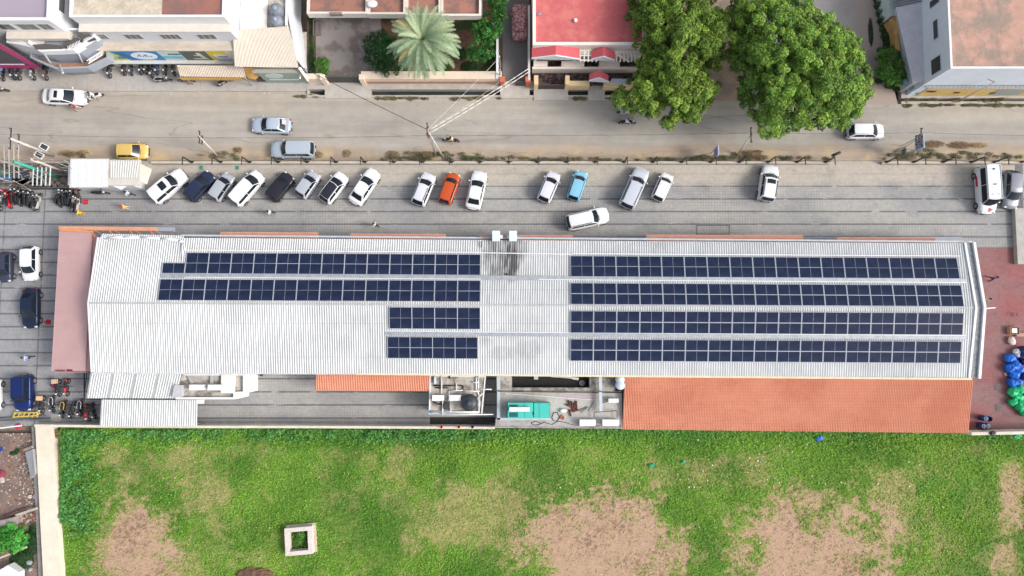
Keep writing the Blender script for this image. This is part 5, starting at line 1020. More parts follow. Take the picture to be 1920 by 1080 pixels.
mb = MB(O); a2 = P(998, 130, 1.2); mb.box((a2.x, a2.y, 0), (P(1195, 0, 1.2).x, a2.y + .25, 1.3))
for (x0, x1) in ((1000, 1026), (1052, 1094), (1122, 1160)): mb.box((P(x0, 0, 1.2).x, a2.y + .26, .1), (P(x1, 0, 1.2).x, a2.y + .8, 1.5))
mb.build('verandah_wall', M(C(238, 226, 214), .6, .05), hE)
mb = MB(O)
for x in (1004, 1077, 1150): c = P(x, 112, 1.5); mb = MB(O); mb.box((c.x - .14, c.y - .14, 0), (c.x + .14, c.y + .14, 3.2)); mb.build('pillar', WHITE, hE)
mb = MB(O); mb.smooth = True; mb.sq(P(1079, 38, 4.1), (.2, .22, .16), .9); mb.build('roof_vent', WHITE, hE); mb = MB(O); mb.smooth = True; mb.sq(P(1011, 26, 4.0), (.25, .15, .08), .8, rz=.4); mb.build('roof_fitting', M(C(140, 144, 160), .5, 0), hE)
FW = M(C(232, 204, 158), .75, .08, key='ochre_cream')
simple('front_wall', 'ochre cream front wall of the red-roofed house beside its gate', 'wall', lambda mb: mb.box((P(1062, 0, 1.2).x, YW(163, 1.0), 0), (P(1104, 0, 1.2).x, YW(163, 1.0) + .55, 1.35)), FW, o=P(1083, 163))
simple('front_wall', 'ochre cream front wall reaching under the leafy tree', 'wall', lambda mb: mb.box((P(1130, 0, 1.2).x, YW(163, 1.0), 0), (P(1206, 0, 1.2).x, YW(163, 1.0) + .5, 1.35)), FW, o=P(1168, 163))
g2 = thing('house_gate', 'dark double gate with cream piers before the patterned court', 'gate', P(1032, 163)); O2 = g2.location.copy()
mb = MB(O2); mb.box((P(1008, 0, 1).x, YW(162, .9), .15), (P(1059, 0, 1).x, YW(162, .9) + .07, 1.3)); [mb.box((P(1008 + i * 5, 0, 1).x, YW(162, .9) - .04, .15), (P(1009 + i * 5, 0, 1).x, YW(162, .9) - .001, 1.3)) for i in range(10)]; mb.build('leaf', M(C(84, 74, 72), .7, .2, 4), g2)
for x in (1005, 1063): mb = MB(O2); c = P(x, 155, .9); mb.box((c.x - .22, c.y - .5, 0), (c.x + .22, c.y + .5, 1.7)); mb.build('pier', FW, g2)
ge = thing('entry_porch', 'tiny red gabled porch above a white grille gate', 'porch', P(1124, 160)); O = ge.location.copy()
_h = hE; hE = ge; gable(1105, 1141, 131, 151, 2.3, .7); hE = _h
mb = MB(O)
for x in (1108, 1130): c = P(x, 156, 1); mb.box((c.x - .1, c.y, 0), (c.x + .1, c.y + .2, 2.2))
mb.build('post', DARK, ge); mb = MB(O); [mb.bar(P(1112 + i * 3, 160, .2), P(1112 + i * 3, 160, 1.3), .05, .05) for i in range(6)]; mb.build('grille_gate', M(C(190, 188, 186), .5, 0), ge)
simple('name_plate_board', 'pale blue board lying behind the ochre wall under tree', 'board', lambda mb: mb.prism([P(1147, 147, 1.6), P(1178, 148, 1.6), P(1176, 156, 1.4), P(1144, 155, 1.4)], 1.3), M(C(166, 176, 192), .6, .1), o=P(1160, 152, .13))

# F : corner building at the right
hF = thing('corner_building', 'white corner building with stained terracotta flat roof and low annexe', 'building', (XW(1830, 80), YW(80), 0)); O = hF.location.copy()
STN = (lambda n: n.out(n.scale(n.mix(n.ramp(n.noise(.22, 8, .72), .42, .58), C(190, 150, 134), C(150, 134, 122)), n.ramp(n.noise(1.2, 7, .75), .3, .7, .88, 1.08))))(NM('stained_terracotta', .85))
zF = 7.6; a = P(1783, 128, zF)
mb = MB(O); mb.box((a.x, a.y, 0), (a.x + 30, a.y + 30, zF - .35)); mb.build('wall', M(C(222, 230, 240), .6, .05, .8), hF)
mb = MB(O); mb.box((a.x + .15, a.y + .3, zF - .35), (a.x + 29, a.y + 29, zF - .28)); mb.build('roof_slab', STN, hF)
mb = MB(O); mb.ring([(a.x - .02, a.y - .02), (a.x + 30, a.y - .02), (a.x + 30, a.y + 30), (a.x - .02, a.y + 30)], .2, zF - .35, zF); mb.build('parapet', WHITE, hF)
for (p0, p1, z0, z1) in ((110, 140, 4.6, 6.2), (42, 78, 5.2, 6.0), (2, 16, 4.8, 6.4)):
    mb = MB(O); ya_, yb_ = YW(p1, 5), YW(p0, 5); mb.box((a.x - .06, ya_, z0), (a.x + .02, yb_, z1)); w_ = mb.build('window', M(C(200, 210, 220), .5, 0), hF); mb = MB(O); mb.box((a.x - .09, ya_ + .08, z0 + .08), (a.x - .062, yb_ - .08, z1 - .08)); mb.build('pane', M((.05, .05, .055), .3, 0), w_)
# low ribbed annexe roof west
mb = MB(O); 
mb.ribs(P(1712, 158, 2.9), P(1679, 14, 2.9), P(1738, 2, 3.5), P(1744, 148, 3.5), 38, .04, .35); mb.build('annexe_roof', [M(C(222, 218, 222), .5, .05), M(C(204, 200, 206), .5, .1)], hF)
mb = MB(O); mb.prism([P(1682, 15, 2.8), P(1738, 2, 2.8), P(1744, 150, 2.8), P(1714, 155, 2.8)], 0); mb.build('annexe_wall', M(C(190, 194, 190), .7, .1), hF)
mb = MB(O); mb.ribs(P(1679, 13, 3.0), P(1676, -30, 3.0), P(1742, -40, 3.6), P(1740, 1, 3.6), 10, .06, .5); mb.build('old_tin_roof', [M(C(150, 150, 156), .6, .2), M(C(120, 120, 126), .6, .2)], hF)
mb = MB(O); mb.box((P(1730, 0, 3.0).x, YW(158, 3.1), 2.8), (P(1730, 0, 3).x + 22, a.y, 3.1)); mb.build('white_shelf_roof', WHITE, hF)
mb = MB(O); mb.ribs(P(1734, 157, 3.1), P(1920, 157, 3.1), P(1920, 166, 2.7), P(1736, 166, 2.7), 75, .06, .4); mb.build('louvre_awning', [WHITE, M(C(136, 132, 128), .7, .1)], hF)
mb = MB(O); fy_ = YW(175, .9); mb.box((P(1722, 0, 1.2).x, fy_, 0), (P(1722, 0, 1.2).x + 22, fy_ + .15, 2.6)); mb.build('shop_front', M(C(222, 190, 120), .6, .12, 1.5), hF)
mb = MB(O); mb.box((P(1862, 170, 1.2).x, fy_ - .03, .4), (P(1918, 170, 1.2).x, fy_ - .002, 2.2)); mb.build('shutter', M(C(160, 166, 160), .6, .1, 3), hF)
mb = MB(O)
for (x, z) in ((1738, 1.6), (1745, 1.5), (1789, 1.2), (1857, 1.1)): c = P(x, 172, z); mb.box((c.x, fy_ - .035, z - .25), (c.x + .6, fy_ - .002, z + .15))
mb.build('sign_marking', M(C(96, 70, 50), .6, .2), hF)
mb = MB(O); mb.bar(P(1696, 150, 2.0), P(1718, 174, .6), .25, .5); mb.build('blue_side_wall', M(C(110, 150, 170), .6, .2, 2), hF)
mb = MB(O); mb.prism([P(1661, -20, 2.2), P(1678, -20, 2.2), P(1680, 28, 2.0), P(1669, 32, 2.0)], 0); mb.build('boundary_wall', M(C(200, 216, 212), .7, .1), hF)
mb = MB(O); mb.prism([P(1668, 36, 2.2), P(1681, 28, 2.4), P(1688, 95, 2.0), P(1680, 92, 1.9), P(1676, 60, 1.9)], 1.0); mb.build('ochre_lean_to', M(C(190, 150, 90), .7, .3, 2), hF)
# ---------------------------------------------------------------- cars
CT = {  # L, W, H, belt, rb, rt, wt, wb  (fractions from the rear), trunk factor, hood factor
    'hatch': dict(L=3.7, W=1.66, H=1.5, belt=.93, rb=.015, rt=.13, wt=.60, wb=.78, tr=1.0, hood=.95),
    'small': dict(L=3.35, W=1.5, H=1.5, belt=.92, rb=.01, rt=.10, wt=.64, wb=.80, tr=1.0, hood=.95),
    'sedan': dict(L=4.4, W=1.72, H=1.46, belt=.92, rb=.13, rt=.27, wt=.56, wb=.74, tr=.98, hood=.95),
    'suv': dict(L=4.4, W=1.82, H=1.72, belt=1.05, rb=.01, rt=.07, wt=.60, wb=.74, tr=1.0, hood=1.0),
    'mpv': dict(L=4.4, W=1.74, H=1.65, belt=1.0, rb=.01, rt=.07, wt=.66, wb=.82, tr=1.0, hood=.92),
    'van': dict(L=5.0, W=1.85, H=2.15, belt=1.15, rb=.005, rt=.025, wt=.74, wb=.82, tr=1.0, hood=.88)}
def paint(c, metal=0.0): return M(c, .28, .02, .5, metal=metal, spec=.5, key='car_paint')
TYRE = RUBBER; RIMM = M((.3, .3, .32), .4, 0, metal=.6, key='alloy'); LAMP = M((.55, .57, .6), .15, 0, key='headlamp'); TAIL = M((.32, .01, .015), .3, 0, key='tail_lamp')
def car(label, kind, rear, front, col, z0=.055, Lscale=None, roofcol=None, sunroof=False, rails=False, group='parked cars', rz_off=0, zref=.7, name='parked_car', extras=None, wscale=1.0, sticker=False, metal=0.0, hoodcol=None, cat='car'):
    A = P(*rear, zref); B = P(*front, zref); d = B - A; L = d.length; cpos = (A + B) / 2; ang = math.atan2(d.y, d.x)
    T = CT[kind]; L = L * 1.0; W = T['W'] * wscale; w_ = W / 2; H_ = T['H']; bz = T['belt']
    t = thing(name, label, cat, (cpos.x, cpos.y, z0), ang, group)
    X0 = lambda s_: (s_ - .5) * L
    # lower body loft
    mb = MB(); mb.smooth = True
    S = [0, .012, .05, .12, .25, .4, .55, .68, T['wb'], (T['wb'] + 1) / 2, .95, .985, 1.0]
    def ptop(s_):
        if s_ <= .015: return bz * (.80 if kind == 'sedan' else .86)
        if s_ < T['rb'] + .02: return bz * T['tr']
        if s_ <= T['wb']: return bz * (1 if s_ < .6 else 1 - (1 - T['hood']) * (s_ - .6) / .4)
        u = (s_ - T['wb']) / (1 - T['wb']); return bz * (T['hood'] - .10 * u - .20 * max(0, u - .75) / .25 * 1.0)
    def pw(s_):
        if s_ < .12: return .86 + .14 * math.sin(s_ / .12 * math.pi / 2) if s_ > 0 else .80
        if s_ > .82: u = (s_ - .82) / .18; return 1 - .06 * u - .24 * u ** 3
        return 1.0
    rows = []
    for s_ in S:
        h = ptop(s_); k = pw(s_); x = X0(s_)
        sec = [(.86, .20), (.97, .30), (1.0, .5), (1.0, h * .78), (.955, h * .93), (.86, h), (.5, h + .025), (0, h + .04)]
        sec = [(a * w_ * k, b) for a, b in sec]; row = [(x - (.10 * L * .12 if False else 0), y, z) for y, z in sec] + [(x, -y, z) for y, z in sec[-2::-1]]
        # bow the nose and tail
        bow = .055 * L if s_ > .9 else (-.025 * L if s_ < .06 else 0); kk = (s_ - .9) / .1 if s_ > .9 else (.06 - s_) / .06 if s_ < .06 else 0
        row = [(x_ - bow * kk * (abs(y) / w_) ** 2 if bow else x_, y, z) for x_, y, z in row]; rows.append(row)
    n_ = len(rows[0]); vs = [p for r in rows for p in r]; fs = [((i + 1) * n_ + j, (i + 1) * n_ + j + 1, i * n_ + j + 1, i * n_ + j) for i in range(len(rows) - 1) for j in range(n_ - 1)]
    fs += [list(range(n_)), list(range(len(vs) - 1, len(vs) - n_ - 1, -1))]; fs += [(i * n_, i * n_ + n_ - 1, (i + 1) * n_ + n_ - 1, (i + 1) * n_) for i in range(len(rows) - 1)]
    mb.add(vs, fs); 
    # greenhouse
    bw, tw = .875 * w_, .70 * w_ if kind not in ('van',) else .82 * w_
    if kind in ('mpv', 'suv'): tw = .76 * w_
    rb, rt, wt, wb = [X0(T[k]) for k in ('rb', 'rt', 'wt', 'wb')]; zb = bz - .06; fb = .045 * L; rbw = .018 * L
    def gp(side, a, v, off=0.0):
        """side f/r: point on the front/rear pane; a 0 base..1 top; v -1..1 across"""
        if side == 'f': x = wb + (wt - wb) * a + fb * (1 - v * v) * (1 - .5 * a) - fb * .5; o_ = (off * .7, 0, off * .8)
        else: x = rb + (rt - rb) * a - rbw * (1 - v * v); o_ = (-off * .8, 0, off * .5)
        hw = bw + (tw - bw) * a; return (x + o_[0], v * hw, zb + (H_ - zb - .03) * a + .03 * (1 - v * v) * a + o_[2])
    V_ = [-1, -.85, -.5, 0, .5, .85, 1]; prof = [('r', a) for a in (0, .35, .7, .93, 1)] + [('top', u) for u in (.25, .5, .75)] + [('f', a) for a in (1, .93, .7, .35, 0)]
    g = []
    for s_, a in prof:
        if s_ == 'top':
            r0 = [gp('r', 1, v) for v in V_]; r1 = [gp('f', 1, v) for v in V_]; crown = .035 * math.sin(a * math.pi)
            g.append([tuple(p + (q_ - p) * a + (crown if k == 2 else 0) for k, (p, q_) in enumerate(zip(A_, B_))) for A_, B_ in zip(r0, r1)])
        else: g.append([gp(s_, a, v) for v in V_])
    m_ = len(V_); vs = [p for r in g for p in r]; fs = [(i * m_ + j, (i + 1) * m_ + j, (i + 1) * m_ + j + 1, i * m_ + j + 1) for i in range(len(g) - 1) for j in range(m_ - 1)]
    fs = [f[::-1] for f in fs]
    mb.add(vs, fs)
    for sgn_, jj in ((-1, 0), (1, m_ - 1)):   # side walls of the cabin
        top = [r[jj] for r in g]; base = [(p[0] , sgn_ * bw, zb) for p in top]; nn = len(top)
        f2 = [(i, i + 1, nn + i + 1, nn + i) for i in range(nn - 1)]
        if sgn_ > 0: f2 = [f[::-1] for f in f2]
        mb.add(top + base, f2)
    mb.build('body', paint(col, metal), t, angle=38)
    def pane(nm, fn, us, vs_, m__=GLASSD):
        q_ = MB(); q_.smooth = True; pts = [fn(a, v) for a in us for v in vs_]; k = len(vs_)
        ff = [(i * k + j, i * k + j + 1, (i + 1) * k + j + 1, (i + 1) * k + j) for i in range(len(us) - 1) for j in range(k - 1)]; q_.add(pts, ff); return q_.build(nm, m__, t)
    VV = [-.9, -.6, -.3, 0, .3, .6, .9]; 
    pane('windscreen', lambda a, v: gp('f', a, v * (1 - .03 * a), .014), [.04, .35, .65, .93], VV)
    pane('rear_window', lambda a, v: gp('r', a, v * .94, .014), [.12 if kind != 'sedan' else .05, .5, .9], VV[::-1])
    def sp(sg, x, a, off=.012): hw = bw + (tw - bw) * a; return (x, sg * (hw + off), zb + (H_ - zb - .03) * a + off * .4)
    xr0, xr1, xf0, xf1 = rb + (.06 if kind != 'sedan' else .05) * L, rt + .05 * L, wb - .02 * L, wt - .005 * L
    for sg in (-1, 1):
        lo, hi = .14, .86; xm = (xr1 + xf1) / 2 + .02 * L
        fx = lambda a, e0, e1: e0 + (e1 - e0) * a
        for (p0, p1, q0, q1) in ((fx(lo, xr0, xr1), xm - .03, fx(hi, xr0, xr1), xm - .03), (xm + .03, fx(lo, xf0, xf1), xm + .03, fx(hi, xf0, xf1))):
            q_ = MB(); q_.add([sp(sg, p0, lo), sp(sg, p1, lo), sp(sg, q1, hi), sp(sg, q0, hi)], [(0, 1, 2, 3) if sg < 0 else (3, 2, 1, 0)]); q_.build('side_window', GLASSD, t)
    rr = .31 if kind not in ('suv', 'van') else .35
    for fx_ in (.18, .81):
        for sg in (-1, 1):
            q_ = MB(); q_.smooth = True; c = (X0(fx_), sg * (w_ - .10), rr); q_.tube((c[0], c[1] - sg * .10, rr), (c[0], c[1] + sg * .125, rr), rr, 20); wh = q_.build('wheel', TYRE, t, angle=40)
            q_ = MB(); q_.smooth = True; q_.tube((c[0], c[1] + sg * .12, rr), (c[0], c[1] + sg * .135, rr), rr * .62, 16); q_.build('rim', RIMM, wh, angle=40)
    for sg in (-1, 1):
        q_ = MB(); q_.smooth = True; q_.sq((X0(.958), sg * w_ * .66, bz * .70), (.13, .16, .09), .7, 10, 6); q_.build('headlight', LAMP, t)
        q_ = MB(); q_.smooth = True; q_.sq((X0(.022), sg * w_ * .74, bz * .80), (.07, .13, .10), .6, 8, 5); q_.build('tail_light', TAIL, t)
        q_ = MB(); q_.smooth = True; q_.sq((X0(T['wb'] - .045), sg * (w_ + .08), bz + .04), (.07, .11, .07), .7, 8, 5); q_.build('mirror', paint(col, metal), t)
    q_ = MB(); q_.box((X0(.0) - .02, -w_ * .6, .32), (X0(.02), w_ * .6, .45)); q_.build('bumper_trim', DARK, t); q_ = MB(); q_.box((X0(.97), -w_ * .55, .3), (X0(1.0) - .01, w_ * .55, .42)); q_.build('bumper_trim', DARK, t)
    if roofcol is not None:
        q_ = MB(); q_.smooth = True; r0 = lambda v, u: tuple(p + (q__ - p) * u + ((.035 * math.sin(u * math.pi) + .008) if k == 2 else 0) for k, (p, q__) in enumerate(zip(gp('r', 1, v), gp('f', 1, v))))
        pane('roof_panel', lambda a, v: r0(v * 1.03, a), [.0, .25, .5, .75, 1.0], VV[::-1], paint(roofcol))
    if sunroof:
        q_ = MB(); u0, u1 = sunroof if isinstance(sunroof, tuple) else (.58, .82); r0 = lambda v, u: tuple(p + (q__ - p) * u + ((.035 * math.sin(u * math.pi) + .012) if k == 2 else 0) for k, (p, q__) in enumerate(zip(gp('r', 1, v), gp('f', 1, v))))
        pane('sunroof', lambda a, v: r0(v * .72, a), [u0, u1], VV[::-1], GLASSD)
    if rails:
        for sg in (-1, 1):
            q_ = MB(); pts = [Vector(gp('r', 1, sg * .93)) + Vector((.1, 0, .05)), Vector(gp('f', 1, sg * .93)) + Vector((-.15, 0, .05))]; q_.bar(pts[0], pts[1], .05, .06); q_.build('roof_rail', DARK if rails == 'dark' else M((.4, .4, .42), .4, 0, metal=.5), t)
    # hood seam and wipers
    q_ = MB(); hz = ptop(T['wb'] + .01) + .05; q_.bar((X0(T['wb']) + .05, -w_ * .55, hz), (X0(T['wb']) + .09, w_ * .1, hz), .03, .02); q_.build('wiper', BLACK, t)
    q_ = MB(); q_.box((X0(0) - .035, -.22, .5), (X0(0) - .012, .22, .62)); q_.build('number_plate', M(C(220, 220, 214), .5, 0), t)
    if sticker: pane('rear_sticker', lambda a, v: gp('r', a, v, .022), [.1, .6], [-.05, -.45, -.8], M(C(226, 180, 180), .5, 0))
    if extras: extras(t, X0, w_, H_, bz, gp, sp)
    return t
W1 = C(226, 228, 230, 1.12); SILV = C(176, 182, 190); 
car('white SUV with dark sunroof parked beside the guard cabin', 'suv', (287.5, 374.2), (346.7, 324.2), W1, sunroof=(.55, .85))
car('navy blue hatchback parked second from left in the slanted row', 'hatch', (352.5, 372.5), (396.7, 325.8), C(42, 52, 80), metal=.2)
car('tiny silver hatchback parked between the navy car and white people carrier', 'small', (400.3, 374.2), (432.5, 327.5), C(192, 196, 202), metal=.3)
car('long white people carrier parked fourth from left in slanted row', 'mpv', (439, 380.8), (489, 325), W1)
car('dark plum hatchback parked between white people carrier and silver hatchback', 'hatch', (506.7, 373.3), (544, 327.5), C(44, 42, 52), metal=.2)
car('silver hatchback parked between dark plum car and black-roofed car', 'hatch', (561.7, 368.3), (593, 323.5), C(196, 200, 208), wscale=.93, metal=.3)
car('white hatchback with a black roof in the slanted row', 'hatch', (606.5, 377.7), (645, 326.7), W1, roofcol=(.02, .02, .03))
car('white sedan at the right end of the slanted row of eight', 'sedan', (663, 381.5), (704.5, 319), W1)
car('silver-white hatchback with dark-edged roof, just left of the orange car', 'hatch', (782.5, 384.4), (806.6, 325.6), C(214, 216, 224), rails='dark')
car('bright orange small hatchback between two pale cars', 'small', (832.6, 381.5), (853, 324.7), C(206, 88, 44), metal=.2)
car('white sedan with pale rear window, just right of the orange car', 'sedan', (885.6, 393), (901, 320.8), W1)
car('silver-white hatchback parked left of the light blue car', 'hatch', (1017.5, 378.3), (1040.8, 323.3), C(216, 216, 224), wscale=.95)
car('light blue small hatchback in the parking row', 'small', (1073.3, 375), (1091.7, 320.8), C(132, 190, 216))
car('long silver people carrier parked left of the small white car', 'suv', (1172.5, 390), (1205.8, 315.8), C(204, 208, 218), rails='dark', metal=.2)
car('small boxy white hatchback right of the long silver people carrier', 'small', (1230.8, 375.8), (1253.3, 325.8), W1)
car('white SUV with chrome roof rails driving on the paving', 'suv', (1062.5, 419), (1141, 401.7), W1, rails='dark', name='moving_car', group='cars')
car('white SUV with dark pillars and sunroof parked alone, facing the fence', 'suv', (1435, 377.5), (1445, 310), W1, sunroof=(.7, .92), rails='dark', name='parked_car')
def amb(t, X0, w_, H_, bz, gp, sp):
    for i in range(8):
        q_ = MB(); x = X0(.1 + i * .075); q_.bar((x, -w_ * .62, H_ + .055), (x, w_ * .62, H_ + .055), .03, .02); q_.build('roof_ridge', M(C(200, 200, 200), .5, 0), t)
    q_ = MB(); q_.ring([(X0(.02), -w_ * .8), (X0(.73), -w_ * .8), (X0(.73), w_ * .8), (X0(.02), w_ * .8)], .05, H_ + .0, H_ + .07); q_.build('roof_rim', M(C(210, 212, 214), .5, 0), t)
    q_ = MB(); q_.box((X0(.42), -.18, H_ + .04), (X0(.44), .18, H_ + .08)); q_.box((X0(.1), -.1, H_ + .04), (X0(.13), .06, H_ + .1)); q_.build('roof_vent', DARK, t)
    q_ = MB(); q_.ring([(X0(.62), -.35), (X0(.66), -.35), (X0(.66), .35), (X0(.62), .35)], .02, H_ + .04, H_ + .06); q_.build('roof_emblem', M(C(150, 130, 128), .5, 0), t)
    RS = M((.5, .03, .06), .4, .05)
    for i in range(2): q_ = MB(); x = X0(.88 + i * .03); q_.add([(X0(.87) + i * .12, .05 + i * .22, bz * .93 + .02), (X0(.96) + i * .02, -.1 + i * .1, bz * .84 + .03), (X0(.96) + i * .02, 0 + i * .1, bz * .84 + .03), (X0(.89) + i * .12, .18 + i * .22, bz * .93 + .02)], [(0, 1, 2, 3)]); q_.build('bonnet_stripe', RS, t)
    q_ = MB(); q_.box((X0(.2), -w_ - .004, .55), (X0(.42), -w_ + .01, .9)); q_.build('side_stripe', RS, t)
car('white high-roofed ambulance van with red markings parked at right', 'van', (1836, 316), (1842, 404), W1, zref=0, name='ambulance_van', extras=amb, group=None, cat='van')
car('grey hatchback parked at the far right beside the ambulance van', 'hatch', (1889, 323), (1885, 394), C(128, 132, 140), zref=0, metal=.3)
car('white hatchback driving right along the road near the junction', 'hatch', (1588.5, 246), (1658, 246), W1, z0=.0, name='moving_car', group='cars')
car('white sedan with black sunroof on the road before the shops', 'sedan', (79.5, 180), (163, 183), W1, z0=0, sunroof=(.35, .6), name='moving_car', group='cars')
car('silver sedan with a pink rear sticker driving left on the road', 'sedan', (546, 236), (471.7, 234), C(188, 200, 214), z0=0, sticker=True, name='moving_car', group='cars', metal=.2)
car('silver people carrier parked on the sandy verge below silver sedan', 'suv', (590.5, 281), (508, 280.8), C(186, 196, 206), z0=0, metal=.2)
car('yellow hatchback parked on the verge above the guard cabin', 'hatch', (219, 283.7), (277.5, 283.7), C(212, 180, 104), z0=0)
car('dark slate hatchback cut by the left edge, beside white hatchback', 'hatch', (17, 474), (17, 530), C(66, 72, 92), zref=0, metal=.3)
car('white hatchback with black wheels parked left of the pink porch', 'hatch', (66, 463), (66, 528), W1, zref=0)
car('dark navy sedan parked left of the porch below the white hatchback', 'sedan', (67, 541), (66, 616), C(36, 46, 68), zref=0, metal=.3)
car('royal blue SUV parked near the lower left gate', 'suv', (54, 702), (54, 769), C(28, 48, 104), zref=0, rails='dark', metal=.3)
car('white hatchback cut by the left edge beside the blue SUV', 'hatch', (-4, 710), (-4, 771), W1, zref=0)
# covered car
cc = thing('covered_car', 'car under a mottled pinkish cover in the dark driveway', 'car', P(974, 47, .12)); mb = MB(); mb.smooth = True
CVR = (lambda n: n.out(n.mix(n.ramp(n.noise(5, 3), .42, .58), C(196, 158, 160), C(140, 84, 80)), n.noise(4), .06))(NM('car_cover', .8))
mb.sq((0, 0, .55), (.86, 1.95, .55), .35, 28, 12); mb.sq((0, -.15, 1.05), (.68, 1.15, .42), .45, 24, 10, amp=.02); mb.build('cover', CVR, cc)
mb = MB(); [mb.sq((sx, sy, .05), (.12, .32, .2), .8) for sx in (-.7, .7) for sy in (-1.2, 1.2)]; mb.build('wheels', RUBBER, cc)
mb = MB(); mb.sq((-.92, .75, 1.0), (.1, .08, .08), .8); mb.sq((.92, .75, 1.0), (.1, .08, .08), .8); mb.build('mirrors', CVR, cc)

# ---------------------------------------------------------------- motorcycles
def moto(label, px, py, ang, col=(.02, .02, .025), kind='bike', z=.055, seat=(.015, .015, .017), box=None, rim=None, cat=None, group='parked motorbikes', L=1.9):
    """ang: heading of the front in degrees, picture sense (0 = right, 90 = up)"""
    t = thing('scooter' if kind == 'scooter' else 'motorcycle', label, cat or ('scooter' if kind == 'scooter' else 'motorcycle'), P(px, py, z), R(ang), group)
    h = L / 2; r = .29 if kind == 'bike' else .22; wb_ = h - r; pc = M(col, .3, .05, key='bike_paint')
    for x in (-wb_, wb_):
        q_ = MB(); q_.smooth = True; q_.tube((x, -.05, r), (x, .05, r), r, 16); wh = q_.build('wheel', RUBBER, t, angle=40); q_ = MB(); q_.tube((x, -.055, r), (x, .055, r), r * .55, 12); q_.build('hub', RIMM, wh)
    q_ = MB(); q_.smooth = True
    if kind == 'bike':
        q_.sq((.22, 0, .82), (.27, .15, .13), .75, 12, 7); q_.build('fuel_tank', pc, t); q_ = MB(); q_.sq((.02, 0, .45), (.28, .14, .22), .6, 10, 6); q_.bar((-.6, 0, .62), (.6, 0, .62), .08, .12); q_.build('engine', DARK, t)
        q_ = MB(); q_.smooth = True; q_.sq((-.33, 0, .84), (.40, .13, .06), .6, 12, 6); q_.build('seat', M(seat, .7, .1), t); q_ = MB(); q_.smooth = True; q_.sq((-.72, 0, .72), (.17, .10, .09), .7); q_.build('tail_cowl', pc, t)
        q_ = MB(); q_.smooth = True; q_.sq((wb_, 0, r * 2 + .03), (.2, .07, .03), .8); q_.build('mudguard', pc, t)
    else:
        q_.sq((.48, 0, .62), (.10, .22, .36), .7, 12, 7); q_.sq((-.42, 0, .52), (.42, .18, .24), .6, 14, 7); q_.box((-.1, -.17, .3), (.45, .17, .36)); q_.build('bodywork', pc, t)
        q_ = MB(); q_.smooth = True; q_.sq((-.36, 0, .79), (.38, .15, .06), .6, 12, 6); q_.build('seat', M(seat, .7, .1), t)
    q_ = MB(); q_.smooth = True; hb = .62; q_.path([(.38, -.34, 1.02), (.5, -.12, .98), (.5, .12, .98), (.38, .34, 1.02)], .025, 6); q_.tube((wb_ - .02, -.09, r), (.5, -.07, .98), .03, 6); q_.tube((wb_ - .02, .09, r), (.5, .07, .98), .03, 6); q_.build('handlebar', M((.25, .25, .26), .4, 0, metal=.5), t)
    q_ = MB(); q_.smooth = True; q_.sq((.6, 0, .9), (.09, .1, .1), .8); q_.build('headlight', LAMP, t)
    for s in (-1, 1): q_ = MB(); q_.smooth = True; q_.tube((.42, s * .22, 1.02), (.45, s * .3, 1.16), .012, 5); q_.sq((.45, s * .31, 1.18), (.03, .07, .045), .8, 8, 4); q_.build('mirror', DARK, t)
    if rim is not None: q_ = MB(); q_.smooth = True; q_.path([(.05, -.19, .76), (-.5, -.2, .78), (-.74, -.1, .8), (-.76, .1, .8), (-.5, .2, .78), (.05, .19, .76)], .035, 6); q_.build('side_trim', M(rim, .4, 0), t)
    if box: q_ = MB(); q_.box((-.95, -.24, .84), (-.5, .24, 1.2)); q_.build('carrier_box', M(box, .7, .08), t)
    q_ = MB(); q_.tube((-.1, .12, .4), (-.15, .42, .02), .02, 5); q_.build('kickstand', DARK, t)
    return t
def RGB(r, g, b): return C(r, g, b)
K = (.018, .018, .02)
mlist = [  # before the shops, fronts towards the street or wall
    ('scooter with bright blue seat cover, leftmost before the magenta sign', 11, 138, 268, K, 'scooter', .14, RGB(80, 160, 220)),
    ('black motorcycle with pink tank, second below the magenta sign', 28, 137, 285, K, 'bike', .14), ('black motorcycle third below the magenta sign, tilted right', 43, 137, 262, K, 'bike', .14),
    ('white-fronted motorcycle fourth below the magenta sign', 67, 137, 275, RGB(190, 190, 185), 'bike', .14), ('black motorcycle with pinkish tail beside the grey balcony corner', 91, 137, 272, RGB(150, 110, 110), 'bike', .14),
    ('black motorcycle alone at the foot of grey balcony, right side', 211, 133, 265, K, 'bike', .14), ('black motorcycle left of a close pair below the oval sign', 238, 128, 268, K, 'bike', .14), ('black scooter right of a close pair below the oval sign', 250, 128, 272, RGB(50, 50, 54), 'scooter', .14),
    ('black motorcycle left in the cluster under the white sign', 271, 127, 258, K, 'bike', .14), ('black motorcycle second in the cluster under the white sign', 279, 126, 265, RGB(60, 60, 64), 'bike', .14), ('motorcycle pulled forward of the cluster under white sign', 288, 133, 275, K, 'bike', .14),
    ('motorcycle with dark blue tank in the cluster under white sign', 299, 127, 268, RGB(30, 50, 120), 'bike', .14), ('black scooter beside the blue-tanked motorcycle', 314, 127, 268, K, 'scooter', .14), ('black motorcycle half hidden by the cream ribbed awning', 330, 129, 272, K, 'bike', .14)]
for r_ in mlist: moto(r_[0], r_[1], r_[2], r_[3], r_[4], r_[5], r_[6], **({'seat': r_[7]} if len(r_) > 7 else {}))
moto('scooter with pale grey rim parked sideways before the shops', 309, 152.5, 5, RGB(60, 60, 62), 'scooter', .14, rim=RGB(200, 200, 198)); moto('black motorcycle parked sideways below the yellow awning fascia', 352, 153, 180, K, 'bike', .14)
moto('black and white motorcycle parked askew, nearest the manhole stain', 425, 156, 25, K, 'bike', .14, rim=RGB(190, 190, 190)); moto('black motorcycle entering from the left edge of the road', 5, 171.5, 0, K, 'bike', .0, group=None)
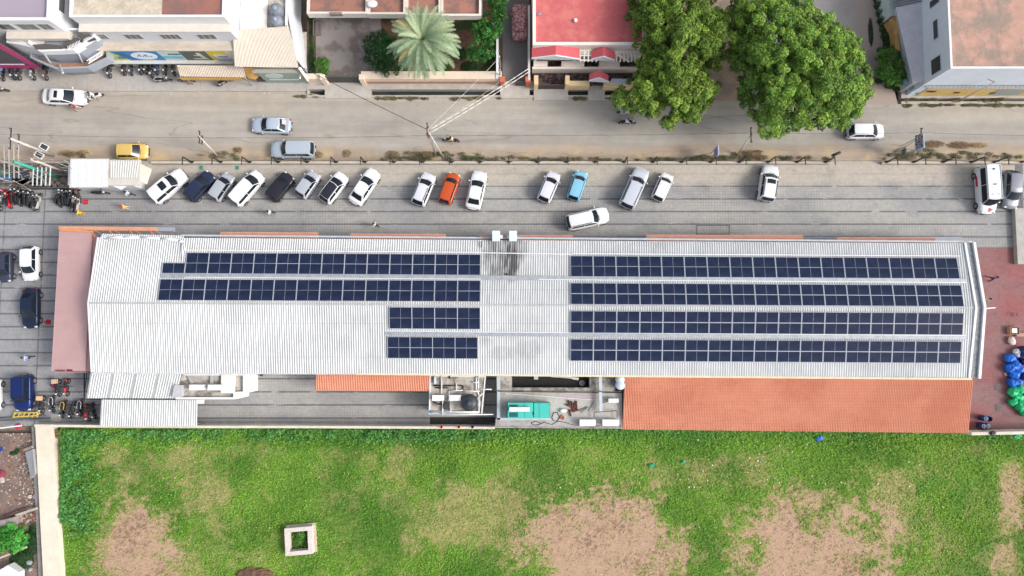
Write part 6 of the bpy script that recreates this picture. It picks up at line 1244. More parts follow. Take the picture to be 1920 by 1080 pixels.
ml2 = [('grey motorcycle cut by the left edge in parked cluster', 2, 371, 80, RGB(90, 90, 94), 'bike'), ('silver motorcycle second from left edge in parked cluster', 9, 381, 75, RGB(130, 130, 134), 'bike'),
       ('scooter with red bodywork, upper one in left cluster', 24, 361, 175, RGB(176, 30, 40), 'scooter'), ('scooter with red bodywork, lower one in left cluster', 22, 376, 100, RGB(196, 24, 50), 'scooter'),
       ('black motorcycle beside the two red scooters', 31, 369, 95, RGB(70, 34, 34), 'bike'), ('black scooter in the middle of left cluster', 38, 368, 92, K, 'scooter'), ('dark grey scooter with wide seat in left cluster', 44, 372, 88, RGB(44, 46, 50), 'scooter'),
       ('black motorcycle with chrome bits right of the dark scooters', 55, 373, 95, K, 'bike'), ('black motorcycle in front of chrome-topped one in left cluster', 62, 375, 86, K, 'bike'), ('silver-trimmed scooter, second from right in left cluster', 70, 380, 82, RGB(100, 98, 96), 'scooter'), ('white-trimmed grey scooter at the right end of left cluster', 77, 379, 80, RGB(180, 178, 174), 'scooter'),
       ('black motorcycle leftmost in the cluster by the guard cabin', 116, 369, 70, K, 'bike'), ('black scooter second in the cluster by the guard cabin', 119, 374, 88, RGB(40, 40, 46), 'scooter'), ('black motorcycle third in the cluster by guard cabin', 126, 371, 92, K, 'bike'),
       ('dark blue scooter in the cluster by the guard cabin', 132, 372, 84, RGB(38, 42, 60), 'scooter'), ('black motorcycle right of the dark blue scooter', 138, 371, 76, K, 'bike'), ('silver and black motorcycle second from right by guard cabin', 145, 382, 82, RGB(120, 118, 116), 'bike'), ('white-sided scooter at the right end by the guard cabin', 150, 384, 86, RGB(190, 186, 182), 'scooter'), ('slim maroon motorcycle pointing up beside the guard cabin corner', 151, 366, 95, RGB(120, 70, 64), 'bike')]
for r_ in ml2: moto(*r_)
moto('black motorcycle parked lengthwise below the guard cabin roof', 193, 363.5, 0, K, 'bike')
moto('delivery motorcycle with beige and dark red boxes below the porch', 115, 727, 275, RGB(50, 44, 46), 'bike', box=RGB(206, 176, 150)); moto('black motorcycle with red tank beside the delivery motorcycle', 131, 726, 268, RGB(206, 40, 66), 'bike')
simple('delivery_bag', 'round dark red delivery bag beside the beige carrier box', 'bag', lambda mb: (mb.__setattr__('smooth', True), mb.sq(P(101, 722, .5), (.28, .24, .3), .7, amp=.05)), M((.16, .015, .03), .6, .1), o=P(101, 722, .05))
moto('black motorcycle with tan carrier box in the lower row', 85, 758, 268, K, 'bike', box=RGB(216, 182, 140)); moto('scooter with white side trim in the lower row', 104, 757, 270, RGB(48, 48, 52), 'scooter', rim=RGB(206, 206, 208)); moto('scooter with yellow trim in the lower row', 124, 766, 262, RGB(30, 30, 32), 'scooter', rim=RGB(226, 180, 60))
moto('plain black motorcycle between yellow-trimmed and white-edged scooters', 142, 768, 258, K, 'bike'); moto('scooter with thin white edge in the lower row', 156, 764, 266, RGB(40, 42, 46), 'scooter', rim=RGB(180, 182, 186)); moto('red and black motorcycle second from the white shed', 169, 773, 280, RGB(190, 26, 50), 'bike'); moto('black scooter half under the edge of white parking shed', 180, 770, 285, RGB(40, 44, 50), 'scooter')

# ---------------------------------------------------------------- people
SKIN = M((.22, .12, .07), .6, .05, key='skin'); HAIR = M((.01, .008, .007), .6, 0, key='hair')
def skin_mesh(V, E, RD, faces_split=None):
    me = bpy.data.meshes.new('tmp'); me.from_pydata(V, E, []); ob = bpy.data.objects.new('tmp', me); COL.objects.link(ob)
    sk = ob.modifiers.new('s', 'SKIN'); sk.use_smooth_shade = True; ob.modifiers.new('b', 'SUBSURF').levels = 1
    lay = me.skin_vertices[0].data if me.skin_vertices else None
    if lay is None:
        bm = bmesh.new(); bm.from_mesh(me); bm.verts.layers.skin.verify(); bm.to_mesh(me); bm.free(); lay = me.skin_vertices[0].data
    for i, r in enumerate(RD): lay[i].radius = (r, r); lay[i].use_root = (i == 0)
    dg = bpy.context.evaluated_depsgraph_get(); dg.update(); m2 = bpy.data.meshes.new_from_object(ob.evaluated_get(dg)); bpy.data.objects.remove(ob); return m2
def person(label, px, py, ang, shirt, trousers, pose='walk', z=.055, cap=None, group=None, sit_z=.0, hair=True):
    """front faces +X locally; ang as for vehicles"""
    t = thing('person', label, 'person', P(px, py, z), R(ang), group)
    if pose == 'ride':
        pel = (0, 0, .82); ch = (.08, 0, 1.15); nk = (.13, 0, 1.38); hd = (.16, 0, 1.55)
        legs = [[(.02, s * .12, .82), (.36, s * .17, .66), (.28, s * .17, .32), (.40, s * .17, .26)] for s in (-1, 1)]; arms = [[(.1, s * .19, 1.32), (.28, s * .27, 1.12), (.52, s * .28, 1.0)] for s in (-1, 1)]
    elif pose == 'sit':
        pel = (0, 0, .5); ch = (0, 0, .8); nk = (0, 0, 1.05); hd = (.02, 0, 1.22)
        legs = [[(0, s * .1, .5), (.42, s * .13, .5), (.42, s * .13, .1), (.52, s * .13, .05)] for s in (-1, 1)]; arms = [[(0, s * .19, 1.0), (.15, s * .24, .78), (.36, s * .14, .62)] for s in (-1, 1)]
    else:
        st_ = .26 if pose == 'walk' else .06; pel = (0, 0, .92); ch = (.02, 0, 1.2); nk = (.03, 0, 1.45); hd = (.06, 0, 1.62)
        legs = [[(0, s * .1, .9), (s * st_ * .7, s * .11, .5), (s * st_ - .04, s * .12, .08), (s * st_ + .14, s * .13, .04)] for s in (-1, 1)]; arms = [[(.02, s * .2, 1.38), (-s * st_ * .5, s * .27, 1.12), (-s * st_ * .9 + .1, s * .27, .88)] for s in (-1, 1)]
    V = [pel, ch, (nk[0], 0, nk[2] - .08), nk, (hd[0], 0, hd[2] - .02), (hd[0], 0, hd[2] + .08)]; RD = [.145, .15, .12, .055, .095, .08]; E = [(0, 1), (1, 2), (2, 3), (3, 4), (4, 5)]
    for lg in legs:
        b = len(V); V += [lg[0], lg[1], lg[2], lg[3]]; RD += [.10, .07, .045, .035]; E += [(0, b), (b, b + 1), (b + 1, b + 2), (b + 2, b + 3)]
    hands = []
    for am in arms:
        b = len(V); V += am; RD += [.062, .045, .034]; E += [(2, b), (b, b + 1), (b + 1, b + 2)]; d = (Vector(am[2]) - Vector(am[1])).normalized(); V.append(tuple(Vector(am[2]) + d * .07)); RD.append(.036); E.append((b + 2, b + 3)); hands.append((Vector(am[2]) + d * .08, d))
    me = skin_mesh(V, E, RD); me.materials.clear(); 
    sh, tr_ = M(shirt, .8, .08), M(trousers, .8, .08)
    for m_ in (SKIN, sh, tr_, HAIR): me.materials.append(m_)
    wz = pel[2] + .03
    for p in me.polygons:
        c = p.center; mi = 0
        if pose == 'walk' or pose == 'stand':
            if c.z < .1: mi = 3
            elif c.z < wz and abs(c.y) < .2: mi = 2
            elif c.z < nk[2] - .03 and c.z > 1.12: mi = 1
            elif c.z >= wz and c.z < nk[2] - .03 and abs(c.y) < .19: mi = 1
        else:
            if c.z < pel[2] - .02 or (c.x > .1 and c.z < pel[2] + .06 and pose == 'sit'): mi = 2
            elif c.z < nk[2] - .02 and c.x < .36: mi = 1
            if pose == 'ride' and .55 < c.z < .8 and c.x > .1: mi = 2
        p.material_index = mi
    # fingers and nose
    mb = MB(); mb.smooth = True
    for hp, d in hands:
        u = d.orthogonal().normalized()
        for k, l in enumerate((.062, .075, .08, .07)): a = hp + u * (k - 1.5) * .016; mb.tube(a, a + d * l * .5 + Vector((0, 0, -.004)), .0085, 6, .008); mb.tube(a + d * l * .5, a + d * l - Vector((0, 0, .012)), .008, 6, .006)
        a = hp - d * .05 + u * .03; mb.tube(a, a + (d * .6 + u * .8) * .05, .010, 6, .007)
    mb.sq((hd[0] + .1, 0, hd[2]), (.02, .014, .024), .8, 6, 4); [mb.sq((hd[0] + .0, s * .092, hd[2]), (.02, .012, .03), .8, 6, 4) for s in (-1, 1)]
    mb.build('tmp2', SKIN); o2 = bpy.data.objects['tmp2']; m2 = o2.data; bpy.data.objects.remove(o2)
    bm = bmesh.new(); bm.from_mesh(me); bm.from_mesh(m2); bm.to_mesh(me); bm.free()
    body = newobj('body', me, t)
    mb = MB(); mb.smooth = True
    if cap is not None: mb.sq((hd[0] - .005, 0, hd[2] + .075), (.125, .115, .10), .9, 14, 8); mb.build('helmet' if pose == 'ride' else 'headwear', M(cap, .4, .03), t)
    else: mb.sq((hd[0] - .018, 0, hd[2] + .055), (.105, .1, .095), .9, 14, 8); mb.build('hair', HAIR, t)
    return t
def foot(px, py): return px, py
person('person in rust-red shirt and pale trousers walking by the white sedan', 150, 206, 190, RGB(150, 60, 46), RGB(210, 200, 190), z=0)
person('person in pale blue shirt and black trousers by the guard cabin', 250, 366, 150, RGB(196, 214, 234), K)
person('person in yellow clothing with red headwear crossing the paving', 243, 391, 200, RGB(226, 190, 110), RGB(230, 210, 180), pose='stand', cap=RGB(196, 30, 60))
person('person in bright yellow raincoat beside the motorcycle cluster', 160, 402, 160, RGB(236, 190, 50), RGB(226, 170, 40), pose='stand')
person('person in white shirt and dark trousers walking below the parked cars', 512, 401, 170, RGB(214, 232, 236), K)
person('person in white and black walking alone above the hall roof', 706, 424, 140, RGB(220, 220, 218), RGB(40, 40, 44))
person('person in light blue shirt walking across the left car park', 62, 670, 175, RGB(170, 190, 230), RGB(40, 44, 60))
person('person in dark navy clothes striding across the red paving', 1851, 523, 95, RGB(50, 56, 100), RGB(40, 44, 80))
person('person with black hair standing close to the hall end wall', 1837, 562, 10, RGB(190, 196, 180), RGB(60, 60, 60), pose='stand')
def rider(lbm, lbp, px, py, ang, bcol, shirt, tr_, kind='bike', z=0, cap=None, pil=None):
    moto(lbm, px, py, ang, bcol, kind, z, group=None); c = P(px, py, z); a = R(ang); off = Vector((math.cos(a), math.sin(a), 0)) * -.22
    t = person(lbp, px, py, ang, shirt, tr_, 'ride', z, cap); t.location = c + off + Vector((0, 0, .06))
rider('maroon motorcycle ridden left along the road near double pole', 'person in cream shirt riding the maroon motorcycle', 846, 265, 175, RGB(110, 40, 44), RGB(226, 214, 176), RGB(90, 50, 50))
rider('black motorcycle ridden right below the large left tree', 'person in white shirt riding the black motorcycle below tree', 1175, 232, 0, K, RGB(226, 228, 234), K)
rider('white scooter ridden just ahead of the white sedan', 'person in white riding the white scooter by the sedan', 181, 184, 200, RGB(214, 214, 212), RGB(230, 230, 230), RGB(80, 70, 60), 'scooter')
rider('pale scooter passing half hidden beneath the left tree', 'person in pale clothes riding under the left tree canopy', 1172, 212, 180, RGB(206, 214, 214), RGB(214, 224, 224), RGB(180, 184, 184), 'scooter')

# ---------------------------------------------------------------- small things on the ground
def cone(label, px, py, col=RED, z=.055):
    t = thing('traffic_cone', label, 'traffic cone', P(px, py, z)); mb = MB(); mb.smooth = True; mb.lathe((0, 0, 0), [(.2, .03), (.05, .7), (.03, .72)], 14); mb.build('cone', M((.55, .02, .04), .5, .05), t)
    mb = MB(); mb.box((-.24, -.24, 0), (.24, .24, .03)); mb.build('base', M((.35, .02, .03), .6, .1), t); mb = MB(); mb.smooth = True; mb.lathe((0, 0, 0), [(.135, .32), (.105, .45)], 14); mb.build('band', WHITE, t)
cone('red traffic cone at the right end of the guard cabin bikes', 161, 379); cone('red traffic cone beside the nose of the dark navy sedan', 91, 604)
b = thing('drop_barrier', 'yellow and grey folded drop barrier across the lower left gate', 'barrier', P(48, 778, .06)); O = b.location.copy()
mb = MB(O); [mb.bar(P(24 + i * 9, 782, .5), P(30 + i * 9, 773, .5), .07, .07) for i in range(6)]; mb.bar(P(24, 782, .5), P(70, 779, .5), .09, .09); mb.bar(P(26, 774, .5), P(70, 774, .5), .09, .09); mb.bar(P(70, 772, .5), P(70, 781, .5), .1, .1); mb.bar(P(40, 778, .1), P(40, 778, .5), .08, .08); mb.bar(P(68, 778, .1), P(68, 778, .5), .08, .08); mb.build('yellow_lattice', M(C(226, 196, 80), .5, .1), b)
mb = MB(O); mb.bar(P(-10, 786, .35), P(86, 780, .35), .16, .2); mb.bar(P(-10, 790, .3), P(80, 786, .3), .1, .1); mb.build('track_rail', M(C(110, 112, 114), .6, .2), b)
simple('stone_slab', 'grey square slab lying beside the lower scooter row', 'slab', lambda mb: mb.prism(PL([(95, 777), (114, 777), (114, 791), (95, 791)], .12), .05), CONC, o=P(105, 784))
simple('side_gate_frame', 'dark steel frame standing against the white lean-to edge', 'frame', lambda mb: (mb.bar(P(158, 698, 1.2), P(158, 748, 1.2), .08, .1), mb.bar(P(163, 697, 2.4), P(157, 748, 2.4), .06, .06), mb.bar(P(158, 748.5, 1.2), P(330, 749, 1.2), .08, .08)), BLACK, o=P(160, 722))
# blue boards on the right verge and little white sign
def board(label, px, py, z, w_, h, ang, col, fn=None):
    t = thing('sign_board', label, 'sign', P(px, py, 0), ang); mb = MB(); mb.box((-.04, -w_ / 2, z), (.04, w_ / 2, z + h)); mb.build('panel', M(col, .5, .12, 3), t); mb = MB(); [mb.tube((0, s * w_ * .4, 0), (0, s * w_ * .4, z), .04, 6) for s in (-1, 1)]; mb.build('post', STEEL, t)
    if fn: fn(t, z, w_, h)
    return t
def bl(t, z, w_, h): 
    mb = MB(); [mb.box((-.06, -w_ * .35 + i * w_ * .18, z + .2), (-.041, -w_ * .25 + i * w_ * .18, z + h - .2)) for i in range(4)]; mb.build('sign_marking', M(C(90, 110, 150), .5, .1), t); mb = MB(); mb.box((-.05, -w_ / 2 - .05, z - .04), (.05, w_ / 2 + .05, z)); mb.build('rim', WHITE, t)
board('blue and white sign panel on two posts in the right verge', 1690, 284, 2.6, 1.5, 1.5, 0, C(170, 190, 214), bl); board('small dark green sign panel left of the blue sign panel', 1680, 290, 1.2, .9, .7, 0, C(90, 108, 104)); board('white and lilac sign panel standing in weeds under the trees', 1331, 296, 1.6, 1.1, 1.5, 0, C(200, 196, 220), bl)

# bins, bags and boxes at the right
def bag(label, px, py, s, col, sd, z=.06):
    return simple('rubbish_bag', label, 'rubbish bag', lambda mb: (mb.__setattr__('smooth', True), mb.sq(P(px, py, .05) + Vector((0, 0, s[2] * .8 + z)), s, .8, 18, 11, sd, .2, sd), mb.sq(P(px, py, .05) + Vector((s[0] * .3, s[1] * .2, s[2] * 1.5 + z)), (s[0] * .4, s[1] * .35, s[2] * .4), .8, 10, 6, sd, .3, sd + 1)), M(col, .35, .12, 3), o=P(px, py, .05), group='rubbish bags heaped at the right edge')
BL, GN, NV = (.01, .14, .62), (.02, .52, .2), (.01, .02, .10)
for i, (x, y, a, c_, lb) in enumerate([(1889, 672, .55, BL, 'blue rubbish bag at the top left of the heap'), (1897, 685, .6, BL, 'blue rubbish bag below the topmost blue one'), (1887, 690, .5, BL, 'blue bag bulging left in the heap'), (1898, 702, .55, BL, 'blue rubbish bag in the middle of the heap'), (1905, 692, .5, BL, 'blue bag beside the red bag'), (1891, 717, .42, BL, 'small blue bag above the green bags'), (1903, 716, .5, BL, 'lowest big blue bag, touching green bags'),
                                       (1896, 733, .6, GN, 'bright green bag, topmost and leftmost green one'), (1907, 730, .5, GN, 'green bag touching the lowest blue bag'), (1905, 744, .55, GN, 'green bag in the middle of green row'), (1894, 753, .42, GN, 'small green bag bulging left'), (1908, 760, .6, GN, 'wide green bag low in the row'), (1918, 756, .5, GN, 'green bag cut by the right edge, upper'), (1918, 772, .55, GN, 'lowest green bag cut by right edge'),
                                       (1913, 662, .7, NV, 'dark navy bag behind the topmost blue bag'), (1917, 680, .5, NV, 'dark navy bag at the right edge above the red bag'), (1919, 705, .6, NV, 'dark navy bag at the right edge below the red bag'), (1918, 736, .5, (.02, .2, .12), 'dark green bag at the right edge'), (1903, 662, .45, (.6, .64, .7), 'white bag lying atop the blue heap'), (1914, 690, .45, (.7, .02, .08), 'bright red bag wedged among blue bags')]):
    bag(lb, x, y, (a, a * .8, .34 + .05 * (i % 3)), c_, i)
def barrel(lb, px, py, col=(.01, .03, .13), open_=False):
    t = thing('barrel', lb, 'barrel', P(px, py, .055), 0, 'blue barrels in the lower right corner'); mb = MB(); mb.smooth = True; mb.lathe((0, 0, 0), [(.25, 0), (.29, .08), (.28, .3), (.3, .45), (.28, .6), (.29, .82), (.25, .88)] + ([(.23, .86), (.22, .3)] if open_ else []), 20); mb.build('drum', M(col, .4, .1), t)
    if not open_: mb = MB(); mb.ring([(.2 * math.cos(a), .2 * math.sin(a)) for a in [k * math.pi / 8 for k in range(16)]], .03, .88, .91); mb.build('rim', M(C(170, 176, 186), .5, 0), t)
    else: mb = MB(); mb.smooth = True; mb.lathe((0, 0, .3), [(.02, 0), (.21, .01)], 16); mb.build('contents', BLACK, t)
barrel('blue barrel with closed lid, upper left of four', 1838, 783); barrel('open dark blue barrel, upper right of four', 1846, 784, open_=True); barrel('blue barrel with ringed lid, lower left of four', 1834, 797); barrel('blue barrel with ringed lid, lower right of four', 1842, 797)
cb = thing('carton', 'open brown carton with white lining near the right edge', 'carton', P(1897, 620, .055)); mb = MB(); mb.ring([(-.5, -.4), (.5, -.4), (.5, .4), (-.5, .4)], .05, 0, .5); mb.build('box', M(C(180, 140, 110), .8, .1), cb); mb = MB(); mb.box((-.25, -.25, .02), (.3, .25, .4)); mb.build('lining', WHITE, cb)
simple('carton', 'flattened brown carton cut by the right edge', 'carton', lambda mb: mb.box(P(1903, 631, .06), P(1930, 624, .35)), M(C(176, 146, 128), .8, .15), o=P(1910, 628))
simple('white_sack', 'lumpy white sack between the cartons and blue bags', 'sack', lambda mb: (mb.__setattr__('smooth', True), mb.sq(P(1897, 639, .3), (.35, .45, .25), .8, 14, 8, .3, .12)), M(C(216, 200, 196), .7, .12), o=P(1897, 640))
simple('white_box', 'pale rectangular AC shade fixed at the hall lower right corner', 'box', lambda mb: mb.box(P(1830, 691, 2.6), P(1838, 662, 3.3)), M(C(224, 222, 212), .6, .05), o=P(1834, 676))
simple('paper_scrap', 'tiny pink paper scrap left of the blue bags', 'paper', lambda mb: mb.sq(P(1886, 702, .1), (.14, .2, .04), .7, rz=.5), M(C(230, 180, 180), .7, 0), o=P(1886, 702))
simple('white_pole', 'thin white rod sticking out sideways from the hall end', 'rod', lambda mb: mb.bar(P(1841, 579, 3.9), P(1866, 577, 3.6), .09, .09), WHITE, o=P(1853, 578, 3))
simple('broken_stool', 'small tangled wire frame lying on the red paving', 'frame', lambda mb: (mb.__setattr__('smooth', True), mb.path([P(1895, 588, .3), P(1907, 586, .4), P(1906, 593, .2), P(1898, 592, .3), P(1895, 588, .3)], .03)), M(C(110, 80, 80), .7, .1), o=P(1901, 590))

# ---------------------------------------------------------------- trees
def limb_tree(t, h, spread, seed, trunk_r=.28, m_=None):
    q_ = random.Random(seed); mb = MB(); mb.smooth = True; mb.tube((0, 0, -.1), (q_.uniform(-.2, .2), q_.uniform(-.2, .2), h * .45), trunk_r, 10, trunk_r * .7)
    for i in range(9):
        a = i * 2 * math.pi / 9 + q_.uniform(-.3, .3); m1 = Vector((math.cos(a) * spread * .35, math.sin(a) * spread * .35, h * q_.uniform(.5, .62))); m2 = Vector((math.cos(a + .2) * spread * .8, math.sin(a + .2) * spread * .8, h * q_.uniform(.65, .8)))
        mb.tube((0, 0, h * .38), m1, trunk_r * .45, 7, trunk_r * .3); mb.tube(m1, m2, trunk_r * .3, 6, trunk_r * .1)
    return mb.build('trunk', m_ or M((.12, .09, .07), .9, .3, 4, key='bark'), t)
def inside(poly, x, y):
    c = False; j = len(poly) - 1
    for i in range(len(poly)):
        xi, yi = poly[i]; xj, yj = poly[j]
        if (yi > y) != (yj > y) and x < (xj - xi) * (y - yi) / (yj - yi) + xi: c = not c
        j = i
    return c
def edged(poly, x, y):
    """distance (px) to the outline"""
    d = 1e9
    for i in range(len(poly)):
        a = Vector(poly[i]); b = Vector(poly[(i + 1) % len(poly)]); p = Vector((x, y)); t = max(0, min(1, (p - a).dot(b - a) / (b - a).length_squared)); d = min(d, (a + (b - a) * t - p).length)
    return d
def crown(label, cat, base, poly, zlo, zhi, nl, lr, per, cols, leaf, seed, holes=(), group=None, name='broadleaf_tree', step=24, yellow=.2):
    t = thing(name, label, cat, P(*base), 0, group); O = t.location; rs = np.random.RandomState(seed); q_ = random.Random(seed)
    wpx = min(max(p[0] for p in poly) - min(p[0] for p in poly), max(p[1] for p in poly) - max(0, min(p[1] for p in poly))) / 17.6 / 2
    limb_tree(t, zhi * .8, min(4.0, wpx * .55), seed, .28 if wpx > 4 else .09)
    xs = [p[0] for p in poly]; ys = [p[1] for p in poly]; pos = []; nm = []; cc = []; sz = []; cols = np.array(cols); cells = []
    n_ = 0; tries = 0; placed = []
    while n_ < nl and tries < 40000:
        tries += 1; x, y = q_.uniform(min(xs), max(xs)), q_.uniform(min(ys), max(ys))
        if not inside(poly, x, y): continue
        if any(((x - hx) / rx) ** 2 + ((y - hy) / ry) ** 2 < 1 for hx, hy, rx, ry in holes): continue
        e = edged(poly, x, y); dome = min(1, (e / 75)) ** .5; z = zlo + (zhi - zlo) * dome * q_.uniform(.42, 1.08) if q_.random() < .75 else zlo + (zhi - zlo) * dome * q_.uniform(.1, .6)
        md = lr * 17.6 * .62
        if any((x - a) ** 2 + (y - b) ** 2 < md * md and abs(z - c) < .9 for a, b, c in placed): continue
        placed.append((x, y, z)); n_ += 1; c = P(x, y, z); r = lr * q_.uniform(.65, 1.25) * (.7 if e < 14 else 1); k = int(per * (r / lr) ** 2)
        u = rs.normal(size=(k, 3)); u /= np.linalg.norm(u, axis=1, keepdims=True); flip = (u[:, 2] < -.2) & (rs.rand(k) < .75); u[flip, 2] *= -1
        rad = r * (1 - .35 * rs.rand(k, 1) ** 2); lump = 1 + .22 * np.sin(u[:, :1] * 5 + seed + n_) * np.cos(u[:, 1:2] * 4.3 + n_)
        pos.append(np.array(c) + u * rad * lump * np.array([1, 1, .72])); nm.append(u * .9 + rs.normal(0, .55, (k, 3)) + np.array([0, 0, .4]))
        ca_, cb_ = cols[rs.randint(len(cols))], cols[rs.randint(len(cols))]; tt = rs.rand(k, 1); cl = (ca_ * tt + cb_ * (1 - tt)) * q_.choice([.72, .88, 1.0, 1.12, 1.25])
        young = rs.rand(k, 1) < yellow * (u[:, 2:3] > .2); cl = np.where(young, cl * .4 + np.array(C(160, 176, 58)) * .6, cl); cc.append(cl * (.75 + .5 * rs.rand(k, 1))); sz.append(leaf * (.6 + .8 * rs.rand(k)))
    ob = leaf_mesh('crown', np.concatenate(pos), np.concatenate(nm), np.concatenate(sz), np.concatenate(cc), t, aspect=.6, seed=seed, o=O); return t
GT1 = [C(116, 150, 60), C(90, 124, 48), C(138, 170, 72), C(66, 98, 38)]; GT2 = [C(118, 160, 66), C(90, 134, 54), C(144, 182, 78), C(64, 100, 42)]
crown('broad yellow-green tree overhanging the red-roofed house and road', 'tree', (1262, 165), [(1186, -30), (1176, 35), (1195, 60), (1182, 80), (1205, 100), (1192, 120), (1196, 140), (1150, 172), (1146, 196), (1168, 205), (1200, 212), (1232, 222), (1246, 200), (1242, 236), (1268, 238), (1278, 215), (1290, 238), (1312, 222), (1330, 190), (1352, 178), (1345, 150), (1320, 130), (1352, 132), (1362, 95), (1394, 92), (1396, 50), (1362, 20), (1340, 10), (1325, -30)],
      4.2, 9.0, 420, .62, 330, GT1, .102, 5, holes=[(1276, 108, 13, 9), (1206, 62, 9, 12), (1256, 205, 9, 9), (1225, 150, 7, 5), (1300, 150, 6, 9)], yellow=.32)
crown('large round green tree standing right of the yellow-green tree', 'tree', (1495, 135), [(1386, -30), (1368, 12), (1374, 40), (1372, 90), (1358, 108), (1372, 130), (1392, 138), (1384, 160), (1388, 195), (1408, 215), (1422, 228), (1424, 252), (1441, 266), (1468, 254), (1488, 238), (1510, 244), (1530, 236), (1556, 240), (1590, 236), (1592, 224), (1618, 214), (1628, 190), (1636, 150), (1622, 122), (1618, 88), (1600, 62), (1572, 38), (1556, 22), (1528, 12), (1510, -30)],
      4.4, 9.8, 560, .62, 330, GT2, .10, 9, holes=[(1580, 128, 8, 8), (1470, 170, 6, 10), (1425, 175, 6, 6)], yellow=.3)
crown('small dark green round tree beside the silvery palm', 'tree', (715, 108), [(690, 62), (725, 60), (742, 80), (750, 110), (745, 138), (722, 142), (700, 130), (686, 110), (683, 80)], 1.6, 3.6, 46, .6, 300, [C(34, 84, 34), C(28, 68, 30), C(48, 100, 44)], .08, 12, yellow=.03)
crown('leafy green climber tree along the driveway wall', 'tree', (918, 62), [(905, -20), (955, -20), (950, 20), (938, 50), (936, 80), (928, 100), (905, 112), (880, 108), (876, 90), (890, 70), (888, 50), (905, 30), (922, 10)], 2.2, 4.6, 60, .55, 260, [C(44, 110, 44), C(36, 88, 38), C(70, 130, 56)], .09, 14, yellow=.08)
crown('small shrub with orange blossoms in the courtyard corner', 'shrub', (601, 122), [(588, 112), (608, 108), (618, 120), (614, 136), (594, 138), (584, 126)], .5, 1.5, 18, .42, 220, [C(58, 120, 44), C(80, 140, 50)], .07, 15, name='shrub', yellow=.15)
crown('round shrub with yellowish flowers before the corner building', 'shrub', (1678, 128), [(1652, 88), (1680, 82), (1702, 96), (1712, 120), (1706, 144), (1690, 158), (1672, 162), (1650, 150), (1642, 128), (1642, 106)], 1.2, 3.0, 52, .55, 300, [C(62, 120, 48), C(48, 98, 42), C(84, 140, 54)], .08, 16, name='shrub', yellow=.25)
crown('bright green leafy shrub in the lower left rubble plot', 'shrub', (26, 1008), [(0, 992), (22, 980), (46, 988), (54, 1006), (44, 1028), (22, 1036), (-6, 1030), (-10, 1008)], .8, 2.2, 36, .5, 260, [C(70, 160, 60), C(56, 132, 52), C(96, 184, 78)], .10, 18, name='shrub', yellow=.1)
shrub_cloud('hedge', 'dark green hedge strip along the side lane and corner plot', 'hedge', [(1650 + i * 1.1 + (i % 3) * 3, -10 + i * 5, 10, 8, 1.5) for i in range(20)], [C(58, 86, 44), C(44, 70, 38), C(76, 100, 52)], .075, 900, seed=22)
shrub_cloud('creeper', 'dark creeping shrubs spilling over the dirt by the junction kerb', 'shrub', [(1672, 160, 14, 7, .5), (1685, 166, 10, 6, .4), (1650, 150, 10, 8, .5), (1700, 166, 8, 5, .4), (1633, 60, 5, 30, .15)], [C(52, 78, 40), C(78, 92, 54)], .06, 700, seed=23)
shrub_cloud('garden_plants', 'dark low plants in the brown garden behind the palm', 'plants', [(690 + 60, 145, 14, 5, .5), (880, 125, 20, 14, .5), (900, 100, 22, 16, .6), (905, 138, 20, 8, .4), (865, 100, 12, 14, .7), (583, 60, 6, 40, .15), (583, 110, 7, 30, .25), (582, 135, 7, 12, .4), (580, 15, 8, 20, .5)], [C(40, 74, 36), C(56, 90, 44), C(34, 60, 32)], .07, 520, seed=24)
shrub_cloud('undergrowth', 'dark undergrowth around the bright shrub in the rubble plot', 'plants', [(55, 1020, 16, 26, .3), (40, 1050, 24, 18, .25), (62, 990, 8, 16, .3), (32, 845, 5, 5, .3), (25, 850, 8, 4, .2)], [C(48, 84, 44), C(60, 92, 50)], .07, 600, seed=25)
shrub_cloud('sapling', 'leafy sapling growing inside the square concrete well', 'plant', [(564, 1002, 11, 11, .9), (560, 1014, 8, 8, .4)], [C(96, 146, 56), C(74, 120, 48)], .10, 1100, seed=26)
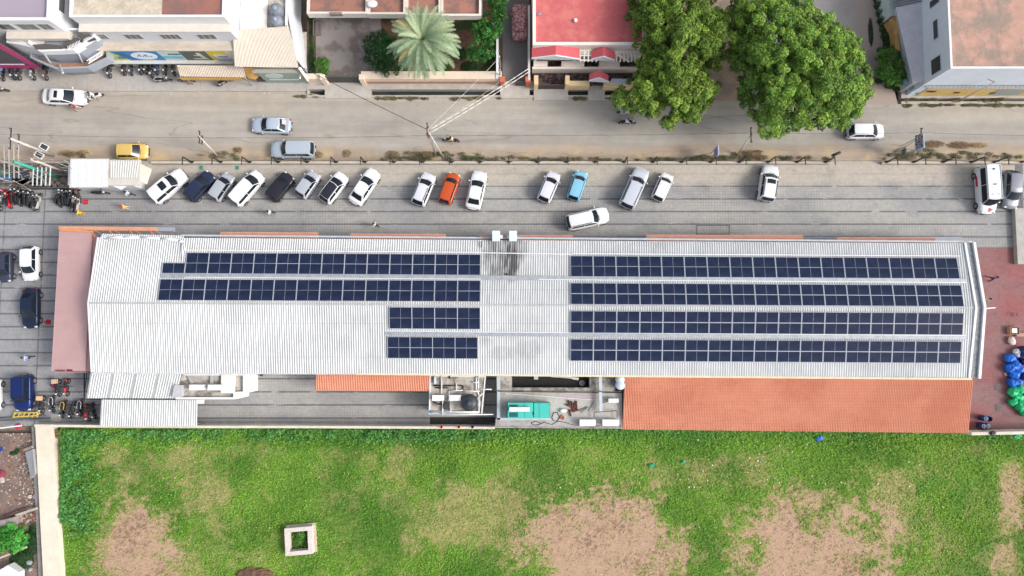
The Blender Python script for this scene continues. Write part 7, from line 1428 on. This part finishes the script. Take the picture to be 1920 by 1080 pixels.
# palm
pm = thing('date_palm', 'large silvery green date palm in front of the courtyard house', 'palm tree', P(803, 95, .1)); PO_ = pm.location.copy()
mb = MB(); mb.smooth = True; hp = 6.0; topp = Vector((P(794, 78, hp).x - PO_.x, P(794, 78, hp).y - PO_.y, hp)); n0 = 9
for i in range(n0): mb.tube(topp * (i / n0), topp * ((i + 1) / n0), .27 + .03 * (i % 2), 12, .25)
mb.build('trunk', M((.16, .12, .09), .9, .3, 5), pm)
rs = np.random.RandomState(33); pos = []; nm = []; sz = []; cc = []; rach = MB()
V = []; Fq = []; CC = []
for i in range(96):
    az = i * 2.399963 + rs.normal(0, .22); lvl = (i / 96) ** .8; L = (4.55 + rs.uniform(-.4, .4)) * (.72 + .28 * lvl); el = R(72 - 88 * lvl + rs.normal(0, 4)); droop = R(62 + 20 * lvl)
    p = topp + Vector((0, 0, .25)); d = Vector((math.cos(az), math.sin(az), 0)); k = 26; pts = []
    for j in range(k + 1):
        a = el - droop * (j / k) ** 1.3; pts.append(p.copy()); p = p + (d * math.cos(a) + Vector((0, 0, 1)) * math.sin(a)) * (L / k)
    side = Vector((-d.y, d.x, 0)); rach.path(pts[::4], .022, 4)
    tone = rs.rand(); dead = rs.rand() < .05; base = np.array(C(190, 206, 166)) * tone + np.array(C(128, 160, 128)) * (1 - tone)
    if dead: base = np.array(C(190, 176, 120))
    for j in range(3, k):
        s_ = j / k; ll = .46 * math.sin(math.pi * min(1, (.12 + s_ * .93))) ** .6 + .12; tang = (pts[j + 1] - pts[j]).normalized() if j < k else d
        for sg in (-1, 1):
            for rep in range(2):
                q0 = pts[j] + tang * (rep * L / k / 2); dr = (side * sg * .75 + tang * (.75 + .2 * rs.rand()) + Vector((0, 0, rs.uniform(-.05, .35)))).normalized(); tip = q0 + dr * ll * rs.uniform(.8, 1.1); wv = tang * .030
                b = len(V); V += [q0 - wv, q0 + wv, q0 + dr * ll * .6 + wv * .8, tip]; Fq.append((b, b + 1, b + 2, b + 3)); c_ = base * rs.uniform(.8, 1.2); CC += [c_] * 4
mp = bpy.data.meshes.new('fronds'); mp.from_pydata([tuple(v) for v in V], [], Fq); ca = mp.color_attributes.new('Col', 'FLOAT_COLOR', 'POINT'); ca.data.foreach_set('color', np.concatenate([np.array(CC), np.ones((len(V), 1))], 1).astype(np.float32).ravel()); mp.materials.append(LEAF); newobj('fronds', mp, pm)
rach.build('frond_stalks', M((.3, .3, .12), .7, .1), pm)

# ---------------------------------------------------------------- field well and lower-left clutter
wl_ = thing('square_well', 'square whitewashed concrete well standing in the grass', 'well', P(565, 1010, 0), R(5)); WC = M(C(214, 204, 198), .85, .15, 4)
mb = MB(); mb.ring([(-1.45, -1.4), (1.35, -1.4), (1.4, 1.4), (-1.4, 1.4)], .42, -.4, .9); mb.build('rim', WC, wl_)
mb = MB(); mb.ring([(-1.5, -1.45), (1.62, -1.42), (1.66, 1.55), (-1.45, 1.55)], .3, -.3, .22); mb.build('plinth', M(C(196, 178, 160), .9, .2, 4), wl_); mb = MB(); mb.box((-1.0, -1.0, -.3), (1.0, 1.0, .05)); mb.build('pit_floor', M((.03, .04, .02), .95, .3, 3), wl_)
simple('dirt_mound', 'reddish brown heap of earth cut by the bottom edge', 'mound', lambda mb: mb.sq(P(478, 1083, 0), (2.0, 1.1, .5), .9, 30, 12, 0, .08), M((.16, .09, .06), .95, .35, 4, bump=.05), o=P(478, 1083))
simple('white_sheet', 'crumpled white tarpaulin in the bottom left corner', 'tarpaulin', lambda mb: mb.prism([P(-6, 1072, .9), P(14, 1060, 1.2), P(36, 1073, 1.0), P(38, 1092, .8), P(-6, 1096, .9)], .2), WHITE, o=P(16, 1078))
simple('tin_sheet', 'rusted curved tin sheet lying in the rubble plot', 'tin sheet', lambda mb: mb.prism([P(-8, 978, .9), P(26, 970, 1.1), P(32, 984, .6), P(-8, 1006, .5)], .2), M(C(170, 160, 156), .6, .25, 2, metal=.2), o=P(12, 985))
simple('timber_beam', 'long weathered beam slanting across the rubble plot below the dirt', 'beam', lambda mb: mb.bar(P(30, 966, .5), P(70, 953, .7), .22, .2), M(C(190, 180, 172), .8, .15), o=P(50, 960))
simple('timber_beam', 'pale pole lying slanted below the bright green shrub', 'pole', lambda mb: mb.bar(P(-4, 1048, .6), P(50, 1026, .9), .16, .14), M(C(206, 196, 178), .8, .12), o=P(24, 1036))
simple('timber_beam', 'thin brown planks lying above the tin sheet', 'planks', lambda mb: [mb.bar(P(2 + i * 3, 976 - i * 3, .3), P(42 + i * 5, 957 - i * 2, .4), .1, .06) for i in range(4)], M(C(130, 104, 92), .9, .2), o=P(24, 966))
simple('white_barrier_pole', 'thin white pole lying across the top of rubble plot', 'pole', lambda mb: mb.bar(P(-10, 804, .8), P(40, 798, .9), .14, .14), WHITE, o=P(16, 801))
simple('red_cloth', 'small crumpled red cloth near the plot entrance', 'cloth', lambda mb: mb.sq(P(34, 800, .2), (.35, .28, .12), .9, amp=.25), M((.45, .02, .06), .8, .1), o=P(34, 800))
simple('grey_sheet', 'leaning grey cement sheet against the left ledge', 'sheet', lambda mb: mb.prism([P(47, 848, .5), P(61, 842, .9), P(66, 888, .9), P(58, 897, .6)], .1), M(C(168, 168, 170), .8, .12), o=P(56, 868))
simple('timber_beam', 'short beige beam at the head of the grey cement sheet', 'beam', lambda mb: mb.bar(P(45, 844, .6), P(61, 838, .9), .25, .18), M(C(164, 148, 134), .9, .2), o=P(53, 841))
for i, (x, y, r, c_, lb) in enumerate([(56, 931, .26, C(200, 180, 168), 'round beige stone near the left ledge'), (65, 931, .25, C(140, 152, 164), 'bluish grey pot lid near the left ledge'), (3, 900, .35, C(180, 170, 160), 'pale boulder at the left edge of the plot'), (4, 888, .38, C(150, 60, 84), 'maroon bundle above the pale boulder'), (1, 843, .25, C(40, 60, 140), 'small blue object at left edge of the plot'), (62, 904, .18, C(150, 146, 130), 'small grey-green stone beside the ledge'), (55, 1055, .3, C(150, 160, 158), 'crumpled grey plastic in the dark undergrowth'), (57, 1068, .22, C(160, 168, 166), 'smaller crumpled plastic below the grey one')]):
    simple('stone' if 'stone' in lb or 'boulder' in lb else 'bundle', lb, 'stone' if 'stone' in lb or 'boulder' in lb else 'bundle', lambda mb: mb.sq(P(x, y, r * .5), (r, r * .85, r * .6), .9, 12, 7, i, .12, i), M(c_, .85, .15, 3), o=P(x, y))
def rub(mb):
    q_ = random.Random(4)
    for i in range(420):
        y = q_.uniform(812, 975); x = q_.uniform(0, 62) if q_.random() < .35 else min(64, q_.gauss(50, 10)); s = q_.uniform(.03, .12); mb.ci = q_.choice([0, 0, 1, 2]); mb.sq(P(x, y, .03), (s, s * .8, s * .5), .6, 6, 4, q_.random() * 3, .1, i)
    for i in range(160): mb.ci = q_.choice([0, 1, 2]); s = q_.uniform(.05, .2); mb.sq(P(q_.uniform(28, 68), q_.uniform(960, 985), .1), (s, s * .6, s * .4), .4, 6, 4, q_.random() * 3, .1, i)
    for i in range(90): mb.ci = 2; s = q_.uniform(.06, .14); mb.sq(P(q_.uniform(96, 114), q_.uniform(806, 822), .1), (s, s * .6, s * .5), .4, 6, 4, q_.random() * 3, .1, i)
tag(simple('rubble', None, None, rub, [M(C(176, 168, 158), .9, .1), M(C(120, 110, 100), .9, .1), M(C(140, 84, 70), .9, .15)]), 'broken stones and brick rubble strewn over the left plot', 'rubble', kind='stuff')
